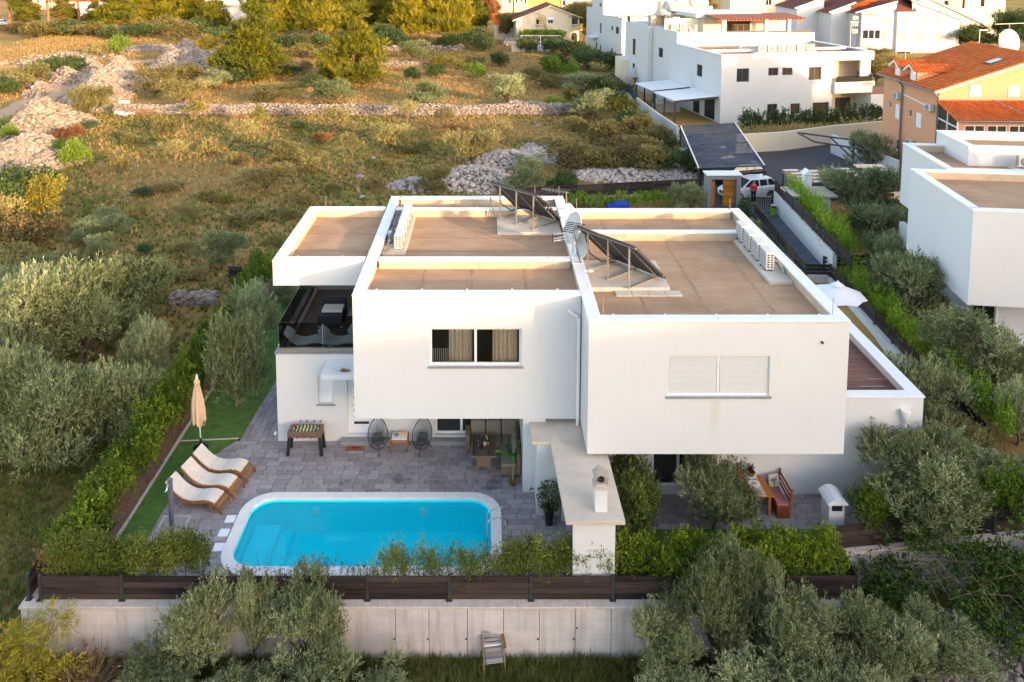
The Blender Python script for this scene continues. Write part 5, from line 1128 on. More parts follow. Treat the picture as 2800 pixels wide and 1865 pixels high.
def wallthing(label, pts, z0, z1, t_, mat='concrete', cap=None, name='garden_wall', cat='wall', capw=.06, caph=.06):
    T = thing(name, label, cat, (pts[0][0], pts[0][1], z0)); m = MB(); c = MB()
    for a, b in zip(pts[:-1], pts[1:]):
        a, b = Vector(a[:2]), Vector(b[:2]); d = (b-a); n = Vector((-d.y, d.x)).normalized()
        m.fr((a.x-n.x*t_/2, a.y-n.y*t_/2, z0), (d.x,d.y,0), (n.x*t_,n.y*t_,0), (0,0,z1-z0))
        if cap: q = t_/2+capw; c.fr((a.x-n.x*q, a.y-n.y*q, z1+.002), (d.x,d.y,0), (n.x*q*2,n.y*q*2,0), (0,0,caph))
    m.build('wall', M[mat], T)
    if cap: c.build('coping', M[cap], T)
    return T
# long cast concrete retaining wall: panels with recessed joints, tie holes and a coping
W = thing('retaining_wall', 'long stained concrete retaining wall below the front board fence', 'wall', (-1, 20.6, -1.4))
xj = [-12.75, -8.4, -2.55, -1.62, -.55, .45, 1.45, 2.45, 3.45, 4.6, 6.6, 8.6, 10.5]
for a, b in zip(xj[:-1], xj[1:]): m = MB(); m.box(a+.006, b-.006, 20.55, 20.98, -2.2, -.01); m.build('panel', M['concrete'], W, bev=.012)
m = MB(); m.box(-12.7, 10.45, 20.6, 20.9, -2.2, -.03); m.build('core', M['seam'], W)
for i in range(12): m = MB(); x = -12.78+i*1.945; m.box(x, x+1.94, 20.50, 21.0, 0, .075); m.build('coping_stone', M['stone_cap'], W, bev=.012)
m = MB()
for x in (-2.55,-1.62,-.55,.45,1.45,2.45): m.tube([(x-.04,20.552,-.93),(x-.04,20.545,-.93)], .03, 8)
m.tube([(2.5,20.552,-.60),(2.5,20.545,-.60)], .03, 8); m.build('tie_hole', M['black'], W)
m = MB(); m.box(-12.95, -12.76, 20.55, 45, -2.2, -.01); m.build('panel', M['concrete'], W)
m = MB(); m.box(-12.99, -12.72, 20.51, 44, 0, .06); m.build('coping_stone', M['stone_cap'], W)
F0 = fence('long dark board fence on the front retaining wall', (-12.5, 20.76), (10.37, 20.76), .08, .70, 10, 4)
fence('dark board fence hidden in the left hedge, seen end on', (-12.84, 20.8), (-12.84, 40.8), .07, .74, 8, 4)
fence('short dark fence bay at the far end of the left hedge', (-14.17, 42.63, -0.00), (-13.50, 42.63, 0.00), 0, 1.05, 1, 5)
# right hand side, set back from the first fence
a = (10.44, 20.88, 0.75); b = (10.39, 21.74, 0.75)
fence('short dark board fence returning from the right end of the front fence', (10.37, 20.8), (10.37, 22.6), .08, .70, 1, 4)
wallthing('pale stained concrete wall behind the brambles', [(10.4, 22.72), (19.5, 23.9)], -2.0, -.02, .3, 'concrete', 'stone_cap')
fence('dark board fence above the brambles on the right', (10.4, 22.7), (19.5, 23.9), .05, .74, 5, 4)
# side garden walls and the alley
wallthing('white rendered wall under the dark fence right of the open parasol', [(19.0,43.0),(18.45,34.5),(18.2,27)], -1.3, .33, .22, 'white_far')
al2 = MB(); al2.prism([(17.75,43.25),(19.4,43.25),(20.15,54.6),(18.5,54.6)], -1.2, .14); pth = struct(al2.build('alley_path', M['joint']))
cells = []; y = 43.3
while y < 54.4:
    lo, hi = 17.78+(y-43.3)*.072, 19.36+(y-43.3)*.072; x = lo
    while x < hi-.05: L = random.choice((.3,.4,.5)); cells.append((x, min(x+L, hi), y, y+.36)); x += L
    y += .36
pavement(pth, cells, M['paver_blue'], .20)
fence('dark board fence along the left side of the paved alley', (17.72,43.2), (18.5,54.0), .34, .64, 6, 4)
fence('dark board fence with gaps across the front of the paved alley', (17.74,43.2), (19.02,43.1), .36, .62, 1, 3, .05)
wallthing('grey concrete wall below the alley fence', [(17.68,43.22),(19.05,43.12)], -1.2, .33, .2, 'concrete')
wallthing('white rendered wall along the right side of the paved alley', [(19.36,43.3),(20.28,55.2)], -.2, 1.56, .22, 'white_far')
fence('dark slatted fence on the white alley wall', (19.2,41.0), (20.28,55.2), 1.58, .76, 7, 4)
fence('dark gapped fence between the alley and the right hand olives', (19.15,44.2), (22.3,44.6), .36, .66, 1, 3, .06)
fence('dark board fence descending from the alley beside the parasol', (19.02,43.0), (18.2,27.5), .35, .66, 8, 4)
t = thing('iron_gate', 'small grey iron bar gate at the top of the alley', 'gate', (19.3, 54.8, .2)); m = MB()
for i in range(7): x = 18.85+i*.16; m.bar((x,54.8,.22),(x,54.8,1.3), .025)
m.build('bar', M['alu'], t); m = MB(); m.bar((18.8,54.8,.24),(19.9,54.8,.24), .04); m.bar((18.8,54.8,1.28),(19.9,54.8,1.28), .04); m.build('frame', M['alu'], t)
t = thing('flowerpot', 'lime green bucket of flowers in the corner of the alley', 'flowerpot', (19.75,54.0,.2)); m = MB(); m.lathe([(.18,0),(.26,.5),(.24,.5),(.2,.4)], 14, (19.75,54.0,.21)); m.build('pot', simple('lime_pot', (.22,.36,.03), .5), t); m = MB()
for i in range(40): a = random.uniform(0,6.3); r_ = random.uniform(0,.24); m.ball((19.75+r_*math.cos(a), 54.0+r_*math.sin(a), .72+random.uniform(0,.2)), .05, 5, 3)
m.build('foliage', M['lime'], t)
m = MB()
for i in range(6): a = i*1.05; m.ball((19.75+.15*math.cos(a), 53.95+.1*math.sin(a), .92), .05, 6, 4)
m.build('flower', M['pvc'], t)
# open parasol in the side garden
p0 = (16.54, 36.56, 2.20)
t = thing('open_parasol', 'open white parasol in the side garden right of the house', 'parasol', (p0[0], p0[1], -1)); m = MB(); n = 8; R0 = 1.32
for k in range(n):
    a, b = 2*PI*k/n+.3, 2*PI*(k+1)/n+.3; A_ = Vector((p0[0]+R0*math.cos(a), p0[1]+R0*math.sin(a), 2.05)); B_ = Vector((p0[0]+R0*math.cos(b), p0[1]+R0*math.sin(b), 2.05)); T_ = Vector((p0[0],p0[1],2.62)); Mi = (A_+B_)/2 + Vector((0,0,.03)); Mi = Mi + (T_-Mi)*.03
    m.poly([tuple(T_), tuple(A_), tuple(Mi), tuple(B_)])
    m.poly([tuple(A_), tuple(A_-Vector((0,0,.0))), tuple(Mi-Vector((0,0,.02))), tuple(Mi)])
m.build('canopy', M['cap'], t); m = MB(); m.tube([(p0[0],p0[1],-1),(p0[0],p0[1],2.7)], .025, 7); m.build('pole', M['dark_metal'], t)
m = MB(); m.lathe([(.32,2.55),(.05,2.72),(.02,2.78)], 8, (p0[0],p0[1],0)); m.build('vent_cap', M['cap'], t)
# old folding chair below the wall
c0 = (0.15, 20.42, -1.42)
t = thing('weathered_deckchair', 'weathered grey slatted deckchair in the grass below the concrete wall', 'chair', c0, R(8), local=True)
for i in range(8): m = MB(); u = i/7; m.fr((-.24,.0+.30*u,.42+.62*u),(.48,0,0),(0,.03,.062),(0,.012,-.006)); m.build('back_slat', M['old_wood'], t)
for i in range(7): m = MB(); y = -.46+i*.068; m.box(-.23,.23,y,y+.056,.30+.02*i*.6,.318+.02*i*.6); m.build('seat_slat', M['old_wood'], t)
for s in (-1,1):
    m = MB(); m.bar((s*.26,-.05,.36),(s*.26,.33,1.08), .03); m.build('back_rail', M['old_wood'], t)
    m = MB(); m.bar((s*.27,-.48,.32),(s*.27,.05,.42), .03); m.build('seat_rail', M['old_wood'], t)
    m = MB(); m.bar((s*.29,-.42,0),(s*.29,.0,.62), .03); m.build('leg', M['teak'], t); m = MB(); m.bar((s*.31,.22,0),(s*.31,-.28,.60), .03); m.build('leg', M['teak'], t)
    m = MB(); m.bar((s*.31,-.34,.61),(s*.31,.12,.63), .05,.02); m.build('armrest', M['teak'], t)
m = MB(); m.box(-.25,.25,-.02,.02,.41,.44); m.build('crossbar', M['pvc'], t)
b0 = (9.31, 55.84, 0.00); m = MB(); m.box(b0[0]-.75,b0[0]+.75,b0[1]-.3,b0[1]+.3,0,.40); m.fr((b0[0]-.8,b0[1]-.35,.41),(1.6,0,0),(0,.7,.12),(0,0,.05)); tag(m.build('storage_box', simple('blue_plastic', (.01,.05,.45), .5), bev=.01), 'bright blue storage box behind the back edge of the roof', 'box')

# ================================================================ street, parking and far buildings
mb = MB(); mb.poly([(15.59, 57.06, 0.00), (18.67, 54.12, 0.00), (20.45, 54.87, 0.00), (32.34, 62.10, 0.00), (40.10, 76.21, 0.00), (24.35, 76.21, 0.00), (19.86, 82.05, 0.00), (16.98, 65.30, 0.00)]); mb.v = [(x,y,.02) for x,y,z in mb.v]
struct(mb.build('parking_asphalt', M['asphalt']))
mb = MB(); mb.poly([(28.66, 56.04, 0.00),(22.31, 31.73, 0.00),(28.57, 31.73, 0.00),(51.41, 62.72, 0.00),(34.04, 62.72, 0.00)]); mb.v = [(x,y,-.03) for x,y,z in mb.v]; struct(mb.build('neighbour_ground', M['soil']))
for i, (a, b) in enumerate((((17.66, 61.26, 0.00),(16.70, 61.50, 0.00)),((17.97, 57.47, 0.00),(19.91, 58.32, 0.00)),((29.58, 67.66, 0.00),(29.48, 66.39, 0.00)))):
    a, b = Vector(a), Vector(b); m = MB(); d = (b-a); n = Vector((-d.y,d.x,0)).normalized()*.06; m.poly([tuple(a-n+Vector((0,0,.03))), tuple(b-n+Vector((0,0,.03))), tuple(b+n+Vector((0,0,.03))), tuple(a+n+Vector((0,0,.03)))]); struct(m.build('road_marking', M['pvc']))
wallthing('long cream retaining wall behind the dark parking area', [(22.77, 72.42, 0.00), (27.33, 73.41, 0.00), (33.26, 76.21, 0.00), (39.39, 78.45, 0.00)], -.2, 1.75, .3, 'cream')
wallthing('white wall running from the parking area toward the camera', [(31.64, 72.42, 0.00), (32.85, 62.97, 0.00)], -.2, 1.75, .25, 'white_far')
wallthing('pale block wall along the left boundary of the big white building', [(18.45,76.6), (17.85,84), (17.45,92.5)], -.2, 1.55, .22, 'white_far', 'beige_wall', capw=.0)
wallthing('low white boundary wall beyond the dark green fence', [(17.45,92.6), (17.75,101), (17.5,113)], -.2, .75, .22, 'white_far')
t = thing('mesh_fence', 'dark green mesh fence on the boundary wall by the stone barbecue', 'fence', (18, 96, 0)); m = MB(); m.fr((17.62,92.7,.8),(.35,8.5,0),(.04,0,0),(0,0,1.15)); m.build('panel', simple('green_mesh', (.01,.045,.045), .7), t)
for i in range(5): m = MB(); m.bar((17.6+i*.09,92.7+i*2.1,.7),(17.6+i*.09,92.7+i*2.1,2.0), .07); m.build('post', M['dark_metal'], t)
fence('dark slatted fence sloping behind the green mesh fence', (17.9,101.3), (17.5,113), .8, .9, 6, 3, .06)
# gateway with two timber leaves
t = thing('gateway', 'grey framed gateway with two orange timber doors, left one ajar', 'gate', (16.9, 56.4, 0))
m = MB(); m.box(15.72,16.02,56.05,57.0,-.1,2.42); m.box(17.82,18.12,56.05,57.0,-.1,2.42); m.box(16.02,17.82,56.06,57.0,2.14,2.42); m.build('portal', simple('grey_portal', (.20,.20,.21), .7, 0, .08, 3), t)
m = MB(); m.box(15.64,18.20,55.95,57.1,2.425,2.52); m.build('cap_slab', M['cap'], t, bev=.01)
for i in range(8): m = MB(); m.box(16.98,17.80,56.5,56.55,.03+i*.262,.285+i*.262); m.build('door_board', M['gate_wood'], t)
for i in range(8): m = MB(); m.fr((16.06,56.15,.03+i*.262),(.42,.62,0),(-.03,.03,0),(0,0,.255)); m.build('door_board', M['gate_wood'], t)
m = MB(); m.bar((16.45,56.62,.6),(16.45,56.62,1.4), .03); m.build('handle', M['steel'], t)
m = MB(); m.box(15.40,15.70,56.1,56.5,-.1,1.15); tag(m.build('meter_pillar', M['grey_metal'], bev=.01), 'dark grey box pillar left of the gateway', 'pillar')
fence('brown board fence between the rubble and the roof, ending at the gateway', (2.84, 56.93, 0.30), (16.18, 59.32, 0.30), .35, .95, 7, 4)
wallthing('low pale wall under the brown board fence behind the roof', [(1.88, 56.24, 0.00), (16.28, 59.65, 0.00)], -.3, .35, .25, 'stone_cap')
# carport
a, b, c, d = [Vector(v) for v in ((15.75, 58.64, 2.30), (20.91, 59.39, 2.30), (23.43, 74.81, 2.30), (17.96, 73.44, 2.30))]
k = N('shade_net'); tr = k.n('ShaderNodeBsdfTransparent'); mx = k.n('ShaderNodeMixShader'); k.base(k.ramp(k.noise(1.5,3), [(.3,(.022,.026,.042)),(.7,(.05,.055,.08))]), .8); mx.inputs[0].default_value = .80; k.l(tr.outputs[0], mx.inputs[1]); k.l(k.b.outputs[0], mx.inputs[2]); k.l(mx.outputs[0], k.out.inputs[0]); M['net'] = k.m
t = thing('carport', 'carport with dark translucent shade netting over parked cars', 'carport', tuple(a.xy)+(0,))
NB = 4
for i in range(NB):
    m = MB(); n_ = 8
    P = lambda u, v: a.lerp(b,u).lerp(d.lerp(c,u), v)
    for p in range(6):
        for q in range(n_):
            def pt(pp, qq): u, v = pp/6, (i+qq/n_)/NB; w_ = P(u,v); return (w_.x, w_.y, w_.z - .16*math.sin(PI*qq/n_)*(.6+.5*math.sin(u*9+i)) + .03*math.sin(u*20+qq*2))
            m.quad(pt(p,q), pt(p+1,q), pt(p+1,q+1), pt(p,q+1))
    m.build('shade_net', M['net'], t)
for i in range(NB+1): v = i/NB; m = MB(); m.bar(tuple(a.lerp(d,v)+Vector((-.25,0,-.03))), tuple(b.lerp(c,v)+Vector((.1,0,-.03))), .09); m.build('beam', M['dark_metal'], t)
for p, q in ((a,d),(b,c)): m = MB(); m.bar(tuple(p-Vector((0,0,.08))), tuple(q-Vector((0,0,.08))), .08); m.build('side_rail', M['dark_metal'], t)
for v in (0,.5,1):
    for p, q in ((a,d),(b,c)): w_ = p.lerp(q,v); m = MB(); m.bar((w_.x,w_.y,0),(w_.x,w_.y,2.25), .1); m.build('post', M['dark_metal'], t)
m = MB()
for p, q in ((a,d),(b,c)):
    for i in range(60): w_ = p.lerp(q,i/59.); m.box(w_.x-.05,w_.x+.05,w_.y-.04,w_.y+.04,2.3,2.36)
m.build('lacing', M['pvc'], t)['kind'] = 'stuff'
# bare steel awning frame right of the parking area
t = thing('awning_frame', 'bare dark steel awning frame over the right of the parking area', 'frame', (31,66,0))
q = [Vector(v) for v in ((27.23, 69.32, 2.60), (30.86, 66.46, 2.60), (30.98, 63.62, 2.40), (27.62, 66.68, 2.40))]
for p, r_ in ((0,1),(1,2),(2,3),(3,0)): m = MB(); m.bar(tuple(q[p]), tuple(q[r_]), .13); m.build('beam', M['dark_metal'], t)
for p in (1,2):
    m = MB(); m.bar((q[p].x,q[p].y,0), tuple(q[p]), .14); m.build('post', M['dark_metal'], t); s_ = q[p].lerp(q[3 if p == 2 else 0], .42); m = MB(); m.bar((q[p].x,q[p].y,1.0), tuple(s_), .11); m.build('brace', M['dark_metal'], t)

# ---------------------------------------------------------------- tiled roof helper
def tileroof(par, o, u, s, W, L, tw=.26, tl=.40, mat='tile', name='roof_tile'):
    o, u, s = Vector(o), Vector(u).normalized(), Vector(s).normalized(); n = u.cross(s); n = n if n.z > 0 else -n; V = []; T = []
    for j in range(int(L/tl)+1):
        for i in range(int(W/tw)+1):
            a0 = o + u*(i*tw) + s*(j*tl); t_ = random.random(); l1 = min(tl*1.08, L-j*tl+.02); w_ = min(tw, W-i*tw)
            if l1 <= .02 or w_ <= .02: continue
            P = [(0,.0),(.25*w_,.075),(.62*w_,.075),(w_*.98,.0)]
            for (xa,ha),(xb,hb) in zip(P[:-1],P[1:]): V += [a0+u*xa+n*(ha+.045), a0+u*xb+n*(hb+.045), a0+u*xb+n*hb+s*l1, a0+u*xa+n*ha+s*l1]; T.append(t_)
            V += [a0, a0+u*w_, a0+u*w_+n*.05, a0+n*.05]; T.append(t_)
    o_ = link(name, fast_mesh(name, np.array([tuple(v) for v in V]), 4, M[mat], T), par); o_['kind'] = 'stuff'; return o_
def put(name, mb, mat, par, **k): return mb.build(name, M[mat] if isinstance(mat, str) else mat, par, **k)
def ac(label, loc, rz, sc=1, group='air conditioners on the big white building'): return dup(AC0, loc, rz, sc, label, group)

# ---------------------------------------------------------------- big white building (front corner at the frame origin)
B2 = thing('apartment_building', 'big white flat roofed apartment building with stepped terraces beyond the parking area', 'building', (25.21,85.77,0), R(11), None, True)
ops = [(1.79,3.25,4.42,5.90),(5.52,6.73,5.01,5.88),(7.18,8.42,5.02,5.87),(10.40,11.92,4.38,5.85),(5.55,6.77,.0,1.88),(8.34,9.51,.68,1.84),(11.04,13.02,-.05,1.85),(13.45,16.75,3.8,6.48),(13.41,17.62,.0,2.84)]
m = MB(); m.facade((0,0,-.5),(1,0,0),(0,-1,0),18.0,7.88,[(a_,b_,c_+.5,d_+.5) for a_,b_,c_,d_ in ops],.25)
m.facade((0,0,-.5),(0,1,0),(-1,0,0),11.5,7.88,[(4.57,5.95,4.82,6.19),(1.3,3.9,.5,2.9),(5.0,6.8,.5,2.9)],.2); m.quad((18,0,-.5),(18,11.5,-.5),(18,11.5,7.38),(18,0,7.38)); m.quad((0,0,7.0),(18,0,7.0),(18,11.5,7.0),(0,11.5,7.0)); put('wall', m, 'white_far', B2)
for a_,b_,c_,d_,nm in [(*ops[0],2),(*ops[1],2),(*ops[2],2),(*ops[3],2),(*ops[4],2),(*ops[5],1),(*ops[6],2)]: win(B2,(0,0,0),(1,0,0),(0,-1,0),a_,b_,c_,d_,.2,nm,.09,'dark_metal','pane_warm' if a_ > 7 else 'pane','cap' if c_ > .5 else None)
win(B2,(0,0,0),(0,1,0),(-1,0,0),4.57,5.95,4.32,5.69,.15,2,.08,'dark_metal'); win(B2,(0,0,0),(0,1,0),(-1,0,0),1.3,3.9,0,2.4,.15,3,.08,'dark_metal'); win(B2,(0,0,0),(0,1,0),(-1,0,0),5.0,6.8,0,2.4,.15,1,.08,'dark_metal')
# loggias
m = MB(); m.quad((13.4,2.2,3.7),(18,2.2,3.7),(18,2.2,6.5),(13.4,2.2,6.5)); m.quad((13.44,.2,3.7),(13.44,2.2,3.7),(13.44,2.2,6.5),(13.44,.2,6.5)); m.quad((13.4,.2,6.47),(18,.2,6.47),(18,2.2,6.47),(13.4,2.2,6.47)); m.quad((13.4,0,3.81),(18,0,3.81),(18,2.2,3.81),(13.4,2.2,3.81))
m.facade((13.4,2.0,-.3),(1,0,0),(0,-1,0),4.25,3.2,[(1.77,3.74,.35,2.22)],.2); m.quad((13.42,.2,-.3),(13.42,2,-.3),(13.42,2,2.84),(13.42,.2,2.84)); m.quad((17.61,.2,-.3),(17.61,2,-.3),(17.61,2,2.84),(17.61,.2,2.84)); put('loggia_wall', m, 'orange_beige' if 'orange_beige' in M else 'beige_wall', B2)
win(B2,(13.4,2.0,0),(1,0,0),(0,-1,0),1.77,3.74,.05,1.92,.15,2,.09,'dark_metal','pane_warm')
m = MB(); m.box(13.40,18.02,-.45,-.004,2.86,4.10); m.box(16.78,18.3,-.45,2.2,3.62,4.14); put('balcony_slab', m, 'white_far', B2)
m = MB(); m.box(13.5,17.9,-.42,-.38,4.12,4.75); m.box(17.9,17.94,-.42,2.1,4.16,4.9); put('balcony_railing', m, 'smoked', B2); m = MB(); m.box(13.5,17.95,-.40,-.36,4.12,4.62); put('railing_panel', m, 'black', B2)
m = MB(); m.box(-.04,18.35,-.06,.30,7.38,7.46); m.box(-.06,.3,.31,11.4,7.381,7.461); m.box(17.95,18.36,.31,11.4,7.382,7.462); m.box(.31,17.9,4.2,4.5,7.2,7.46); put('parapet_cap', m, 'cap', B2)
m = MB(); m.box(18.0,18.34,-.06,11.4,6.48,7.37); put('roof_edge', m, 'white_far', B2)
m = MB(); m.quad((.3,.3,7.03),(17.9,.3,7.03),(17.9,11.4,7.03),(.3,11.4,7.03)); put('roof_deck', m, 'roof', B2)
m = MB(); m.box(5.6,13.2,2.9,4.0,7.04,7.22); put('plinth', m, 'slab', B2)
# upper terrace storey
m = MB(); m.facade((0,11.5,-.5),(0,1,0),(-1,0,0),7.5,9.3,[(4.13,5.52,5.66,6.87)],.2); m.quad((0,11.5,-.5),(18.45,11.5,-.5),(18.45,11.5,8.42),(0,11.5,8.85)); m.quad((18.45,11.5,-.5),(18.45,19,-.5),(18.45,19,8.4),(18.45,11.5,8.4)); m.quad((0,11.5,8.0),(18.4,11.5,8.0),(18.4,30,8.0),(0,30,8.0))
m.box(-.02,.3,11.48,19.1,8.8,8.86); put('wall', m, 'white_far', B2); win(B2,(0,11.5,0),(0,1,0),(-1,0,0),4.13,5.52,5.16,6.37,.15,1,.08,'dark_metal')
m = MB(); m.box(5.95,6.45,11.55,11.95,8.4,10.25); m.box(11.6,12.05,11.55,11.95,8.4,10.25); m.box(14.75,15.15,11.55,11.95,8.3,10.25); put('column', m, 'white_far', B2)
m = MB(); m.box(6.5,11.55,11.6,11.65,8.42,8.82); m.box(12.1,18.1,11.6,11.65,8.38,8.76); put('railing', m, 'black', B2)
m = MB(); m.facade((5.6,16,8.0),(1,0,0),(0,-1,0),11.5,2.2,[(3.0,6.5,.3,1.8)],.2); m.quad((5.6,16,8),(5.6,22,8),(5.6,22,10.2),(5.6,16,10.2)); m.box(-.02+.35,4.75,16,16.2,8.0,10.1); put('room_wall', m, 'cream', B2)
win(B2,(5.6,16,8),(1,0,0),(0,-1,0),3.0,6.5,.3,1.8,.15,4,.07,'dark_metal','pane_warm')
m = MB(); m.box(4.2,13.2,15.2,22.5,10.25,10.72); put('flat_roof', m, 'white_far', B2)
m = MB(); m.fr((5.3,11.2,10.30),(11.6,0,0),(0,4.6,.35),(0,0,.06)); put('pergola_cover', m, 'redwood', B2)
for i in range(24): m = MB(); x = 5.4+i*.49; m.fr((x,11.0,10.22),(.10,0,0),(0,4.8,.36),(0,0,.14)); put('rafter', m, 'redwood', B2)
m = MB(); m.box(5.3,16.95,11.6,11.8,10.05,10.22); put('pergola_beam', m, 'redwood', B2)
# rear wing
m = MB(); m.facade((-.6,19.05,-.5),(0,1,0),(-1,0,0),8.3,9.4,[(4.4,5.51,5.06,7.27),(4.38,5.4,3.17,3.9)],.2); m.quad((-.6,19.05,-.5),(0,19.05,-.5),(0,19.05,8.9),(-.6,19.05,8.9)); m.quad((-.6,27.35,-.5),(12,27.35,-.5),(12,27.35,8.9),(-.6,27.35,8.9)); m.quad((-.6,19.05,8.7),(12,19.05,8.7),(12,27.35,8.7),(-.6,27.35,8.7)); put('wall', m, 'white_far', B2)
win(B2,(-.6,19.05,0),(0,1,0),(-1,0,0),4.4,5.51,4.56,6.77,.15,1,.1,'dark_metal'); win(B2,(-.6,19.05,0),(0,1,0),(-1,0,0),4.38,5.4,2.67,3.4,.15,1,.08,'dark_metal')
m = MB(); m.facade((3.9,22.5,8.6),(1,0,0),(0,-1,0),3.4,2.0,[(.4,1.5,.3,1.2)],.2); m.box(4.0,9.8,22,27,10.6,11.2); put('roof_room', m, 'cream', B2); m = MB(); m.box(4.2,7.6,21.4,22.6,10.35,10.5); put('pergola_beam', m, 'redwood', B2)
m = MB()
for i in range(14): m.bar((-.4,26.2+i*.07,8.9),(-.4,26.2+i*.07,9.7), .03)
m.bar((-.4,25.5,9.7),(2.6,25.5,9.7), .05); m.bar((-.4,25.5,9.3),(2.6,25.5,9.3), .05); put('terrace_railing', m, 'dark_metal', B2)
m = MB(); m.box(17.5,22,-1.0,3,-.5,2.75); put('side_wing', m, 'white_far', B2); m = MB(); m.box(17.45,22.1,-1.05,3,2.751,2.83); put('parapet_cap', m, 'redwood', B2)
def B2w(u, v, z): c_, s_ = math.cos(R(11)), math.sin(R(11)); return (25.21+u*c_-v*s_, 85.77+u*s_+v*c_, z)
for i in range(6): ac('air conditioner on the sunlit big roof, %s from the left in the front row' % ['first','second','third','fourth','fifth','sixth'][i], B2w(6.6+i*1.2,3.4,7.22), R(11), 1.25)
for i in range(6): ac('air conditioner behind the six on the big roof, %s from the left' % ['first','second','third','fourth','fifth','sixth'][i], B2w(5.4+i*1.22,5.4,7.1), R(11+180), 1.2)
for i in range(3): ac('air conditioner on the upper left terrace wall, %s of three' % ['left','middle','right'][i], B2w(1.5+i*1.15,15.6,8.75), R(11), 1.2)
for i in range(2): ac('lower air conditioner below the three on the upper terrace, %s one' % ['left','right'][i], B2w(2.65+i*1.15,15.5,8.02), R(11), 1.1)
for i, (u_, v_, z_) in enumerate(((6.9,21.5,10.72),(8.1,21.5,10.72),(3.2,22.2,10.3))):
    dish('satellite dish on the roof of the big white building, %s' % ['left of the pair','right of the pair','by the stone chimney'][i], B2w(u_,v_,z_), R([150,160,120][i]), [.75,.75,.8][i], 20, .9, 'satellite dishes on the big white building')
t = thing('stone_barbecue', 'stone fireplace with grey hood on the roof terrace of the big building', 'barbecue', B2w(2,21.8,8.7), R(11), None, True)
m = MB(); m.box(-1.3,-.6,-.5,.6,0,1.4); m.box(.6,1.3,-.5,.6,0,1.4); m.box(-.6,.6,.3,.6,0,1.4); put('hearth', m, simple('hearth_stone', (.40,.33,.25), .9, 0, .25, 5), t); m = MB(); m.lathe([(1.05,1.42),(.75,1.6),(.32,2.2),(.28,3.3)], 4, (0,0,0)); put('hood', m, 'alu', t)
# lean-to pergola roofs, barbecue corner on the left side
def leanto(label, u0, v0, u1, v1, z0, z1):
    t = thing('pergola', label, 'pergola', B2w(u0,v0,0), R(11), 'white lean-to roofs on the left of the big building', True); U_, V_ = u1-u0, v1-v0
    m = MB(); m.fr((0,0,z0),(U_,0,z1-z0),(0,V_,0),(0,0,.12)); put('roof_sheet', m, 'cap', t); m = MB(); m.fr((0,-.06,z0-.16),(U_,0,z1-z0),(0,.06,0),(0,0,.26)); put('fascia', m, 'dark_metal', t)
    for y in (.1,V_*.5,V_-.1): m = MB(); m.bar((.12,y,-.2),(.12,y,z0), .16); put('post', m, 'dark_metal', t)
    return t
leanto('nearer white lean-to roof on dark posts beside the big building', -5.1, .5, -.05, 6.2, 2.45, 2.75); leanto('farther white lean-to roof on dark posts beside the big building', -4.6, 7.6, -.05, 13.2, 2.35, 2.65)
t = thing('outdoor_kitchen', 'grey and white outdoor kitchen block under the nearer lean-to roof', 'kitchen', B2w(-3,8,0), R(11), None, True); m = MB(); m.box(-1.6,1.6,-1,-.3,-.2,.95); put('worktop', m, 'grey_wall', t); m = MB(); m.box(-1.4,-.2,-1.02,-.6,.95,1.6); put('cabinet', m, 'white_far', t)
t = thing('stone_barbecue', 'grey hooded barbecue fireplace in the yard left of the big building', 'barbecue', (20.6,108.2,0)); m = MB(); m.box(19.5,19.9,108.0,109.2,-.2,1.7); m.box(21.4,21.8,108.0,109.2,-.2,1.7); m.box(19.9,21.4,108.8,109.2,-.2,1.7); m.box(19.5,21.8,108.0,108.8,-.2,.55); put('hearth', m, simple('hearth_tan', (.45,.33,.20), .9, 0, .2, 4), t)
m = MB(); m.lathe([(1.6,1.72),(1.45,1.8),(.6,3.0),(.48,3.3),(.48,4.4),(.62,4.42),(.62,4.6)], 4, (20.65,108.6,0)); m.v = [((x-20.65)*.77+(y-108.6)*.77+20.65, -(x-20.65)*.77+(y-108.6)*.77+108.6, z) for x,y,z in m.v]; put('hood', m, 'grey_wall', t)
m = MB(); m.box(21.9,25.2,105.2,110,-.2,3.3); tag(put('yard_store', m, 'white_far', None), 'low white store block beside the hooded barbecue', 'store'); m = MB(); m.box(18.6,20.8,111.5,116,-.2,3.6); tag(put('reed_screen', m, 'cream', None), 'straw coloured reed screen shelter behind the hooded barbecue', 'shelter')

# ---------------------------------------------------------------- second white building
B1 = thing('apartment_building', 'tall white flat roofed building behind, blue shaded side and golden upper block', 'building', (23.51,139.99,0), R(12), None, True)
m = MB(); m.facade((0,0,-1),(0,1,0),(-1,0,0),18.8,8.1,[(10.25,11.12,4.55,6.51),(4.26,5.12,5.65,6.46),(1.43,2.91,5.27,6.53),(12.4,13.3,1,2.58),(4.31,5.10,1.68,2.45),(10.4,11.1,1.2,2.4)],.2); m.quad((0,0,-1),(14,0,-1),(14,0,7.12),(0,0,7.12)); m.quad((0,0,7),(14,0,7),(14,19,7),(0,19,7)); m.box(-.03,12,9.4,15.2,7.0,9.85); m.box(1.6,10.6,14,20,7.01,9.9); m.box(0,3,15.2,18.8,7.1,8.05); put('wall', m, 'white_far', B1)
for q in [(10.25,11.12,3.55,5.51),(4.26,5.12,4.65,5.46),(1.43,2.91,4.27,5.53),(12.4,13.3,0,1.58),(4.31,5.10,.68,1.45),(10.4,11.1,.2,1.4)]: win(B1,(0,0,0),(0,1,0),(-1,0,0),*q,.15,1,.08,'dark_metal')
m = MB(); m.box(.65,1.45,-.03,0,-.2,1.6); put('door', m, 'dark_metal', B1); m = MB(); m.box(-.05,.02,-.05,9.4,7.13,7.2); m.box(-.05,4,-.05,.2,7.131,7.2); put('parapet_cap', m, 'dark_metal', B1)
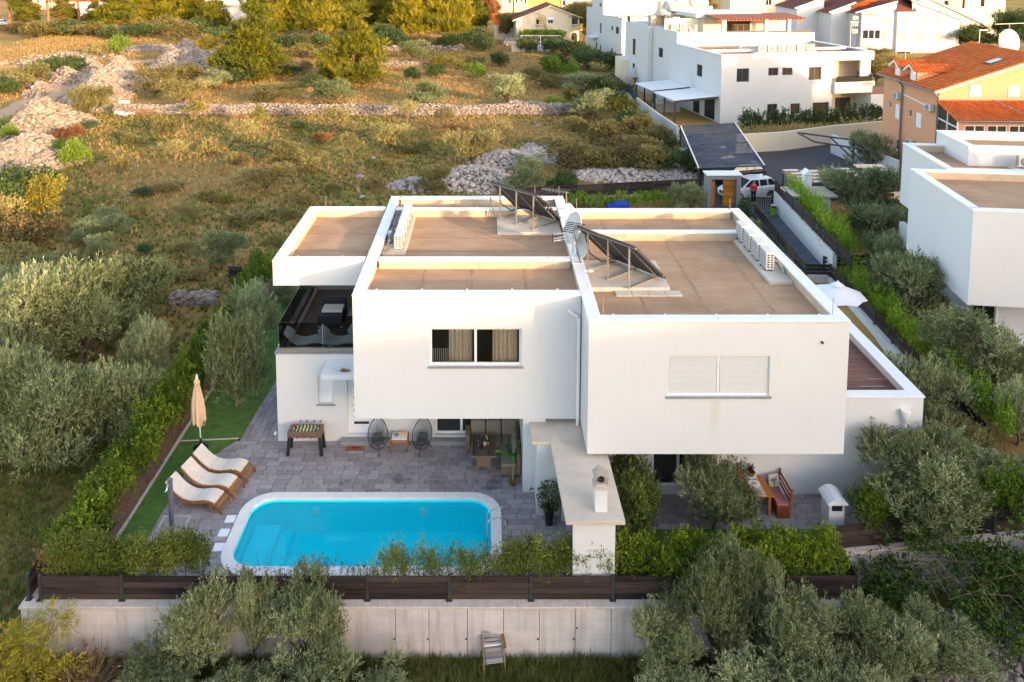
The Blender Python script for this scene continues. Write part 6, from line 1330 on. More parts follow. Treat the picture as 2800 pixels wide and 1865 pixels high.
m = MB(); m.fr((-1.3,12,2.55),(1.3,0,.1),(0,3.8,0),(0,0,.12)); put('door_canopy', m, 'cap', B1); m = MB(); m.box(-.06,-.03,10.4,11.2,8.6,9.2); put('window', m, 'pane', B1)
def B1w(u, v, z): c_, s_ = math.cos(R(12)), math.sin(R(12)); return (23.51+u*c_-v*s_, 139.99+u*s_+v*c_, z)
for i in range(4): ac('air conditioner on the roof edge of the rear white building, %s of the front four' % ['first','second','third','last'][i], B1w(.9+i*1.25,3.0,7.0), R(12), 1.4, 'air conditioners on the rear white building')
for i in range(3): ac('air conditioner under the golden block of the rear white building, %s of three' % ['left','middle','right'][i], B1w(2.5+i*1.5,13.4,7.0+(.35 if i == 2 else 0)), R(12), 1.5, 'air conditioners on the rear white building')

# ---------------------------------------------------------------- cream gabled house
CH = thing('gabled_house', 'cream gabled house with arched loggias and vine pergola in golden light', 'house', (5.94,166.4,0), 0, None, True)
m = MB(); m.poly([(0,0,-.5),(13.15,0,-.5),(13.15,0,5.5),(7.1,0,7.75),(0,0,4.95)]); m.poly([(0,0,-.5),(0,0,4.95),(-.4,11,5.2),(-.4,11,-.5)]); m.poly([(13.15,0,-.5),(13.15,11,-.5),(13.15,11,5.5),(13.15,0,5.5)]); m.poly([(0,11,-.5),(13.15,11,-.5),(13.15,11,5.5),(7.1,11,7.75),(0,11,4.95)]); put('wall', m, 'cream', CH)
def arch(x0, x1, z0, z1, y, d):     # flat arched panel; the loggia's shade is put into its colour
    m = MB(); n = 10; r_ = (x1-x0)/2; cx2 = (x0+x1)/2; P = [(x0,z0),(x1,z0)] + [(cx2+r_*math.cos(PI*i/n), z1-r_+r_*math.sin(PI*i/n)) for i in range(n+1)]
    m.extr([(x,y-.02,z) for x,z in P], (0,.015,0)); return m
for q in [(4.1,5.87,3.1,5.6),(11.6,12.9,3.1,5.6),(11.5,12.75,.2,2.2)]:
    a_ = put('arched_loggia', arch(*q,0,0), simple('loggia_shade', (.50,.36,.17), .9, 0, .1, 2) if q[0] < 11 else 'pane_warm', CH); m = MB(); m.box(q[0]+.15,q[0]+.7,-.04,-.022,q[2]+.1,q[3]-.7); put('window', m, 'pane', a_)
def balus(x0, x1, y, z):
    m = MB(); m.box(x0,x1,y-.25,y,z-.12,z); m.box(x0,x1,y-.22,y-.03,z+.85,z+.97); b_ = put('balcony_rail', m, 'yellow', CH); k_ = int((x1-x0)/.22)
    for i in range(k_): x = x0+.11+i*.22; q = MB(); q.lathe([(.05,0),(.08,.25),(.04,.5),(.06,.85)], 6, (x,y-.13,z)); put('baluster', q, 'cap', b_)
balus(3.9,6.1,-.02,3.0); balus(11.4,13.0,-.02,2.95); m = MB(); m.box(13.2,13.9,-.3,1.5,2.6,4.0); put('side_balcony', m, 'yellow', CH)
for q, sh in (((2.21,3.03,3.95,5.31),1),((6.58,7.77,4.0,5.37),0)):
    m = MB(); m.box(q[0],q[1],-.03,-.004,q[2],q[3]); w_ = put('window', m, 'beige_wall' if sh else 'pvc', CH)
    if not sh: m = MB(); m.box(q[0]+.1,q[0]+.55,-.045,-.031,q[2]+.1,q[3]-.5); m.box(q[0]+.62,q[1]-.1,-.045,-.031,q[2]+.1,q[3]-.5); put('pane', m, 'pane_warm', w_)
m = MB(); m.extr([(6.3,-.9,3.75),(12.2,-.9,.1),(12.2,-.9,-.4),(6.3,-.9,3.2)], (0,.9,0)); put('stair', m, 'cream', CH); m = MB(); m.extr([(6.3,-1.0,4.0),(12.3,-1.0,.35),(12.3,-1.0,.18),(6.3,-1.0,3.83)], (0,.1,0)); put('stair_rail', m, 'yellow', CH)
for sgn, e in ((-1,0),(1,0)):
    if sgn < 0: tileroof(CH,(-.7,11.4,4.78),(0,-1,0),(7.8,0,3.08),11.9,8.4,.34,.5,'tile_dark')
    else: tileroof(CH,(13.75,-.5,5.38),(0,1,0),(-6.6,0,2.5),11.9,7.06,.34,.5,'tile_dark')
m = MB(); m.extr([(-.7,-.52,4.75),(7.1,-.52,7.85),(13.75,-.52,5.35),(13.75,-.52,5.15),(7.1,-.52,7.62),(-.7,-.52,4.55)], (0,.5,0)); put('verge', m, 'cream', CH); m = MB(); m.tube([(.1,-.1,4.8),(.1,-.1,-.3)], .09, 6); m.tube([(4.0,-.55,6.4),(6.1,-.5,5.6),(6.1,-.2,5.3),(6.1,-.1,3.0)], .07, 6); put('downpipe', m, 'grey_wall', CH)
t = thing('vine_pergola', 'white pergola covered in green vine before the cream house', 'pergola', (6.5,162,0), 0, None, True); m = MB(); m.bar((.2,-1.2,2.1),(8.4,-1.2,2.1), .18); m.bar((.2,3,2.1),(8.4,3,2.1), .18); put('beam', m, 'pvc', t)
for x in (.3,4.2,8.3):
    m = MB(); m.bar((x,-1.2,-.3),(x,-1.2,2.1), .15); put('post', m, 'pvc', t)
VINE = t
wallthing('pale stone wall in front of the cream house', [(4.6,151.5),(8.8,151.5)], -.3, 1.3, .4, 'beige_wall'); wallthing('white garden wall right of the pale stone wall', [(9.5,151.5),(11.8,151.5)], -.3, 1.3, .3, 'white_far')
t = thing('tiled_house', 'small house with clay tile roof just left of the cream house', 'house', (2,174,0), 0, None, True); m = MB(); m.box(-.5,4,0,6,-.3,3.4); put('wall', m, 'beige_wall', t); tileroof(t,(-1,-.4,3.3),(1,0,0),(0,2.6,2.2),5.5,3.4,.34,.5)
# green, yellow and pale houses at the top edge
def blockhouse(name, label, loc, w_, d_, h_, mat, wins, roof=None, wm='pane', frm='pvc', dep=.2):
    t = thing(name, label, 'house', loc, 0, None, True); m = MB(); m.facade((0,0,-.5),(1,0,0),(0,-1,0),w_,h_+.5,[(a_,b_,c_+.5,d2+.5) for a_,b_,c_,d2 in wins],dep); m.quad((0,0,-.5),(0,d_,-.5),(0,d_,h_),(0,0,h_)); m.quad((w_,0,-.5),(w_,d_,-.5),(w_,d_,h_),(w_,0,h_)); m.quad((0,0,h_),(w_,0,h_),(w_,d_,h_),(0,d_,h_)); m.quad((0,d_,-.5),(w_,d_,-.5),(w_,d_,h_),(0,d_,h_)); put('wall', m, mat, t)
    for q in wins: win(t,(0,0,0),(1,0,0),(0,-1,0),*q,dep-.05,2 if q[1]-q[0] > 1.1 else 1,.08,frm,wm)
    if roof:
        e, rh = .6, roof; s1 = Vector((0,d_/2+e,rh)); tileroof(t,(-e,-e,h_-.1),(1,0,0),s1,w_+2*e,s1.length,.4,.6); s2 = Vector((0,-d_/2-e,rh)); tileroof(t,(w_+e,d_+e,h_-.1),(-1,0,0),s2,w_+2*e,s2.length,.4,.6)
        m = MB(); m.poly([(0,0,h_),(0,d_,h_),(0,d_/2,h_+rh*.92)]); m.poly([(w_,0,h_),(w_,d_,h_),(w_,d_/2,h_+rh*.92)]); put('gable', m, mat, t)
    return t
blockhouse('terraced_house', 'pale green house at the top edge left of the yellow house', (7.7,230,0), 3.9, 9, 8, 'green_wall', [(.4,1.0,4.6,6.4),(1.8,2.3,4.8,6.6),(2.9,3.5,4.4,6.4)], 2)
blockhouse('terraced_house', 'bright yellow house at the top edge behind the cream gable', (11.6,231,0), 9.4, 9, 9, 'yellow', [(6.6,7.6,6.2,7.2)], 2); blockhouse('terraced_house', 'grey white house right of the yellow house at the top edge', (21.4,232,0), 9, 9, 8, 'white_far', [(.3,1.2,3.7,5.4),(3.6,4.8,4.0,5.2),(6,7.2,4.0,5.2)], 2)
blockhouse('terraced_house', 'grey beige house left of the green house at the top edge', (1.5,228,0), 5.8, 9, 9, 'grey_wall', [(4.6,5.2,4.6,6.4)])
t = blockhouse('concrete_shed', 'unfinished grey house with orange brick strip and dark doorway beyond the pines', (-79.55, 228.62, 0.00), 9.5, 7, 5.2, 'white_far', [(4.2,5.6,0,3.2)], None); m = MB(); m.box(0,4,-.04,0,4.2,5.2); put('brick_strip', m, 'tile', t); m = MB(); m.box(-.4,4.6,-.8,7,5.25,5.5); put('roof_slab', m, 'cap', t); m = MB(); m.box(4,9.6,-1.2,7,4.0,4.4); put('porch_slab', m, 'slab', t)
blockhouse('cottage', 'pale house behind the bare pines in the far left corner', (-154.42, 271.70, 0.00), 9, 7, 6, 'cream', [(2,3.2,2,3.5)], 2.2); blockhouse('cottage', 'white house glimpsed between the left pines', (-128.09, 243.75, 0.00), 12, 8, 4.5, 'white_far', [(2,3.2,1,2.5),(6,7.2,1,2.5)], 2.0); blockhouse('cottage', 'yellow house glimpsed above the left pines', (-115.86, 276.22, 0.00), 8, 8, 7, 'yellow', [(2,3.2,3,4.5)], 2.2); blockhouse('cottage', 'tall grey house behind the pine wood at the top', (-69.10, 251.14, 0.00), 7, 8, 8, 'grey_wall', [(1,3,2,5)])
for i, (px, py, w_, h_, mt, lb) in enumerate([(1495,34,16,9,'white_far','white house behind the rear white building at the top edge'),(1660,14,22,9,'cream','cream house behind the roof dishes at the top edge'),(1990,20,14,7,'cream','cream house with dark shutters above the long lean roof'),(2110,14,16,8,'white_far','white house at the top edge left of the grey tower')]): pass

blockhouse('terraced_house', 'white house peeping over the rear white building at the top edge', (44,215,0), 14, 9, 10.5, 'white_far', [(2,3,6,7.5),(6,7,6,7.5)], 2); blockhouse('terraced_house', 'cream house above the satellite dishes at the top edge', (62,205,0), 14, 9, 10, 'cream', [(9,10.5,5.5,7.0)], 2)
# orange hip roof and long lean roofs behind the big building
t = thing('hip_roof_house', 'house with bright orange hipped tile roof behind the big white building', 'house', (70,155,0), 0, None, True); m = MB(); m.box(0,14,0,12,-.5,8.2); put('wall', m, 'white_far', t)
apex = Vector((6.5,6,11.6)); 
def hip(a_, b_): 
    a_, b_ = Vector(a_), Vector(b_); m = MB(); m.poly([tuple(a_),tuple(b_),tuple(apex)]); put('roof_plane', m, 'tile', t)
hip((-.6,-.6,8.2),(14.6,-.6,8.2)); hip((14.6,-.6,8.2),(14.6,12.6,8.2)); hip((14.6,12.6,8.2),(-.6,12.6,8.2)); hip((-.6,12.6,8.2),(-.6,-.6,8.2))
V = []; T = []; e0 = Vector((-.6,-.6,8.22)); W_ = 15.2
for j in range(16):
    f0, f1 = j/16, (j+1.15)/16; l0, r0 = e0.lerp(apex,f0), Vector((14.6,-.6,8.22)).lerp(apex,f0); l1, r1 = e0.lerp(apex,f1), Vector((14.6,-.6,8.22)).lerp(apex,f1); V += [l0+Vector((0,-.02,.1)), r0+Vector((0,-.02,.1)), r1+Vector((0,0,.02)), l1+Vector((0,0,.02))]; T.append(random.random())
link('roof_tile', fast_mesh('hip_rows', np.array([tuple(v) for v in V]), 4, M['tile'], T), t)['kind'] = 'stuff'
t = thing('lean_roof_house', 'long cream house with dark sloping roofs right of the orange hip roof', 'house', (86,160,0), 0, None, True); m = MB(); m.poly([(0,0,-.5),(13,0,-.5),(13,0,4.5),(0,0,10.5)]); m.poly([(0,0,-.5),(0,9,-.5),(0,9,10.5),(0,0,10.5)]); m.poly([(13,0,-.5),(13,9,-.5),(13,9,4.5),(13,0,4.5)]); put('wall', m, 'cream', t); m = MB(); m.fr((-.3,-.3,10.55),(13.8,0,-6.3),(0,9.5,0),(0,0,.2)); put('roof', m, 'tile_dark', t); m = MB(); m.fr((-.35,-.4,10.5),(13.8,0,-6.3),(0,.1,0),(0,0,.3)); put('verge', m, 'cap', t)
blockhouse('terraced_house', 'cream house with green shutters at the top edge behind the lean roofs', (104,180,0), 12, 9, 11, 'cream', [(2,3,6.2,8.4),(6.4,7.4,6.6,8.6)], None, 'pane'); blockhouse('terraced_house', 'grey house with one dark window beside the green shutter house', (96,176,0), 8, 9, 10, 'grey_wall', [(4,5,6.4,8.4)], 2)
# ---------------------------------------------------------------- white three storey apartments with red roofs
AP = thing('apartment_house', 'white three storey apartment house with red roofs and shuttered windows', 'building', (60,150,0), 0, None, True)
m = MB()
m.poly([(1.7,10,-2),(7,10,-2),(7,10,9.5),(1.7,10,7.6)]); m.poly([(1.7,10,-2),(1.7,22,-2),(1.7,22,7.6),(1.7,10,7.6)])
m.poly([(6.0,4,-2),(9.6,4,-2),(9.6,4,8.6),(6.0,4,7.2)]); m.poly([(6.0,4,-2),(6.0,16,-2),(6.0,16,7.4),(6.0,4,7.2)])
m.poly([(9.2,0,-2),(16.4,0,-2),(16.4,0,9.3),(12.6,0,8.4),(9.2,0,7.4)]); m.poly([(9.2,0,-2),(9.2,12,-2),(9.2,12,7.4),(9.2,0,7.4)])
m.facade((16.4,-.6,-2),(1,0,0),(0,-1,0),3.2,9.75,[(.2,2.7,.2,2.2)],1.2); m.quad((16.4,-.6,-2),(16.4,0,-2),(16.4,0,7.75),(16.4,-.6,7.75)); m.quad((16.4,-.6,7.75),(19.6,-.6,7.75),(19.6,2,7.75),(16.4,2,7.75))
m.poly([(19.6,-.3,-2),(28.2,-.3,-2),(28.2,-.3,6.3),(19.1,-.3,9.6)]); m.poly([(28.2,-.3,-2),(28.2,12,-2),(28.2,12,6.3),(28.2,-.3,6.3)]); m.quad((19.6,-.6,-2),(19.6,-.3,-2),(19.6,-.3,8.5),(19.6,-.6,8.5)); put('wall', m, 'white_far', AP)
for o_, u_, s_, W_, L_ in [((1.2,22,7.45),(0,-1,0),(6.5,0,2.3),12.4,6.9),((5.5,16,7.05),(0,-1,0),(8.5,0,3.2),12.4,9.1),((8.7,12,7.25),(0,-1,0),(7.7,0,2.1),12.6,8.0)]: tileroof(AP,o_,u_,s_,W_,L_,.4,.55,'tile_dark')
m = MB(); m.poly([(16.2,-.9,7.75),(19.8,-.9,7.75),(19.0,3,9.9),(16.6,3,9.9)]); put('roof_plane', m, 'tile_dark', AP); m = MB(); m.fr((28.7,-.6,6.15),(-10.2,0,3.75),(0,12,0),(0,0,.14)); put('roof_plane', m, 'tile_dark', AP)
for o_, d_ in (((1.2,9.7,7.5),(6.2,0,2.25)),((5.5,3.7,7.1),(5,0,1.9)),((8.7,-.35,7.3),(7.7,0,2.1)),((28.7,-.65,6.05),(-9.9,0,3.65))): m = MB(); m.fr(o_, d_, (0,.35,0), (0,0,.28)); put('verge', m, 'cap', AP)
for x, zs in ((14.05,(5.6,2.6,-.6)),(17.5,(5.6,2.4)),(20.7,(5.6,2.5,-.7)),(23.8,(5.55,2.4))):
    for z in zs:
        y = -.6 if x == 17.5 else (-.3 if x > 19 else 0); m = MB(); m.box(x,x+.95,y-.02,y+.02,z,z+1.65); w_ = put('window', m, 'beige_wall', AP); m = MB(); m.box(x-.08,x,y-.03,y+.02,z-.05,z+1.7); m.box(x+.95,x+1.03,y-.03,y+.02,z-.05,z+1.7); m.box(x-.1,x+1.05,y-.06,y+.02,z-.12,z-.05); put('frame', m, 'grey_wall', w_); shutter(w_,(0,y-.03,0),(1,0,0),(0,-1,0),x+.04,x+.91,z+.03,z+1.62,0,'shutter_grey',.16)  # grey frame strips put the shadow of the window reveals into colour
m = MB(); m.box(9.5,13.2,-1.1,-.004,4.4,4.55); m.box(9.5,13.2,-1.1,-.004,1.25,1.4); m.box(9.45,13.4,-1.15,-.004,7.35,7.5); m.box(9.5,9.75,-1.1,-.005,1.4,7.35); put('balcony', m, 'white_far', AP)
m = MB(); m.box(9.8,12.9,-.08,-.02,4.6,7.3); put('balcony_back', m, 'cream', AP)
for i in range(3): x = 9.8+i*1.1; m = MB(); m.box(x,x+1.0,-1.08,-1.04,2.75,4.3); put('window', m, 'pane', AP)
m = MB(); m.box(9.75,13.15,-1.1,-1.05,2.6,2.74); m.box(9.75,13.15,-1.1,-1.05,4.3,4.4)
for i in range(4): x = 9.72+i*1.12; m.box(x,x+.1,-1.1,-1.05,2.74,4.3)
put('window_frame', m, 'pvc', AP); m = MB()
for z0 in (1.4,4.55):
    for i in range(22): x = 9.8+i*.155; m.bar((x,-1.08,z0),(x,-1.08,z0+.95), .03)
    m.bar((9.75,-1.08,z0+.97),(13.2,-1.08,z0+.97), .06)
put('railing', m, 'pvc', AP); m = MB(); m.box(16.75,17.5,.5,.55,-1.8,.1); m.box(18.1,18.7,.5,.55,-1.8,.1); put('door', m, 'pane', AP)
for i, z in enumerate((6.1,5.0,3.6)): ac('air conditioner on the shaded side of the white apartments, %s of three' % ['top','middle','lowest'][i], (68.6,149.6,z), 0, 1.3, 'air conditioners on the white apartments')
m = MB(); m.tube([(9.1,-.15,7.2),(9.1,-.15,-2)], .08, 6); m.tube([(19.75,-.5,8.3),(19.75,-.5,-2)], .07, 6); put('downpipe', m, 'grey_wall', AP)
for i in range(3): m = MB(); m.box(28.25,29.4,1,3.5,[-1,1.8,4.4][i],[.1,2.9,5.5][i]); put('side_balcony', m, 'beige_wall', AP)
t = blockhouse('tower_block', 'grey and cream tower block at the top right behind the apartments', (92,185,0), 9, 12, 22, 'grey_wall', [(2.4,3.8,12,14)]); m = MB(); m.box(9.01,17,-.5,12,-.5,22); put('wall', m, 'cream', t)
for z in (4,8,12): m = MB(); m.box(11.6,13.6,-.55,-.52,z,z+2); put('window', m, 'pvc', t)
for i, (px, py, h_) in enumerate(((2188,118,6.5),(2293,128,5.0),(2478,150,5.5))):
    p = (61.32, 157.63, 0.00); x = [63.5,67,83][i]; y = [140,128,135][i]; t = thing('street_lamp', 'street lamp before the white apartments, %s of three' % ['left','middle','right'][i], 'street lamp', (x,y,-.3)); m = MB(); m.tube([(x,y,-.3),(x,y,h_)], [.09,.06], 7); m.build('pole', M['alu'], t); m = MB(); m.box(x-.1,x+1.3 if i != 1 else x+.5,y-.15,y+.15,h_,h_+.15); m.build('lamp_head', M['cap'], t)
# ---------------------------------------------------------------- orange house
OR = thing('orange_house', 'orange rendered house with clay tile roof and two dormers on the right', 'house', (35.1,61.7,0), R(-2), None, True)
HZ = 7.68; lw_ = [(2.54,3.44,4.04,5.28),(4.14,4.58,4.65,5.31),(6.29,7.05,4.06,5.31),(7.76,8.16,4.73,5.37),(6.09,6.60,1.35,2.3)]
m = MB(); m.facade((0,0,-.5),(0,1,0),(-1,0,0),9.3,HZ+.5,[(a_,b_,c_+.5,d_+.5) for a_,b_,c_,d_ in lw_],.14); m.poly([(0,0,-.5),(15.2,0,-.5),(15.2,0,HZ),(7.6,0,HZ+2.62),(0,0,HZ)]); m.poly([(0,9.3,-.5),(15.2,9.3,-.5),(15.2,9.3,HZ),(7.6,9.3,HZ+2.62),(0,9.3,HZ)]); m.poly([(15.2,0,-.5),(15.2,9.3,-.5),(15.2,9.3,HZ),(15.2,0,HZ)]); put('wall', m, 'orange_wall', OR)
for q in lw_:
    w_ = win(OR,(0,0,0),(0,1,0),(-1,0,0),*q,.1,1,.05,'pvc','pane','stone_cap')
    if q[1]-q[0] > .6: shutter(w_,(0,0,0),(0,1,0),(-1,0,0),q[0]+.04,q[1]-.04,q[2]+.04,q[3]-.03,.03,'pvc',.1)
sl = Vector((7.6+.5,0,2.62+.17)); tileroof(OR,(-.5,9.8,HZ-.10),(0,-1,0),sl,10.2,sl.length,.26,.38); sl2 = Vector((-8.1,0,2.79)); tileroof(OR,(15.7,-.4,HZ-.10),(0,1,0),sl2,10.2,sl2.length,.26,.38)
m = MB(); m.fr((-.5,-.42,HZ-.28),(8.1,0,2.79),(0,.14,0),(0,0,.2)); m.fr((7.6,-.42,HZ+2.51),(8.1,0,-2.79),(0,.14,0),(0,0,.2)); put('verge', m, 'stone_cap', OR)
m = MB(); m.tube([(-.55,-.4,HZ-.14),(-.55,9.7,HZ-.14)], .08, 8); m.tube([(-.5,-.1,HZ-.15),(-.12,-.12,HZ-.6),(-.12,-.12,-.3)], .07, 7); m.tube([(-.5,5.7,HZ-.15),(-.12,5.7,HZ-.6),(-.12,5.7,-.3)], .07, 7); put('gutter', m, 'grey_metal', OR)
m = MB(); m.fr((-.05,1.7,6.05),(0,3.9,.25),(.04,0,0),(0,0,.09)); put('conduit', m, 'pvc', OR)
for y0 in (3.4, 6.1):
    m = MB(); m.poly([(-.06,y0,7.5),(-.06,y0+1.2,7.5),(-.06,y0+1.2,8.75),(-.06,y0+.6,9.1),(-.06,y0,8.75)]); m.poly([(-.06,y0,7.4),(3.6,y0,8.75),(-.06,y0,8.75)]); m.poly([(-.06,y0+1.2,7.4),(3.6,y0+1.2,8.75),(-.06,y0+1.2,8.75)]); d_ = put('dormer', m, 'orange_wall', OR)
    m = MB(); m.box(-.12,-.065,y0+.2,y0+1.0,7.35,8.6); put('window', m, 'pvc', d_); m = MB(); m.extr([(-.5,y0-.3,8.62),(-.5,y0+.6,9.16),(-.5,y0+1.5,8.62),(-.5,y0+1.5,8.45),(-.5,y0+.6,8.98),(-.5,y0-.3,8.45)], (.1,0,0)); put('verge', m, 'pvc', d_)
    for s_, yy in ((1,y0-.32),(-1,y0+1.52)):
        if s_ > 0: tileroof(d_,(4.4,yy,8.58),(-1,0,0),(0,.92,.56),4.9,1.08,.22,.36)
        else: tileroof(d_,(-.5,yy,8.58),(1,0,0),(0,-.92,.56),4.9,1.08,.22,.36)
m = MB(); m.fr((4.6,1.6,HZ+1.72),(1.15,0,.40),(0,.85,0),(-.03,0,.10)); sk = put('skylight', m, 'dark_metal', OR); m = MB(); m.fr((4.72,1.7,HZ+1.87),(.92,0,.32),(0,.65,0),(-.01,0,.03)); put('pane', m, simple('sky_pane', (.50,.60,.68), .08, 0, .1, 1, spec=1), sk)
m = MB(); m.box(2.28,3.15,-.03,0,7.14,8.08); w_ = put('window', m, 'stone_cap', OR); shutter(w_,(0,-.03,0),(1,0,0),(0,-1,0),2.33,3.10,7.2,8.04,0,'pvc',.1); m = MB(); m.box(5.2,6.1,-.03,0,7.14,8.08); w_ = put('window', m, 'stone_cap', OR); shutter(w_,(0,-.03,0),(1,0,0),(0,-1,0),5.25,6.05,7.2,8.04,0,'pvc',.1)
# glazed lean-to with its own tile roof
m = MB(); m.facade((-.02,-2.9,2),(1,0,0),(0,-1,0),8.2,3.95,[(.5,2.0,2.2,3.5),(2.15,3.6,2.2,3.5),(3.75,5.2,2.2,3.5)],.12); put('lean_to_wall', m, 'orange_wall', OR)
for a_, b_ in ((.5,2.0),(2.15,3.6),(3.75,5.2)): win(OR,(-.02,-2.9,0),(1,0,0),(0,-1,0),a_,b_,4.2,5.5,.08,2,.07,'pvc','pane_warm')
m = MB(); m.poly([(-.03,-2.9,3.6),(-.03,0,3.6),(-.03,0,6.7),(-.03,-2.9,5.9)]); g_ = put('lean_to_glazing', m, 'pane_warm', OR); m = MB()
for q in (((-.05,-2.9,3.6),(-.05,-2.9,5.9)),((-.05,-1.5,3.6),(-.05,-1.5,6.2)),((-.05,-.1,3.6),(-.05,-.1,6.6)),((-.05,-2.9,5.3),(-.05,0,5.5)),((-.05,-2.95,5.85),(-.05,0,6.72))): m.bar(*q, .09)
put('frame', m, 'pvc', g_)
sl3 = Vector((0,3.1,.95)); tileroof(OR,(-.3,-3.2,5.85),(1,0,0),sl3,8.6,sl3.length,.24,.36); m = MB(); m.tube([(-.3,-3.26,5.85),(8.3,-3.26,5.85)], .07, 7); m.box(-.1,4.1,-.12,-.02,6.82,6.92); m.fr((4.0,-.1,6.82),(1.5,-3.0,-.95),(.2,0,0),(0,0,.1)); put('flashing', m, 'grey_metal', OR)
c_, s_ = math.cos(R(-2)), math.sin(R(-2))
def ORw(u, v, z): return (35.1+u*c_-v*s_, 61.7+u*s_+v*c_, z)
for i, (v, z) in enumerate(((.95,5.78),(6.4,5.78),(3.7,2.3))): ac('air conditioner on the shaded orange wall, %s' % ['nearest the front corner','high up by the farther downpipe','low down near the white roof'][i], ORw(-.2,v,z), R(-92), 1.0, 'air conditioners on the orange house')
t = dish('large white satellite dish behind the orange tile roof', ORw(8.5,6,HZ+1.9), R(10), 1.0, 10, 1.2, 'satellite dishes at the right')
m = MB(); p = ORw(8.0,5.0,HZ+2.4); m.tube([p,(p[0],p[1],p[2]+2.4)], .03, 6); m.bar((p[0]-1.2,p[1],p[2]+2.3),(p[0]+1.6,p[1],p[2]+2.4), .04)
for i in range(12): m.bar((p[0]-1.1+i*.22,p[1]-.2,p[2]+2.3+i*.008),(p[0]-1.1+i*.22,p[1]+.2,p[2]+2.3+i*.008), .02)
tag(m.build('antenna', M['alu']), 'tall thin television aerial above the orange roof', 'antenna')
# ---------------------------------------------------------------- white neighbour on the right edge
NB_ = thing('neighbour_house', 'white flat roofed neighbour house with overhanging box at the right edge', 'house', (21.2,34.1,0), R(-7), None, True)
m = MB(); m.box(0,12,0,6.9,2.68,6.55); m.box(1.85,12,6.92,12.95,3.4,6.56); m.box(4.0,14,9.6,13.7,6.3,7.2); put('upper_wall', m, 'white', NB_)
m = MB(); m.facade((2.2,2.0,-1),(0,1,0),(-1,0,0),10,3.69,[(.2,2.4,1.05,3.2)],.15); m.quad((2.2,2.0,-1),(13,2.0,-1),(13,2.0,2.7),(2.2,2.0,2.7)); m.box(1.9,2.2,8,13,-.5,2.2); put('ground_wall', m, 'white', NB_); win(NB_,(2.2,2,0),(0,1,0),(-1,0,0),.2,2.4,.05,2.2,.1,2,.08,'pvc','pane',None,'sliding_door')
for x0, x1, y0, y1, z in ((0,12,0,6.9,6.55),(1.85,12,6.95,12.95,6.56)):
    for a_, b_, c2, d2 in ((x0,x1,y0,y0+.36),(x0,x0+.36,y0+.37,y1-.37),(x0,x1,y1-.36,y1)): m = MB(); m.box(a_,b_,c2,d2,z,z+.38); put('parapet', m, 'upstand', NB_); m = MB(); m.box(a_-.03,b_+.03,c2-.03,d2+.03,z+.38,z+.45+.001*a_); put('parapet_cap', m, 'cap', NB_)
    m = MB(); m.quad((x0+.3,y0+.3,z+.02),(x1,y0+.3,z+.02),(x1,y1-.3,z+.02),(x0+.3,y1-.3,z+.02)); put('roof_deck', m, M_ROOF2 if 'M_ROOF2' in globals() else 'roof', NB_)
    m = MB(); m.box(x0-.004,x0+.004,y0,y1,z,z+.37); m.box(x0,x1,y0-.004,y0+.004,z,z+.37); put('parapet_skin', m, 'white', NB_)
m = MB(); m.box(4.0,14,9.6,9.96,7.2,7.6); m.box(4.001,4.36,9.97,13.3,7.2,7.601); m.box(4.002,14,13.31,13.69,7.2,7.602); put('parapet', m, 'white', NB_); m = MB(); m.quad((4.3,9.9,7.22),(14,9.9,7.22),(14,13.4,7.22),(4.3,13.4,7.22)); put('roof_deck', m, 'roof', NB_); m = MB(); m.box(3.96,14,9.56,10.0,7.603,7.66); m.box(3.96,4.40,10.01,13.27,7.604,7.662); m.box(3.96,14,13.28,13.73,7.605,7.664); put('parapet_cap', m, 'cap', NB_)
m = MB(); m.tube([(2.15,1.9,2.6),(2.15,1.9,.1)], .05, 7); put('downpipe', m, 'pvc', NB_); m = MB(); m.box(5.9,7.4,8.3,9.4,6.58,6.72); put('plinth', m, 'slab', NB_)
def NBw(u, v, z): c_, s_ = math.cos(R(-7)), math.sin(R(-7)); return (21.2+u*c_-v*s_, 34.1+u*s_+v*c_, z)
ac('air conditioner on the pale roof of the right hand neighbour house', NBw(6.6,8.9,6.72), R(-7), 1.1, 'equipment on the neighbour roof'); dish('grey satellite dish at the right edge on the neighbour roof', NBw(6.9,6.6,6.9), R(40), .6, 15, .6, 'equipment on the neighbour roof')
mb = MB(); mb.prism([(20.78, 32.77, 0.00)[:2],(21.05, 29.83, 0.00)[:2],(26.95, 29.83, 0.00)[:2],(33.71, 43.53, 0.00)[:2],(26.03, 42.93, 0.00)[:2]], -.6, -.02); np_ = struct(mb.build('neighbour_path', M['paver_blue']))
# timber pergola and white barbecue beside the alley
p0 = Vector((23.00, 56.95, 2.30)); t = thing('timber_pergola', 'orange timber carport roof with pale slabs beside the alley', 'pergola', (24,60,0))
q = [Vector(v) for v in ((21.77, 57.90, 2.30), (27.05, 58.39, 2.30), (26.46, 54.92, 2.30), (21.23, 54.27, 2.30))]
rows = 8
for j in range(rows):
    a_, b_ = q[0].lerp(q[3],(j+.5)/rows), q[1].lerp(q[2],(j+.5)/rows); m = MB(); m.bar(tuple(a_),tuple(b_), .30, .08); m.build('slat', M['gate_wood'], t)
    for i in range(4):
        if (i*3+j*2) % 4 < 2: u0 = (i+.15*(j % 3))/4; m = MB(); c_, d_ = a_.lerp(b_,min(.96,u0)), a_.lerp(b_,min(1,u0+.2)); m.bar(tuple(c_+Vector((0,0,.07))),tuple(d_+Vector((0,0,.07))), .33, .05); m.build('slab', M['offwhite'], t)
for c_ in q: m = MB(); m.bar((c_.x,c_.y,0),(c_.x,c_.y,2.25), .13); m.build('post', M['grey_metal'], t)
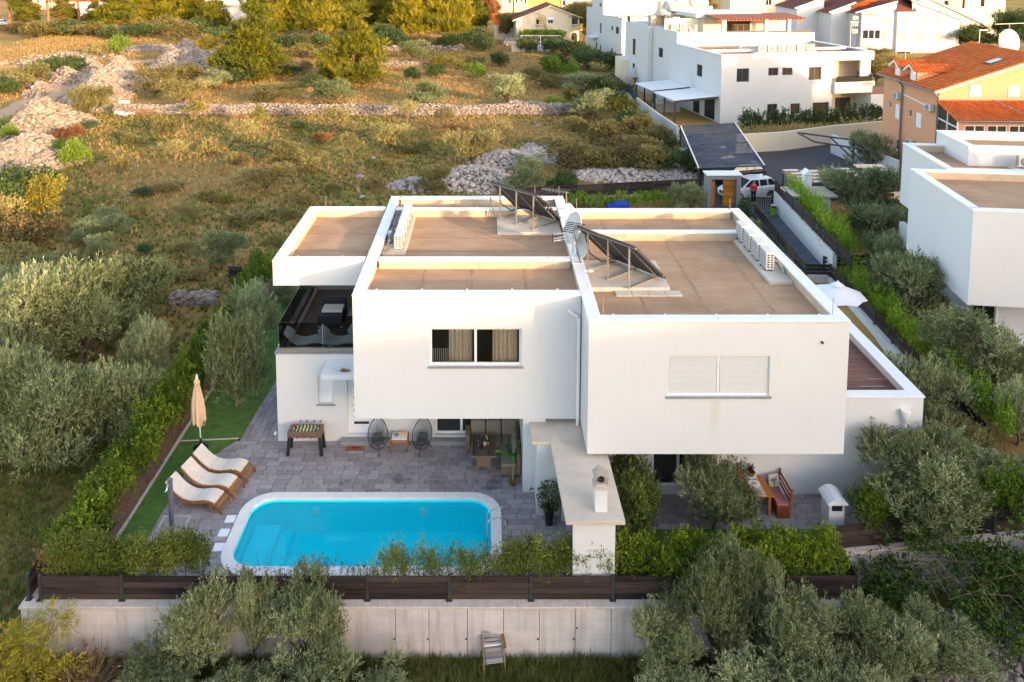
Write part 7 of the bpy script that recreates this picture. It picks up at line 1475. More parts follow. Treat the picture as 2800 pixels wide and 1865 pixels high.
m = MB(); m.bar(tuple(q[0]-Vector((0,0,.08))),tuple(q[3]-Vector((0,0,.08))), .12); m.bar(tuple(q[3]-Vector((0,0,.08))),tuple(q[2]-Vector((0,0,.08))), .12); m.build('beam', M['grey_metal'], t)
b0 = Vector((20.21, 51.52, 1.60)); t = thing('barbecue_shelter', 'white barbecue block with flat pale slab and chimney beside the alley', 'barbecue', (b0.x,b0.y,0)); m = MB(); m.box(b0.x+.1,b0.x+2.5,b0.y+.3,b0.y+1.9,-.2,2.2); m.build('wall', M['white_far'], t); m = MB(); m.box(b0.x-.15,b0.x+2.85,b0.y,b0.y+2.2,2.2,2.32); m.build('roof_slab', M['slab'], t, bev=.01); m = MB(); m.box(b0.x+1.0,b0.x+1.5,b0.y+1.0,b0.y+1.5,2.32,3.4); c_ = m.build('chimney', M['cap'], t); m = MB(); m.extr([(b0.x+.9,b0.y+.9,3.45),(b0.x+1.25,b0.y+.9,3.8),(b0.x+1.6,b0.y+.9,3.45)], (0,.7,0)); m.build('cowl', M['cap'], c_)
fence('dark gapped board fence behind the white barbecue block', (19.98, 55.39, 1.00), (29.86, 56.98, 1.00), .6, .95, 7, 3, .08); wallthing('pale wall of the garden right of the timber carport', [(27.42, 57.06, 0.00),(29.98, 57.06, 0.00)], -.2, 1.0, .25, 'beige_wall')
t = thing('gateway', 'brown framed gateway with pale cap right of the timber carport', 'gate', (29,58,0)); g0 = Vector((28.16, 58.65, 0.00)); m = MB(); m.box(g0.x,g0.x+.25,g0.y,g0.y+.4,0,2.3); m.box(g0.x+1.1,g0.x+1.35,g0.y,g0.y+.4,0,2.3); m.box(g0.x-.6,g0.x+1.45,g0.y-.1,g0.y+.6,2.3,2.42); m.build('portal', M['beige_wall'], t); m = MB(); m.box(g0.x+.3,g0.x+1.05,g0.y+.1,g0.y+.15,0,2.2); m.build('door', M['redwood'], t)

# ================================================================ cars and the person in red
def loft(m, secs):   # list of closed rings with equal counts
    st = len(m.v); n = len(secs[0])
    for s in secs: m.v += [tuple(p) for p in s]
    for i in range(len(secs)-1):
        for k in range(n): k2 = (k+1) % n; m.f.append((st+i*n+k, st+i*n+k2, st+(i+1)*n+k2, st+(i+1)*n+k))
    m.f.append(tuple(st+k for k in reversed(range(n)))); m.f.append(tuple(st+(len(secs)-1)*n+k for k in range(n)))
def car(label, paint, loc, rz, suv=False):
    t = thing('parked_car', label, 'car', loc, rz, None, True); h = .10 if suv else 0
    def ring(x, w_, z0, z1): return [(x,-w_*.92,z0),(x,w_*.92,z0),(x,w_,z0+.12),(x,w_,z1-.10),(x,w_*.86,z1),(x,-w_*.86,z1),(x,-w_,z1-.10),(x,-w_,z0+.12)]
    b = MB(); loft(b, [ring(2.24,.62,.34,.62),ring(2.16,.78,.24,.74),ring(1.9,.87,.20,.84+h),ring(1.15,.90,.20,.95+h),ring(.6,.90,.19,.98+h),ring(-1.2,.90,.19,1.0+h),ring(-1.9,.89,.21,.99+h),ring(-2.18,.80,.28,.92+h),ring(-2.25,.70,.36,.80+h)]); body = b.build('body', M[paint], t, smooth=True, bev=.03)
    def gr(x, w_, z): return [(x,-w_,z),(x,w_,z)]
    zt = 1.46+h; zb = .96+h; P = {'fb':(1.12,.80,zb),'ft':(.25,.62,zt),'rt':(-1.45,.62,zt-.03),'rb':(-2.05,.78,zb)}
    g = MB(); A_ = [(1.12,-.80,zb),(1.12,.80,zb),(-2.05,.78,zb),(-2.05,-.78,zb)]; T_ = [(.25,-.62,zt),(.25,.62,zt),(-1.5,.62,zt-.03),(-1.5,-.62,zt-.03)]
    for i in range(4): j = (i+1) % 4; g.quad(A_[i],A_[j],T_[j],T_[i])
    g.build('window', M['pane'], t); r_ = MB(); loft(r_, [[(.32,-.60,zt-.02),(.32,.60,zt-.02),(.32,.56,zt+.03),(.32,-.56,zt+.03)],[(-.5,-.66,zt-.02),(-.5,.66,zt-.02),(-.5,.58,zt+.07),(-.5,-.58,zt+.07)],[(-1.62,-.63,zt-.07),(-1.62,.63,zt-.07),(-1.62,.55,zt+.0),(-1.62,-.55,zt+.0)]]); r_.build('roof', M[paint], t, smooth=True)
    for s in (-1,1):
        p = MB()
        for (xa,xb) in ((1.10,.25),(-.42,-.42),(-1.15,-1.15),(-2.0,-1.52)):
            p.bar((xa,s*.80,zb),(xb,s*.63,zt), .07,.05)
        p.bar((1.1,s*.815,zb),(-2.0,s*.80,zb), .05,.05); p.build('pillar', M[paint], t)
        q = MB(); q.fr((.85,s*.86,zb-.02),(.18,0,0),(0,s*.17,.02),(0,0,.13)); q.build('wing_mirror', M[paint], t)
        l_ = MB(); l_.fr((2.02,s*.62,.66+h),(.16,-s*.02,-.03),(-.30,s*.22,.02),(0,0,.13)); l_.build('headlight', M['steel'], t); l_ = MB(); l_.fr((-2.2,s*.60,.72+h),(.05,0,0),(.1,s*.2,0),(0,0,.16)); l_.build('tail_light', M['red'], t)
        hd = MB(); hd.box(.15,.35,s*.895-.01,s*.895+.02,.86+h,.89+h); hd.box(-.85,-.65,s*.895-.01,s*.895+.02,.87+h,.90+h); hd.build('door_handle', M[paint], t)
        d = MB(); d.box(.52,.535,s*.893-.012,s*.893+.012,.3,.95+h); d.box(-.52,-.505,s*.893-.012,s*.893+.012,.3,.97+h); d.build('door_gap', M['black'], t)
        for x in (1.38,-1.32):
            w_ = MB(); w_.tube([(x,s*.72,.32),(x,s*.915,.32)], .325, 20); wh = w_.build('wheel', M['rubber'], t, smooth=True); c_ = MB(); c_.tube([(x,s*.91,.32),(x,s*.93,.32)], .21, 14); c_.build('rim', M['alu'], wh)
            for k in range(5): a = k*2*PI/5; sp = MB(); sp.bar((x,s*.935,.32),(x+.2*math.cos(a),s*.935,.32+.2*math.sin(a)), .05,.02); sp.build('spoke', M['steel'], wh)
    g = MB(); g.box(2.20,2.27,-.36,.36,.44,.66); gl = g.build('grille', M['black'], t); g = MB(); g.box(2.265,2.28,-.34,.34,.54,.565); g.tube([(2.265,0,.55),(2.285,0,.55)], .085, 12); g.build('chrome', M['steel'], gl)
    g = MB(); g.box(2.245,2.262,-.26,.26,.34,.42); g.build('number_plate', M['pvc'], t); g = MB(); g.box(2.1,2.2,-.7,-.42,.30,.42); g.box(2.1,2.2,.42,.7,.30,.42); g.build('air_intake', M['black'], t); return t
car('white estate car parked behind the grey gateway', 'car_white', (19.6,58.9,.02), R(198)); car('dark car parked just beyond the white estate car', 'car_dark', (20.0,63.0,.02), R(196), True)
car('dark car under the shade net, farther of the two', 'car_dark', (19.3,70.5,.02), R(190)); car('grey car under the shade net, nearer of the two', 'grey_metal', (19.0,67.0,.02), R(192))
car('blue grey car half hidden before the cream house', 'grey_metal', (5.27, 161.50, 0.00), R(5)); car('white car beside the cream house and the white building', 'car_white', (13.6,152,.0), R(175)); car('silver car at the far left edge behind the pines', 'car_white', (-126.87, 209.78, 0.00), R(80))
# person
PX, PY = 19.45, 57.3
t = thing('person', 'person in a red top and dark trousers looking down at something held in both hands', 'person', (PX,PY,0), R(6), None, True)
def skin(name, verts, edges, radii, mat, par, sub=2):
    me = bpy.data.meshes.new(name); me.from_pydata(verts, edges, []); o = bpy.data.objects.new(name, me); COL.objects.link(o); me.materials.append(mat)
    md = o.modifiers.new('skin', 'SKIN'); sv = me.skin_vertices[0].data if me.skin_vertices else None
    if sv is None: 
        bpy.context.view_layer.objects.active = o; bpy.ops.object.select_all(action='DESELECT'); o.select_set(True); bpy.ops.mesh.customdata_skin_add(); sv = me.skin_vertices[0].data
    for i, r_ in enumerate(radii): sv[i].radius = (r_, r_) if not isinstance(r_, tuple) else r_
    sv[0].use_root = True; s = o.modifiers.new('sub', 'SUBSURF'); s.levels = sub; s.render_levels = sub; o.parent = par; return o
v = [(0,.02,.92),(0,.0,1.12),(0,-.01,1.30),(0,-.02,1.40),(0,-.05,1.47),(0,-.08,1.58),(.17,0,1.36),(.22,-.02,1.10),(.10,-.24,1.06),(.04,-.31,1.08),(-.17,0,1.36),(-.22,-.02,1.10),(-.10,-.24,1.06),(-.04,-.31,1.08),(.10,.02,.86),(.11,-.01,.48),(.10,.03,.08),(.10,-.12,.03),(-.10,.02,.86),(-.10,-.02,.48),(-.09,.03,.08),(-.09,-.12,.03)]
e = [(0,1),(1,2),(2,3),(3,4),(4,5),(3,6),(6,7),(7,8),(8,9),(3,10),(10,11),(11,12),(12,13),(0,14),(14,15),(15,16),(16,17),(0,18),(18,19),(19,20),(20,21)]
rd = [(.15,.10),(.14,.10),(.15,.10),.07,.055,(.085,.10),.06,.045,.035,.03,.06,.045,.035,.03,.085,.06,.045,.035,.085,.06,.045,.035]
bd = skin('body', v, e, rd, M['skin'], t)
skin('red_top', [v[i] for i in (0,1,2,3,6,7,8,10,11,12)], [(0,1),(1,2),(2,3),(3,4),(4,5),(5,6),(3,7),(7,8),(8,9)], [(.185,.14),(.18,.135),(.185,.13),.095,.085,.07,.052,.085,.07,.052], M['red'], t)
skin('trousers', [v[i] for i in (0,14,15,16,18,19,20)], [(0,1),(1,2),(2,3),(0,4),(4,5),(5,6)], [(.16,.12),.10,.075,.055,.10,.075,.055], M['jeans'], t)
for s in (.10,-.09): m = MB(); m.box(s-.045,s+.045,-.19,.08,0,.08); put('shoe', m, 'orange_shoe', t, bev=.03)
m = MB(); m.ball((0,-.055,1.615), .112, 12, 8, 1.1); m.v = [(x, y+.02 if z > 1.58 else y+.05, z) for x,y,z in m.v]; m.tube([(.08,.0,1.56),(.10,.0,1.40),(.09,.01,1.30)], [.05,.045,.02], 7); m.tube([(-.08,.0,1.56),(-.10,.0,1.40),(-.09,.01,1.30)], [.05,.045,.02], 7); put('hair', m, 'hair', t, smooth=True)
m = MB()
for s in (-1,1): m.box(s*.035-.012,s*.035+.012,-.175,-.165,1.585,1.597)
m.box(-.025,.025,-.175,-.163,1.52,1.53); put('face_feature', m, 'hair', t); m = MB(); m.extr([(0,-.165,1.575),(.016,-.165,1.545),(-.016,-.165,1.545)], (0,-.025,-.01)); put('nose', m, 'skin', t)
for s in (-1,1):
    for k in range(4): m = MB(); m.tube([(s*.04,-.31,1.085-.012*k),(s*.01,-.345,1.085-.014*k),(-s*.02,-.345,1.08-.014*k)], [.011,.010,.008], 6); put('finger', m, 'skin', t, smooth=True)
    m = MB(); m.tube([(s*.045,-.30,1.10),(s*.025,-.33,1.12),(s*.0,-.335,1.125)], [.012,.011,.009], 6); put('thumb', m, 'skin', t, smooth=True)
m = MB(); m.fr((-.05,-.36,1.06),(.10,0,0),(0,-.02,.09),(0,.012,.004)); m2 = m.build('phone', M['black'], None); m2.location = (PX,PY,0); m2.rotation_euler.z = R(6); tag(m2, 'small dark phone held by the person in red', 'phone')

# ================================================================ vegetation
def leaves(clumps, n, L, W, up=.45, spray=.3, per=12, shell=.5, spread=.7, droop=0., flat=0.):
    C_ = np.array([c[:3] for c in clumps], float); Rr = np.array([c[3:6] for c in clumps], float); wgt = (Rr.prod(1))**.667; wgt /= wgt.sum()
    S = max(1, n//per); k = RNG.choice(len(clumps), S, p=wgt); d = RNG.normal(size=(S,3)); d /= np.linalg.norm(d, axis=1)[:,None]; low = d[:,2] < -.55; d[low,2] *= -.3; d /= np.linalg.norm(d, axis=1)[:,None]
    r = (shell**3 + (1-shell**3)*RNG.random(S))**(1/3); p = C_[k] + d*Rr[k]*(r*RNG.uniform(.86,1.12,S))[:,None]
    sd = d*(1-up) + np.array([0,0,up]) + RNG.normal(size=(S,3))*.28; sd[:,2] *= (1-flat); sd /= np.linalg.norm(sd, axis=1)[:,None]
    st = np.clip(RNG.random(S)*.5 + RNG.random(len(clumps))[k]*.45 + .02, 0, 1)
    t = RNG.random((S,per))*spray; sl = spray*RNG.uniform(.5,1.15,(S,1)); t = RNG.random((S,per))*sl
    P = p[:,None,:] + sd[:,None,:]*t[...,None] + RNG.normal(size=(S,per,3))*spray*.07; P[...,2] -= droop*t*t/spray
    ld = sd[:,None,:]*1.0 + RNG.normal(size=(S,per,3))*spread; ld[...,2] -= droop; ld /= np.linalg.norm(ld, axis=2)[...,None]
    sdv = np.cross(ld, RNG.normal(size=(S,per,3))); sdv /= np.linalg.norm(sdv, axis=2)[...,None]
    l_ = L*RNG.uniform(.7,1.25,(S,per,1)); w_ = W*RNG.uniform(.7,1.25,(S,per,1))*.5
    Q = np.stack([P, P+ld*l_*.5+sdv*w_, P+ld*l_, P+ld*l_*.5-sdv*w_], 2).reshape(-1,3)
    tint = (np.repeat(st, per)*.72 + RNG.random(S*per)*.28)
    return Q, tint
def crown_mesh(name, mat, *a, **k): Q, T = leaves(*a, **k); return fast_mesh(name, Q, 4, mat, T)
def limbs(clumps, base=(0,0,0), r=.09, fork=.28, top=None):
    m = MB(); b = Vector(base); zc = sum(c[2] for c in clumps)/len(clumps); f = b + Vector((random.uniform(-.06,.06), random.uniform(-.06,.06), zc*fork)); m.tube([b, b.lerp(f,.5)+Vector((.04,.02,0)), f], [r*1.25, r, r*.8], 7)
    for c in clumps:
        e = Vector(c[:3]); mid = f.lerp(e,.5) + Vector((random.uniform(-.1,.1)*c[3]*2, random.uniform(-.1,.1)*c[3]*2, -.05)); m.tube([f, mid, e, e+Vector((0,0,c[5]*.5))], [r*.55, r*.4, r*.22, r*.08], 5)
        for q in range(3): a = random.uniform(0,6.3); m.tube([mid.lerp(e,.5), e+Vector((math.cos(a)*c[3]*.75, math.sin(a)*c[4]*.75, random.uniform(-.1,.6)*c[5]))], [r*.25, r*.06], 4)
    return m
def clump_set(n, R_, h0, h1, rr, seed):
    rd_ = random.Random(seed); out = []
    for i in range(n):
        a = 2*PI*i/n*1.0 + rd_.uniform(-.5,.5); q = R_*(.25+.75*rd_.random()**.7)*(0 if i == 0 else 1); u = rd_.random(); z = h0 + (h1-h0)*(u if i else .9); s = rr*rd_.uniform(.75,1.25); out.append((q*math.cos(a), q*math.sin(a), z, s, s, s*rd_.uniform(.8,1.15)))
    return out
PROTO = {}
def proto(kind, i, mat, cl, n, L, W, trunk='bark', tr=.09, fork=.28, ref=(1,1), **k):
    cm = crown_mesh(kind+'_crown', M[mat], cl, n, L, W, **k); tm = limbs(cl, r=tr, fork=fork).mesh(kind+'_trunk'); tm.materials.append(M[trunk])
    z = np.array([c[2]+c[5] for c in cl]).max(); w_ = max(c[0]+c[3] for c in cl) - min(c[0]-c[3] for c in cl); PROTO.setdefault(kind, []).append((cm, tm, w_, z))
for i in range(4): proto('olive', i, 'olive', clump_set(13+i, 1.15, .85, 2.35, .46, 10+i), 19000, .13, .034, up=.66, spray=.46, per=16, shell=.5, spread=.36)
for i in range(3): proto('olivebush', i, 'olive', clump_set(17, 1.2, .42, 1.95, .50, 120+i), 24000, .13, .034, up=.64, spray=.44, per=16, shell=.5, spread=.38)
for i in range(3): proto('bush', i, 'scrub', clump_set(8, .72, .40, 1.05, .45, 40+i), 9000, .10, .045, tr=.05, fork=.15, up=.45, spray=.26, per=12, spread=.6)
for i in range(2): proto('sparse', i, 'scrub', clump_set(6, .95, 1.1, 1.9, .42, 60+i), 2600, .13, .05, 'dry_twig', .05, .42, up=.35, spray=.3, per=8, shell=.2, spread=.7)
for i in range(3): proto('scrub', i, 'scrub', clump_set(5, .42, .18, .5, .28, 70+i), 2200, .09, .035, tr=.03, fork=.1, up=.55, spray=.22, per=9, spread=.6)
def pineproto(i, lo, n):
    rd_ = random.Random(90+i); cl = []; H = 9.0
    for k in range(n):
        u = k/(n-1); z = lo + (H-.7-lo)*u**.9; rad = 2.9*(1-u)**.88*(.7 if u < .06 else 1) + .12
        for j in range(max(2, int(8*(1-u)+1.5))): a = rd_.uniform(0,6.3); q = rad*rd_.uniform(.45,1.0); s = .70*(1-u*.4)*rd_.uniform(.7,1.35); cl.append((q*math.cos(a), q*math.sin(a), z+rd_.uniform(-.3,.3), s*1.15, s*1.15, s*.62))
    cm = crown_mesh('pine_crown', M['pine'], cl, 34000, .42, .06, up=.66, spray=.85, per=18, shell=.3, spread=.3)
    m = MB(); m.tube([(0,0,-.1),(.05,.02,H*.4),(0,0,H*.9)], [.15,.10,.02], 8)
    for c in cl[::2]: b = Vector((0,0,max(.3,c[2]-.5-.12*math.hypot(c[0],c[1])))); m.tube([b, Vector(c[:3])], [.05,.02], 5)
    tm = m.mesh('pine_trunk'); tm.materials.append(M['pine_bark']); PROTO.setdefault('pine' if lo < 2 else 'tallpine', []).append((cm, tm, 6.4, H))
for i in range(3): pineproto(i, .5, 12)
for i in range(3): pineproto(5+i, 2.1, 9)
def bareproto():
    m = MB(); rd_ = random.Random(5); m.tube([(0,0,-.1),(.15,0,3),(.05,.1,6),(.1,0,8.5)], [.2,.15,.1,.03], 7)
    for k in range(46): z = rd_.uniform(1.2,8.2); a = rd_.uniform(0,6.3); L = (9.2-z)*.38*rd_.uniform(.5,1); e = (L*math.cos(a), L*math.sin(a), z+L*.35); m.tube([(.08,0,z), (e[0]*.5,e[1]*.5,z+L*.1), e], [.045,.03,.01], 4)
    for k in range(160): z = rd_.uniform(1.5,8.6); a = rd_.uniform(0,6.3); L = (9.4-z)*.42*rd_.uniform(.4,1); c_ = Vector((L*math.cos(a), L*math.sin(a), z+L*.3)); m.tube([c_*.75+Vector((0,0,z*.25)), c_+Vector((rd_.uniform(-.3,.3), rd_.uniform(-.3,.3), rd_.uniform(-.1,.4)))], [.02,.006], 3)
    tm = m.mesh('bare_trunk'); tm.materials.append(M['pine_bark']); cl = [(1.0,.3,7.2,.9,.9,.6),(-.9,0,6.2,.8,.8,.5),(.3,-.8,5.2,.8,.8,.5),(0,0,8.4,.7,.7,.6)]; PROTO['barepine'] = [(crown_mesh('bare_crown', M['rust_pine'], cl, 2600, .3, .05, up=.4, spray=.5, per=10), tm, 5.2, 9.0)]
M['rust_pine'] = leafmat('rust_pine_needle', (.09, .060, .025), (.17, .115, .04), (.28, .20, .07), .2); bareproto()
cnt = [0]
def tree(kind, name, label, cat, x, y, z, w_, h_, mat=None, group=None, rz=None):
    ps = PROTO[kind]; cm, tm, pw_, ph = ps[cnt[0] % len(ps)]; cnt[0] += 1
    t = bpy.data.objects.new(name, None); COL.objects.link(t); t.location = (x, y, z); t.rotation_euler.z = random.uniform(0, 6.3) if rz is None else rz; t.scale = (w_/pw_, w_/pw_, h_/ph); t.empty_display_size = .2; tag(t, label, cat, group); LOCAL.add(t.name)
    link('trunk', tm, t); c_ = link('crown' if cat == 'tree' else 'foliage', cm, t)
    if mat: c_.material_slots[0].link = 'OBJECT'; c_.material_slots[0].material = M[mat]
    return t
ORD = ['first','second','third','fourth','fifth','sixth','seventh','eighth','ninth','tenth','eleventh','twelfth','thirteenth','fourteenth','fifteenth','sixteenth','seventeenth','eighteenth','nineteenth','twentieth','twenty-first','twenty-second','twenty-third','twenty-fourth','twenty-fifth','twenty-sixth','twenty-seventh','twenty-eighth','twenty-ninth','thirtieth']
def tz(x, y): return -.03 if (-13 < x < 15.4 and 20.6 < y < 36.3) else float(th(x, y)) - .03
def zone(what, where, name, cat, rows, group):
    # the label of each says where it comes along its own row, counted from the left
    rows = sorted(rows, key=lambda r: r[0]/r[1])
    for i, r_ in enumerate(rows):
        x, y, z, w_, h_ = r_[:5]; kind = r_[5]; mat = r_[6] if len(r_) > 6 else None; lb = '%s %s, %s from the left' % (what, where, ORD[i])
        tree(kind, name, lb, cat, x, y, tz(x, y), w_, max(h_, .2), mat, group)
O, OB, B, S, P_, T_, SP, BP = 'olive', 'olivebush', 'bush', 'scrub', 'pine', 'tallpine', 'sparse', 'barepine'
def one(kind, name, label, cat, r_, mat=None): tree(kind, name, label, cat, r_[0], r_[1], tz(r_[0], r_[1]), r_[3], r_[4], mat)
# pines
for r_, lb, kd in zip([
 (-35.10,117.90,0.00,11.08,12.23),
 (-19.29,114.58,0.00,11.02,11.03),
 (-88.09,190.43,0.00,10.86,11.35),
 (-78.95,202.08,0.00,13.71,12.03),
 (-112.37,194.93,0.00,8.46,11.09)], ['large golden green pine standing right of the pointed rubble heap','second large golden pine, in the field before the pine wood','bushy dark pine at the top edge above the dirt road','broad pine at the top edge left of the unfinished grey house','dark green pine beside the bare trunk in the top left corner'], [P_,P_,T_,T_,T_]): one(kd, 'pine_tree', lb, 'tree', r_, 'pine')
for r_, lb in zip([
 (-116.18,194.93,0.00,8.46,13.19),
 (-101.89,186.14,0.00,10.61,13.10),
 (-101.51,199.64,0.00,10.29,12.43)], ['bare brown pine in the top left corner','leaning bare brown pine, second from the top left corner','thin bare pine, third from the top left corner']): one(BP, 'pine_tree', lb, 'tree', r_)
zone('tall pine', 'of the wood behind the field', 'pine_tree', 'tree', [
 (-72.80,199.64,0.00,8.67,11.35,T_),
 (-106.36,202.08,0.00,7.68,8.77,T_),
 (-93.92,192.66,0.00,6.28,7.32,T_),
 (-85.59,199.64,0.00,8.67,9.74,T_),
 (-84.36,204.59,0.00,7.77,9.42,T_),
 (-62.67,186.14,0.00,7.08,9.09,T_),
 (-51.41,182.03,0.00,7.91,12.82,T_),
 (-45.01,167.24,0.00,6.36,10.00,T_),
 (-43.64,167.24,0.00,8.64,13.60,T_),
 (-39.49,168.96,0.00,9.18,13.74,T_),
 (-36.19,165.56,0.00,9.45,14.36,T_),
 (-33.13,165.56,0.00,8.10,13.47,T_),
 (-29.39,168.96,0.00,10.10,15.55,T_),
 (-24.63,174.33,0.00,9.95,14.16,T_),
 (-19.55,167.24,0.00,7.27,10.00,T_),
 (-15.45,162.30,0.00,8.83,14.52,T_),
 (-12.66,163.91,0.00,9.36,14.22,T_),
 (-8.65,162.30,0.00,9.71,14.95,T_),
 (-6.00,162.30,0.00,7.94,14.08,T_),
 (-3.42,180.04,0.00,7.82,11.71,T_),
 (-48.11,192.66,0.00,12.55,13.55,T_),
 (-36.60,192.66,0.00,12.55,13.55,T_),
 (-23.28,194.93,0.00,12.70,13.71,T_),
 (-12.70,194.93,0.00,12.70,13.71,T_)], 'pines of the wood behind the field')
zone('dark bush', 'under the pines along the top of the field', 'shrub', 'shrub', [
 (-100.74,180.04,0.00,7.82,3.34,B,'scrub'),
 (-95.96,184.06,0.00,9.00,3.21,B,'darkleaf'),
 (-89.48,182.03,0.00,6.92,2.98,B,'scrub'),
 (-82.81,176.19,0.00,5.74,2.88,B,'darkleaf'),
 (-76.44,178.10,0.00,7.74,3.30,B,'darkleaf'),
 (-75.64,188.26,0.00,7.16,4.10,B,'scrub'),
 (-66.21,186.14,0.00,7.08,4.05,B,'darkleaf'),
 (-55.92,167.24,0.00,5.46,3.29,B,'darkleaf'),
 (-42.48,156.13,0.00,5.10,3.07,B,'darkleaf'),
 (-37.38,156.13,0.00,5.10,2.90,B,'darkleaf'),
 (-31.86,156.13,0.00,5.10,2.90,B,'darkleaf'),
 (-18.26,156.13,0.00,5.95,3.75,B,'darkleaf'),
 (-13.59,156.13,0.00,5.10,2.56,B,'scrub'),
 (-7.22,156.13,0.00,5.10,2.90,B,'darkleaf'),
 (-3.09,162.30,0.00,5.30,3.54,B,'darkleaf'),
 (-20.78,159.15,0.00,5.19,4.34,O,'darkleaf')], 'bushes under the pines')
one(T_, 'pine_tree', 'rusty brown pine at the right end of the pine wood', 'tree', [
 (-0.22,199.64,0.00,8.13,11.89)][0], 'rust_leaf')
# field above the stone wall
zone('grey green olive tree', 'between the stone wall and the pines', 'olive_tree', 'tree', [
 (-43.23,86.00,0.00,4.35,3.92,O,'olive_gold'),
 (-42.60,101.68,0.00,4.90,4.04,O,'olive_gold'),
 (-37.10,97.40,0.00,5.23,2.81,O,'olive_gold'),
 (-26.42,97.40,0.00,6.73,2.38,O,'olive_gold'),
 (-18.74,97.11,0.00,5.16,2.96,O),
 (-7.47,95.96,0.00,4.63,2.93,O),
 (2.37,96.25,0.00,4.33,3.62,O),
 (-12.98,140.13,0.00,5.34,3.22,O),
 (-37.33,109.20,0.00,3.70,2.41,O),
 (3.08,108.11,0.00,3.67,2.15,O)], 'olives above the stone wall')
zone('low bush', 'between the stone wall and the pines', 'shrub', 'shrub', [
 (-67.68,146.39,0.00,3.51,3.52,B,'lime'),
 (-43.04,114.99,0.00,4.65,2.66,B,'scrub'),
 (-10.86,116.22,0.00,2.29,1.99,B,'darkleaf'),
 (-8.00,120.07,0.00,3.15,1.72,B,'darkleaf'),
 (-7.24,130.11,0.00,3.41,2.00,B,'yellow_leaf'),
 (-1.93,117.90,0.00,2.70,2.47,B,'lime'),
 (2.15,131.15,0.00,3.00,2.45,B,'darkleaf'),
 (-0.67,153.22,0.00,4.59,3.18,B,'darkleaf'),
 (-24.13,110.31,0.00,3.86,1.71,B,'darkleaf'),
 (-30.16,121.41,0.00,3.84,1.47,B,'darkleaf'),
 (-63.33,168.10,0.00,5.12,4.03,B,'scrub'),
 (-52.56,150.41,0.00,4.26,2.96,B,'yellow_leaf'),
 (-17.93,153.22,0.00,5.50,4.19,B,'darkleaf'),
 (-2.52,132.21,0.00,2.88,1.45,S,'scrub'),
 (-17.40,115.80,0.00,3.80,1.92,B,'scrub'),
 (-33.68,143.82,0.00,3.92,2.36,B,'scrub'),
 (-28.88,141.34,0.00,4.62,2.01,B,'scrub'),
 (-35.76,113.78,0.00,5.60,2.13,B,'darkleaf'),
 (-4.71,127.07,0.00,2.50,1.54,S,'yellow_leaf'),
 (-28.05,122.32,0.00,2.00,2.02,S,'dry')], 'bushes above the stone wall')
zone('scrubby bush', 'along the left dirt road', 'shrub', 'shrub', [
 (-65.05,108.11,0.00,5.32,2.51,B,'olive_gold'),
 (-65.30,113.78,0.00,5.29,2.63,B,'olive_gold'),
 (-66.77,122.32,0.00,4.01,2.56,B,'darkleaf'),
 (-65.65,124.65,0.00,4.76,2.33,B,'darkleaf'),
 (-63.68,104.63,0.00,3.44,2.31,B,'darkleaf'),
 (-70.72,145.09,0.00,4.35,2.07,B,'olive_gold'),
 (-48.85,81.02,0.00,1.78,1.63,S,'darkleaf'),
 (-47.30,78.45,0.00,1.90,1.32,S,'lime'),
 (-103.78,204.59,0.00,6.66,3.34,B,'rust_scrub'),
 (-84.71,192.66,0.00,6.28,3.56,B,'scrub'),
 (-77.83,186.14,0.00,6.06,3.04,B,'scrub'),
 (-101.08,186.14,0.00,9.10,2.64,B,'rust_scrub'),
 (-111.66,190.43,0.00,7.24,2.28,B,'rust_scrub')], 'bushes along the dirt road')
zone('colourful shrub', 'at the foot of the left rubble heap', 'shrub', 'shrub', [
 (-41.71,77.69,0.00,2.35,1.31,B,'rust_leaf'),
 (-40.38,73.58,0.00,2.23,1.07,B,'rust_leaf'),
 (-35.52,67.80,0.00,2.47,2.29,B,'lime'),
 (-38.87,71.13,0.00,2.94,1.28,B,'lime'),
 (-41.48,80.01,0.00,1.50,1.16,S,'rust_leaf'),
 (-41.50,82.47,0.00,1.63,1.01,S,'darkleaf')], 'shrubs at the rubble heap')
zone('rounded wild shrub', 'at the left edge of the middle field', 'shrub', 'shrub', [
 (-32.52,54.12,0.00,4.52,3.45,B,'darkleaf'),
 (-30.61,53.65,0.00,2.84,3.06,B,'yellow_leaf'),
 (-35.80,59.20,0.00,2.96,2.02,B,'rust_scrub'),
 (-31.84,51.45,0.00,2.01,2.36,B,'olive_gold'),
 (-29.85,49.03,0.00,2.60,1.69,S,'rust_scrub'),
 (-28.61,49.03,0.00,2.74,1.41,S,'rust_scrub'),
 (-24.01,42.11,0.00,1.56,1.42,B,'yellow_leaf'),
 (-23.20,43.05,0.00,0.92,0.80,S,'yellow_leaf'),
 (-26.27,42.93,0.00,2.65,2.24,B,'olive_gold'),
 (-25.40,40.66,0.00,2.06,2.37,B,'olive_gold'),
 (-22.23,43.53,0.00,1.47,0.66,S,'yellow_leaf'),
 (-21.11,44.03,0.00,1.19,0.82,S,'yellow_leaf')], 'wild shrubs at the left edge')
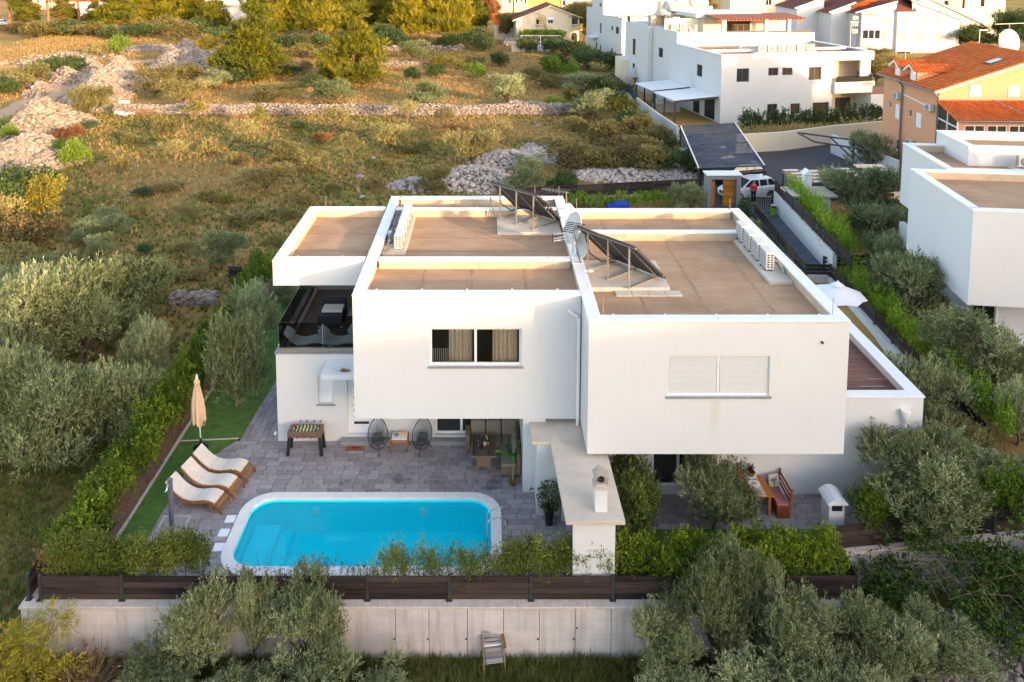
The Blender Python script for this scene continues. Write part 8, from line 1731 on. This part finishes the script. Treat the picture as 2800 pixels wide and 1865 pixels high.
zone('thin young tree', 'in the field below the stone wall', 'young_tree', 'tree', [
 (-15.60,81.02,0.00,2.85,2.98,SP,'olive_gold'),
 (-8.54,84.86,0.00,2.15,2.74,SP,'olive_gold'),
 (-4.37,83.76,0.00,2.86,2.15,SP,'olive_gold'),
 (0.94,74.44,0.00,2.46,2.67,SP,'olive_gold'),
 (-12.17,71.13,0.00,1.88,2.24,SP),
 (-32.08,87.16,0.00,2.87,2.14,SP,'yellow_leaf'),
 (-28.07,71.13,0.00,2.16,1.76,SP,'olive_gold'),
 (-23.47,82.05,0.00,1.81,2.84,SP,'yellow_leaf'),
 (-23.09,76.21,0.00,2.18,2.39,SP,'olive_gold'),
 (-5.04,76.21,0.00,2.10,1.54,SP)], 'thin trees below the stone wall')
zone('olive bush', 'in the field between stone wall and house', 'olive_tree', 'tree', [
 (-8.95,73.75,0.00,4.07,2.48,O,'olive_gold'),
 (-1.38,67.23,0.00,3.86,2.95,O,'olive_gold'),
 (-18.10,68.97,0.00,3.20,1.86,O,'olive_gold'),
 (-4.32,59.87,0.00,2.66,2.04,O,'olive_gold'),
 (-15.53,45.45,0.00,2.70,2.10,O),
 (-24.63,50.46,0.00,3.15,1.51,O),
 (-20.15,53.47,0.00,2.02,1.22,O,'olive_gold'),
 (-23.04,45.99,0.00,1.75,1.65,O),
 (-17.06,60.33,0.00,3.68,1.92,O,'olive_gold'),
 (2.83,60.10,0.00,2.60,1.84,O),
 (3.70,65.57,0.00,2.54,1.56,O),
 (-18.75,40.13,0.00,2.71,2.06,O),
 (-18.67,42.63,0.00,2.15,1.49,O),
 (-25.19,49.03,0.00,1.92,1.24,O)], 'olive bushes in the field')
zone('small scrub bush', 'scattered in the field above the house', 'shrub', 'shrub', [
 (-32.56,79.61,0.00,2.54,1.51,S,'scrub'),
 (-31.00,66.11,0.00,1.68,1.34,S,'scrub'),
 (-34.43,76.21,0.00,1.68,0.94,S,'scrub'),
 (-25.40,71.93,0.00,2.14,1.21,S,'scrub'),
 (-21.91,68.38,0.00,1.81,1.00,S,'scrub'),
 (-14.78,65.97,0.00,1.82,1.12,S),
 (-15.96,76.21,0.00,1.85,1.03,S,'rust_leaf'),
 (-19.41,82.05,0.00,1.81,1.10,S,'darkleaf'),
 (-8.94,67.37,0.00,1.64,0.76,S,'scrub'),
 (-3.52,80.01,0.00,2.29,1.07,S,'rust_leaf'),
 (-6.62,72.75,0.00,1.77,0.90,S,'scrub'),
 (-25.95,59.20,0.00,1.51,0.74,S,'darkleaf'),
 (-24.76,60.33,0.00,1.81,0.69,S,'greenish'),
 (-24.69,54.12,0.00,1.45,0.74,S,'scrub'),
 (-20.65,58.11,0.00,1.48,0.86,S),
 (-16.90,52.31,0.00,1.69,0.72,S),
 (-15.96,54.12,0.00,1.51,0.62,S,'scrub'),
 (-19.01,47.90,0.00,1.45,0.61,S),
 (-20.69,46.82,0.00,1.05,0.65,S,'darkleaf'),
 (-16.36,43.53,0.00,1.27,0.61,S),
 (-19.36,58.11,0.00,1.29,0.66,S,'yellow_leaf'),
 (-13.14,49.03,0.00,1.37,0.68,S),
 (-13.85,54.12,0.00,1.33,0.68,S),
 (-13.31,57.06,0.00,1.46,0.78,S),
 (-12.04,60.33,0.00,1.34,0.75,S),
 (-8.86,61.50,0.00,1.50,0.84,S),
 (-13.05,44.79,0.00,1.00,0.52,S)], 'small scrub in the field')
zone('dense wild shrub', 'by the boundary wall of the white building', 'shrub', 'shrub', [
 (9.79,117.90,0.00,3.09,3.50,B,'lime'),
 (12.77,120.51,0.00,2.11,2.52,B,'lime'),
 (12.52,103.96,0.00,5.58,2.76,O),
 (11.58,87.87,0.00,4.44,3.03,O),
 (14.80,86.92,0.00,2.96,2.71,B,'yellow_leaf'),
 (11.09,127.07,0.00,4.85,2.37,B,'darkleaf'),
 (16.42,128.07,0.00,5.87,3.38,B,'darkleaf'),
 (19.41,127.07,0.00,4.85,2.79,B,'darkleaf'),
 (12.06,147.70,0.00,3.86,2.75,B,'darkleaf'),
 (7.53,150.41,0.00,3.60,2.96,B,'darkleaf'),
 (10.44,97.70,0.00,2.03,1.73,B,'yellow_leaf'),
 (14.10,143.82,0.00,4.70,2.84,B,'darkleaf'),
 (16.70,142.57,0.00,4.66,2.81,B,'darkleaf'),
 (8.72,109.94,0.00,3.97,1.82,B,'scrub'),
 (6.71,117.05,0.00,3.20,1.94,S,'scrub'),
 (8.00,95.96,0.00,1.79,1.28,S,'lime'),
 (15.27,101.36,0.00,4.11,2.80,B,'darkleaf'),
 (14.49,92.66,0.00,3.56,2.26,B,'darkleaf'),
 (14.67,82.05,0.00,3.61,2.29,B,'darkleaf'),
 (9.03,82.05,0.00,2.71,1.38,B,'scrub'),
 (15.33,78.45,0.00,3.63,2.28,B,'scrub'),
 (11.90,77.13,0.00,3.82,1.99,B,'scrub'),
 (16.19,75.31,0.00,3.32,1.86,B,'scrub'),
 (6.90,73.58,0.00,3.25,1.16,S)], 'shrubs by the boundary wall')
zone('brownish scrub', 'between the rubble and the carport', 'shrub', 'shrub', [
 (7.03,66.94,0.00,3.33,1.89,B,'rust_scrub'),
 (8.84,68.09,0.00,3.01,1.92,B,'scrub'),
 (10.36,66.94,0.00,3.33,1.89,B,'scrub'),
 (12.03,66.94,0.00,3.33,2.04,B,'rust_scrub'),
 (13.58,66.39,0.00,3.30,2.02,B,'scrub'),
 (15.42,66.39,0.00,3.08,2.02,B,'darkleaf'),
 (16.97,65.97,0.00,2.55,1.86,B,'darkleaf'),
 (17.25,73.58,0.00,1.79,0.99,S,'darkleaf'),
 (12.04,72.75,0.00,3.61,1.63,B,'rust_scrub'),
 (14.38,72.42,0.00,3.60,1.55,B,'scrub'),
 (5.92,61.03,0.00,2.37,1.38,B,'darkleaf'),
 (18.29,69.27,0.00,1.53,1.33,S,'darkleaf')], 'scrub by the carport')
# gardens round the house
zone('grey green olive', 'in the gardens right of the house', 'olive_tree', 'tree', [
 (14.15,55.11,0.30,2.21,2.07,OB),
 (24.90,52.49,0.30,4.38,3.71,O,'olive'),
 (24.58,48.83,0.30,3.27,2.52,OB),
 (22.10,42.81,0.30,2.88,2.72,OB),
 (20.86,37.73,0.30,3.62,3.52,OB),
 (20.13,31.70,0.30,3.43,3.31,O),
 (16.77,29.48,0.30,3.37,3.35,OB),
 (26.94,51.44,0.30,2.58,2.06,OB),
 (21.16,31.20,0.30,1.96,2.23,OB),
 (19.72,28.20,0.30,1.94,2.38,OB),
 (17.54,27.93,0.30,2.40,2.03,OB,'olive_gold'),
 (13.70,23.87,0.30,3.39,2.72,OB),
 (16.76,25.24,0.30,2.62,2.31,OB),
 (16.88,49.78,0.30,1.11,1.31,OB),
 (32.22,66.25,0.30,3.30,3.13,OB),
 (18.23,25.92,0.30,1.79,1.74,OB)], 'olives in the right hand gardens')
zone('grey green olive', 'between the left hedge and the house', 'olive_tree', 'tree', [
 (-10.88,35.80,0.00,2.59,2.70,OB),
 (-10.05,30.59,0.00,2.66,3.32,OB),
 (-10.39,40.13,0.00,1.36,1.17,OB)], 'olives between hedge and house')
one(OB, 'olive_tree', 'bushy young olive in front of the right patio and sliding door', 'tree', [
 (7.18,23.68,0.00,2.41,1.94)][0])
zone('large silvery olive', 'outside the left hedge', 'olive_tree', 'tree', [
 (-20.75,34.41,-0.90,4.01,4.17,OB,'olive'),
 (-18.58,35.17,-0.90,4.60,4.15,OB,'olive'),
 (-17.69,38.13,-0.90,3.88,3.36,OB),
 (-16.07,28.19,-0.90,3.90,3.67,OB,'olive'),
 (-14.53,29.26,-0.90,3.36,3.18,OB,'olive'),
 (-18.90,29.82,-0.90,3.08,3.59,OB,'olive'),
 (-14.92,33.14,-0.90,2.08,2.77,OB),
 (-23.73,38.13,-0.90,3.24,2.91,OB,'olive'),
 (-23.38,41.06,-0.90,3.01,2.16,OB,'olive')], 'olives outside the left hedge')
zone('foreground olive', 'below the concrete wall', 'olive_tree', 'tree', [
 (-7.84,20.10,-1.50,1.79,2.22,O,'olive'),
 (-6.44,20.33,-1.50,1.02,2.48,O,'olive'),
 (-4.83,19.96,-1.50,2.13,2.57,O,'olive'),
 (-8.45,18.89,-1.50,2.25,1.30,O,'olive'),
 (-6.44,18.77,-1.50,1.79,1.23,O,'olive'),
 (-4.45,18.65,-1.50,2.23,1.34,O,'olive'),
 (-2.59,18.89,-1.50,1.46,1.05,O,'olive'),
 (6.25,20.30,-1.50,1.92,3.09,O,'olive'),
 (4.75,19.76,-1.50,1.94,2.04,O,'olive'),
 (7.35,20.35,-1.50,1.27,3.12,O,'olive'),
 (8.27,19.76,-1.50,1.99,2.55,O,'olive'),
 (9.80,19.51,-1.50,1.91,2.33,O,'olive'),
 (11.27,19.76,-1.50,1.99,1.92,O,'olive'),
 (12.57,19.90,-1.50,2.01,1.54,O,'olive'),
 (4.95,18.42,-1.50,2.20,1.57,O,'olive'),
 (6.79,18.30,-1.50,2.41,1.80,O,'olive'),
 (8.60,18.19,-1.50,2.18,1.79,O,'olive')], 'foreground olives below the wall')
# yellowing willow and dry bush in the bottom left corner
r_ = [
 (-12.22,19.38,-1.50,2.48,3.06)][0]
t = thing('willow_bush', 'yellowing narrow leaved bush in the bottom left corner', 'shrub', r_[:3], 0, None, True)
cl = [(-.9,0,.6,.5,.5,.6),(-.3,.1,1.0,.5,.5,.6),(.2,0,1.3,.35,.35,.6),(.75,.1,1.9,.3,.3,.55),(.4,-.2,.7,.5,.4,.5),(-.7,.2,1.2,.4,.4,.5),(1.1,0,.5,.4,.4,.4)]
limbs(cl, r=.04, fork=.1).build('stem', M['dry_twig'], t)['kind'] = 'stuff'; o = link('foliage', crown_mesh('willow_leaf', M['willow'], cl, 9000, .14, .026, up=.2, spray=.45, per=14, spread=.3, droop=.5), t)
r_ = [
 (-10.67,19.51,-1.50,1.74,1.39)][0]
t = thing('dry_bush', 'dry twiggy bush with a few orange leaves in front of the concrete wall', 'shrub', r_[:3], 0, None, True); m = MB()
for i in range(120): a = random.uniform(0,6.3); q = random.uniform(.2,1.0); h_ = random.uniform(.3,1.15); m.tube([(q*.2*math.cos(a), q*.2*math.sin(a), 0), (q*.7*math.cos(a), q*.5*math.sin(a), h_*.6), (q*1.2*math.cos(a+.2), q*.8*math.sin(a+.2), h_)], [.012,.008,.003], 4)
m.build('twig', M['dry_twig'], t); link('foliage', crown_mesh('dry_leaf', M['rust_leaf'], [(0,0,.5,.9,.7,.5)], 420, .09, .04, up=.3, spray=.2, per=5, shell=.2), t)
# hedges: upright sprigs over a loose body
def hedge(label, pts, wd, h, n, mat, L=.085, W=.036, name='hedge', z0=0, spr=.34, up=.85, group=None, hj=.3, body=True):
    t = thing(name, label, 'hedge', (pts[0][0], pts[0][1], z0)); cl = []
    tot = sum((Vector(b[:2])-Vector(a[:2])).length for a, b in zip(pts[:-1], pts[1:]))
    for a, b in zip(pts[:-1], pts[1:]):
        a, b = Vector(a[:2]), Vector(b[:2]); Lg = (b-a).length; d = (b-a)/Lg; nn = Vector((-d.y,d.x)); k = max(1, int(Lg/.30))
        for i in range(k):
            p = a + d*(i+.25+.5*random.random())*Lg/k
            for q in range(max(1, int(round(wd/.5)))):
                o = nn*random.uniform(-.5,.5)*max(.1, wd-.3); hh_ = h*random.uniform(1-hj,1.05); cl.append((p.x+o.x, p.y+o.y, z0+hh_*.52, .30, .30, hh_*.5))
    Q, T = leaves(cl, n, L, W, up=up, spray=spr, per=14, shell=.55, spread=.5); o = link('foliage', fast_mesh('hedge_leaves', Q, 4, M[mat], T), t); o.matrix_parent_inverse = pm(t).inverted()
    m = MB()
    for c in cl[::2]: m.tube([(c[0],c[1],z0-.05),(c[0]+random.uniform(-.1,.1),c[1],c[2]+c[5]*.7)], [.018,.006], 4)
    m.build('stem', M['bark'], t)['kind'] = 'stuff'; return t
hedge('long bright green hedge along the left side of the turf', [(-12.2,21.5),(-12.15,30),(-12.35,43.5)], 1.35, 1.75, 115000, 'hedge', .095, .046)
hedge('dark green hedge end behind the far dark fence bay', [(-12.0,41.5),(-10.6,42.5)], 1.2, 2.0, 9000, 'hedge')
hedge('grey green sprigs along the front fence, left of the pool', [(-12.4,21.25),(-8.15,21.25)], .6, 1.5, 42000, 'scrub_hedge', .07, .032, spr=.42, up=.93)
hedge('browned section of hedge in the left front corner', [(-12.6,21.3),(-11.9,22.0)], .7, 1.1, 3500, 'rust_scrub', .07, .03)
hedge('short sparse sprigs in front of the pool coping', [(-8.0,21.1),(-3.2,21.1)], .2, 1.0, 3200, 'darkhedge', .06, .022, spr=.36, hj=.55, up=.95)
hedge('sparse upright hedge plants silhouetted against the pool', [(-3.2,21.15),(.45,21.15)], .3, 1.32, 11000, 'scrub_hedge', .075, .028, spr=.5, up=.95)
hedge('hedge plants between pool and barbecue wall behind the front fence', [(.45,21.15),(3.5,21.15)], .42, 1.5, 21000, 'scrub_hedge', .075, .03, spr=.48, up=.93)
hedge('full bright green hedge behind the fence right of the barbecue', [(3.75,21.45),(10.1,21.5)], 1.1, 1.42, 52000, 'hedge', .085, .04)
hedge('bright green hedge above the brambles on the right', [(11.4,23.2),(14,23.6),(19,24.2)], .95, 1.65, 46000, 'hedge', .085, .04)
hedge('tall green shrub between barbecue slab and right patio', [(4.15,22.3),(4.75,23.4),(4.4,24.7)], .95, 2.3, 24000, 'darkhedge' if 'darkhedge' in M else 'hedge', .08, .036)
hedge('bright green hedge along the neighbour side of the alley wall', [(20.0,43.6),(21.0,54.2)], .9, 3.0, 34000, 'hedge_lime', .11, .04, spr=.6)
hedge('bright green hedge beside the descending dark fence', [(19.7,42.3),(19.1,34.5),(18.9,27.5)], .9, 1.75, 34000, 'hedge_lime', .10, .045, spr=.5)
hedge('low green planting behind the roof in front of the pale wall', [(5.94, 56.24, 0.00),(10.00, 56.24, 0.00),(13.95, 57.06, 0.00)], 1.2, .95, 12000, 'hedge_lime', .11, .045)
hedge('leafy hedge on top of the cream retaining wall', [(25.74, 80.68, 0.30),(32.72, 81.52, 0.30),(42.28, 84.56, 0.30)], 1.0, 2.2, 9000, 'darkleaf', .22, .12, spr=.6)
hedge('dark climbing plant beside the gateway', [(17.48, 53.06, 0.20),(16.89, 51.73, 0.20)], .5, 1.9, 2500, 'darkleaf', .12, .05)
for lb, rr in (('leafy tree behind the balcony of the big white building', [
 (55.66,113.78,0.00,6.22,3.88)][0]), ('dark trees right of the white apartments', [
 (91.70,150.41,0.00,9.01,5.09)][0]), ('tall dark tree at the top right corner', [
 (96.88,147.04,0.00,8.81,8.02)][0]), ('rounded tree before the white apartments', [
 (64.31,132.21,0.00,4.33,2.90)][0]), ('green tree behind the cream gabled house', [
 (20.77,169.83,0.00,8.31,7.85)][0]), ('leafy tree at the top edge beyond the cream house', [
 (22.70,207.15,0.00,6.74,5.62)][0]), ('grey green tree left of the cream house', [
 (4.26,174.33,0.00,5.68,5.69)][0]), ('green tree behind the roof satellite dishes', [
 (68.36,255.00,0.00,8.29,5.52)][0]), ('dark tree between lean roofs and white apartments', [
 (72.76,179.06,0.00,5.84,4.87)][0])): one(O, 'tree', lb, 'tree', rr, 'darkleaf' if 'dark' in lb else 'scrub')
m = crown_mesh('vine_leaf', M['hedge'], [(1+i*1.05, 1, 2.35, .9, 2.2, .3) for i in range(8)] + [(8.3,-.8,1.4,.4,.4,1.0),(.3,-.9,1.5,.3,.3,.9),(3.5,-.9,1.2,1.2,.3,.7),(5.5,-.6,1.4,1.2,.4,.8)], 5200, .32, .22, up=.3, spray=.5, per=9, droop=.2); link('foliage', m, VINE)
# brambles on the right
t = thing('bramble_thicket', 'dark green bramble thicket spilling over the fence in the bottom right', 'bramble', (14.5,21.6,-1.2), 0); cl = []
for i in range(80): x = random.uniform(11.2,20.5); y = random.uniform(19.8,22.4); cl.append((x, y, -.75 + .55*(y-20.2)/2.2 + random.uniform(-.15,.2) + (.25 if x > 13 else -.1), .55, .5, .42))
cl += [(random.uniform(12,19), 22.6+random.uniform(0,.5), random.uniform(.2,.7), .5, .35, .35) for _ in range(14)]
Q, T = leaves(cl, 52000, .085, .06, up=.35, spray=.35, per=12, shell=.4, spread=.9); o = link('foliage', fast_mesh('bramble_leaves', Q, 4, M['bramble'], T), t); o.matrix_parent_inverse = pm(t).inverted(); m = MB()
for i in range(26): x = random.uniform(12,18); y = random.uniform(20.6,22.6); a = random.uniform(-.9,.3); L_ = random.uniform(.6,1.6); m.tube([(x,y,random.uniform(-.2,.4)),(x+L_*.5,y-.3,.5),(x+L_,y-.7+a*.3,random.uniform(-.5,.1))], [.008,.007,.004], 4)
m.build('cane', M['dry_twig'], t)
# ---------------------------------------------------------------- grass
def tufts(name, label, n, xr, yr, h, mat, keep, bl=6, wd=.035, zf=th):
    x = RNG.uniform(*xr, n*3); y = RNG.uniform(*yr, n*3); k = keep(x, y); x, y = x[k][:n], y[k][:n]; n = len(x); z = zf(x, y) - .02
    hh_ = h*RNG.uniform(.5,1.35,n); V = []
    for b in range(bl):
        a = RNG.uniform(0,6.28,n); r_ = RNG.uniform(.0,.10,n)*h/.3; ln = RNG.uniform(.15,.75,n)*hh_; bx, by = x+r_*np.cos(a), y+r_*np.sin(a); wx, wy = -np.sin(a)*wd, np.cos(a)*wd; hz_ = hh_*RNG.uniform(.6,1.1,n)
        V.append(np.stack([np.stack([bx-wx,by-wy,z],-1), np.stack([bx+wx,by+wy,z],-1), np.stack([bx+np.cos(a)*ln,by+np.sin(a)*ln,z+hz_],-1)],1))
    V = np.stack(V,1).reshape(-1,3); t_ = np.repeat(RNG.random(n)*.7, bl) + RNG.random(n*bl)*.3
    o = link(name, fast_mesh(name, V, 3, M[mat], t_)); tag(o, label, 'grass', None, 'stuff'); return o
def patch(x, y, s, ph): return np.sin(x*s+ph)+np.sin(y*s*1.3+ph*2)+np.sin((x+y)*s*.7+1.7*ph)+.8*np.sin(x*s*3.1+y*s*2.3+ph)+RNG.normal(size=x.shape)*.7
fk = lambda x, y: (((x < 9+ (y-40)*.075) & (y > 43)) | ((x < -13.3) & (y > 24)))
RD = np.array([(-47.88, 73.58, 0.00)[:2],(-52.51, 85.31, 0.00)[:2],(-56.52, 99.19, 0.00)[:2],(-59.91, 112.99, 0.00)[:2],(-63.09, 127.07, 0.00)[:2],(-61.06, 136.63, 0.00)[:2],(-56.69, 137.78, 0.00)[:2],(-53.59, 142.57, 0.00)[:2]])
def offroad(x, y): return np.abs(x - np.interp(y, RD[:,1], RD[:,0])) > 3.0 + 0*x
tufts('dry_grass', 'golden dry grass covering the field', 72000, (-100,24), (38,190), .31, 'drygrass', lambda x, y: fk(x,y) & ((y < 60) | offroad(x,y)) & (patch(x,y,.22,1) + (y > 88)*1.3 > -.6), 5, .045)
tufts('green_grass', 'green grass and herbs in patches over the field', 20000, (-50,16), (28,92), .28, 'greengrass', lambda x, y: fk(x,y) & (patch(x,y,.22,1) < .6), 5, .045)
tufts('shaded_grass', 'dark green grass on the ground outside the left hedge', 12000, (-24,-13.2), (15,34), .2, 'greengrass', lambda x, y: patch(x,y,.6,2) > -1.2, 6, .018)
tufts('verge_grass', 'long green grass at the foot of the concrete wall', 11000, (-13.5,12), (15.5,20.45), .26, 'verge', lambda x, y: (RNG.random(x.shape) < .35 + .65*(y > 19.3)), 7, .012)
tufts('garden_grass', 'rough grass under the right hand olives', 5000, (19,32), (24,56), .16, 'greengrass', lambda x, y: x > 20+0*y, 5, .02)
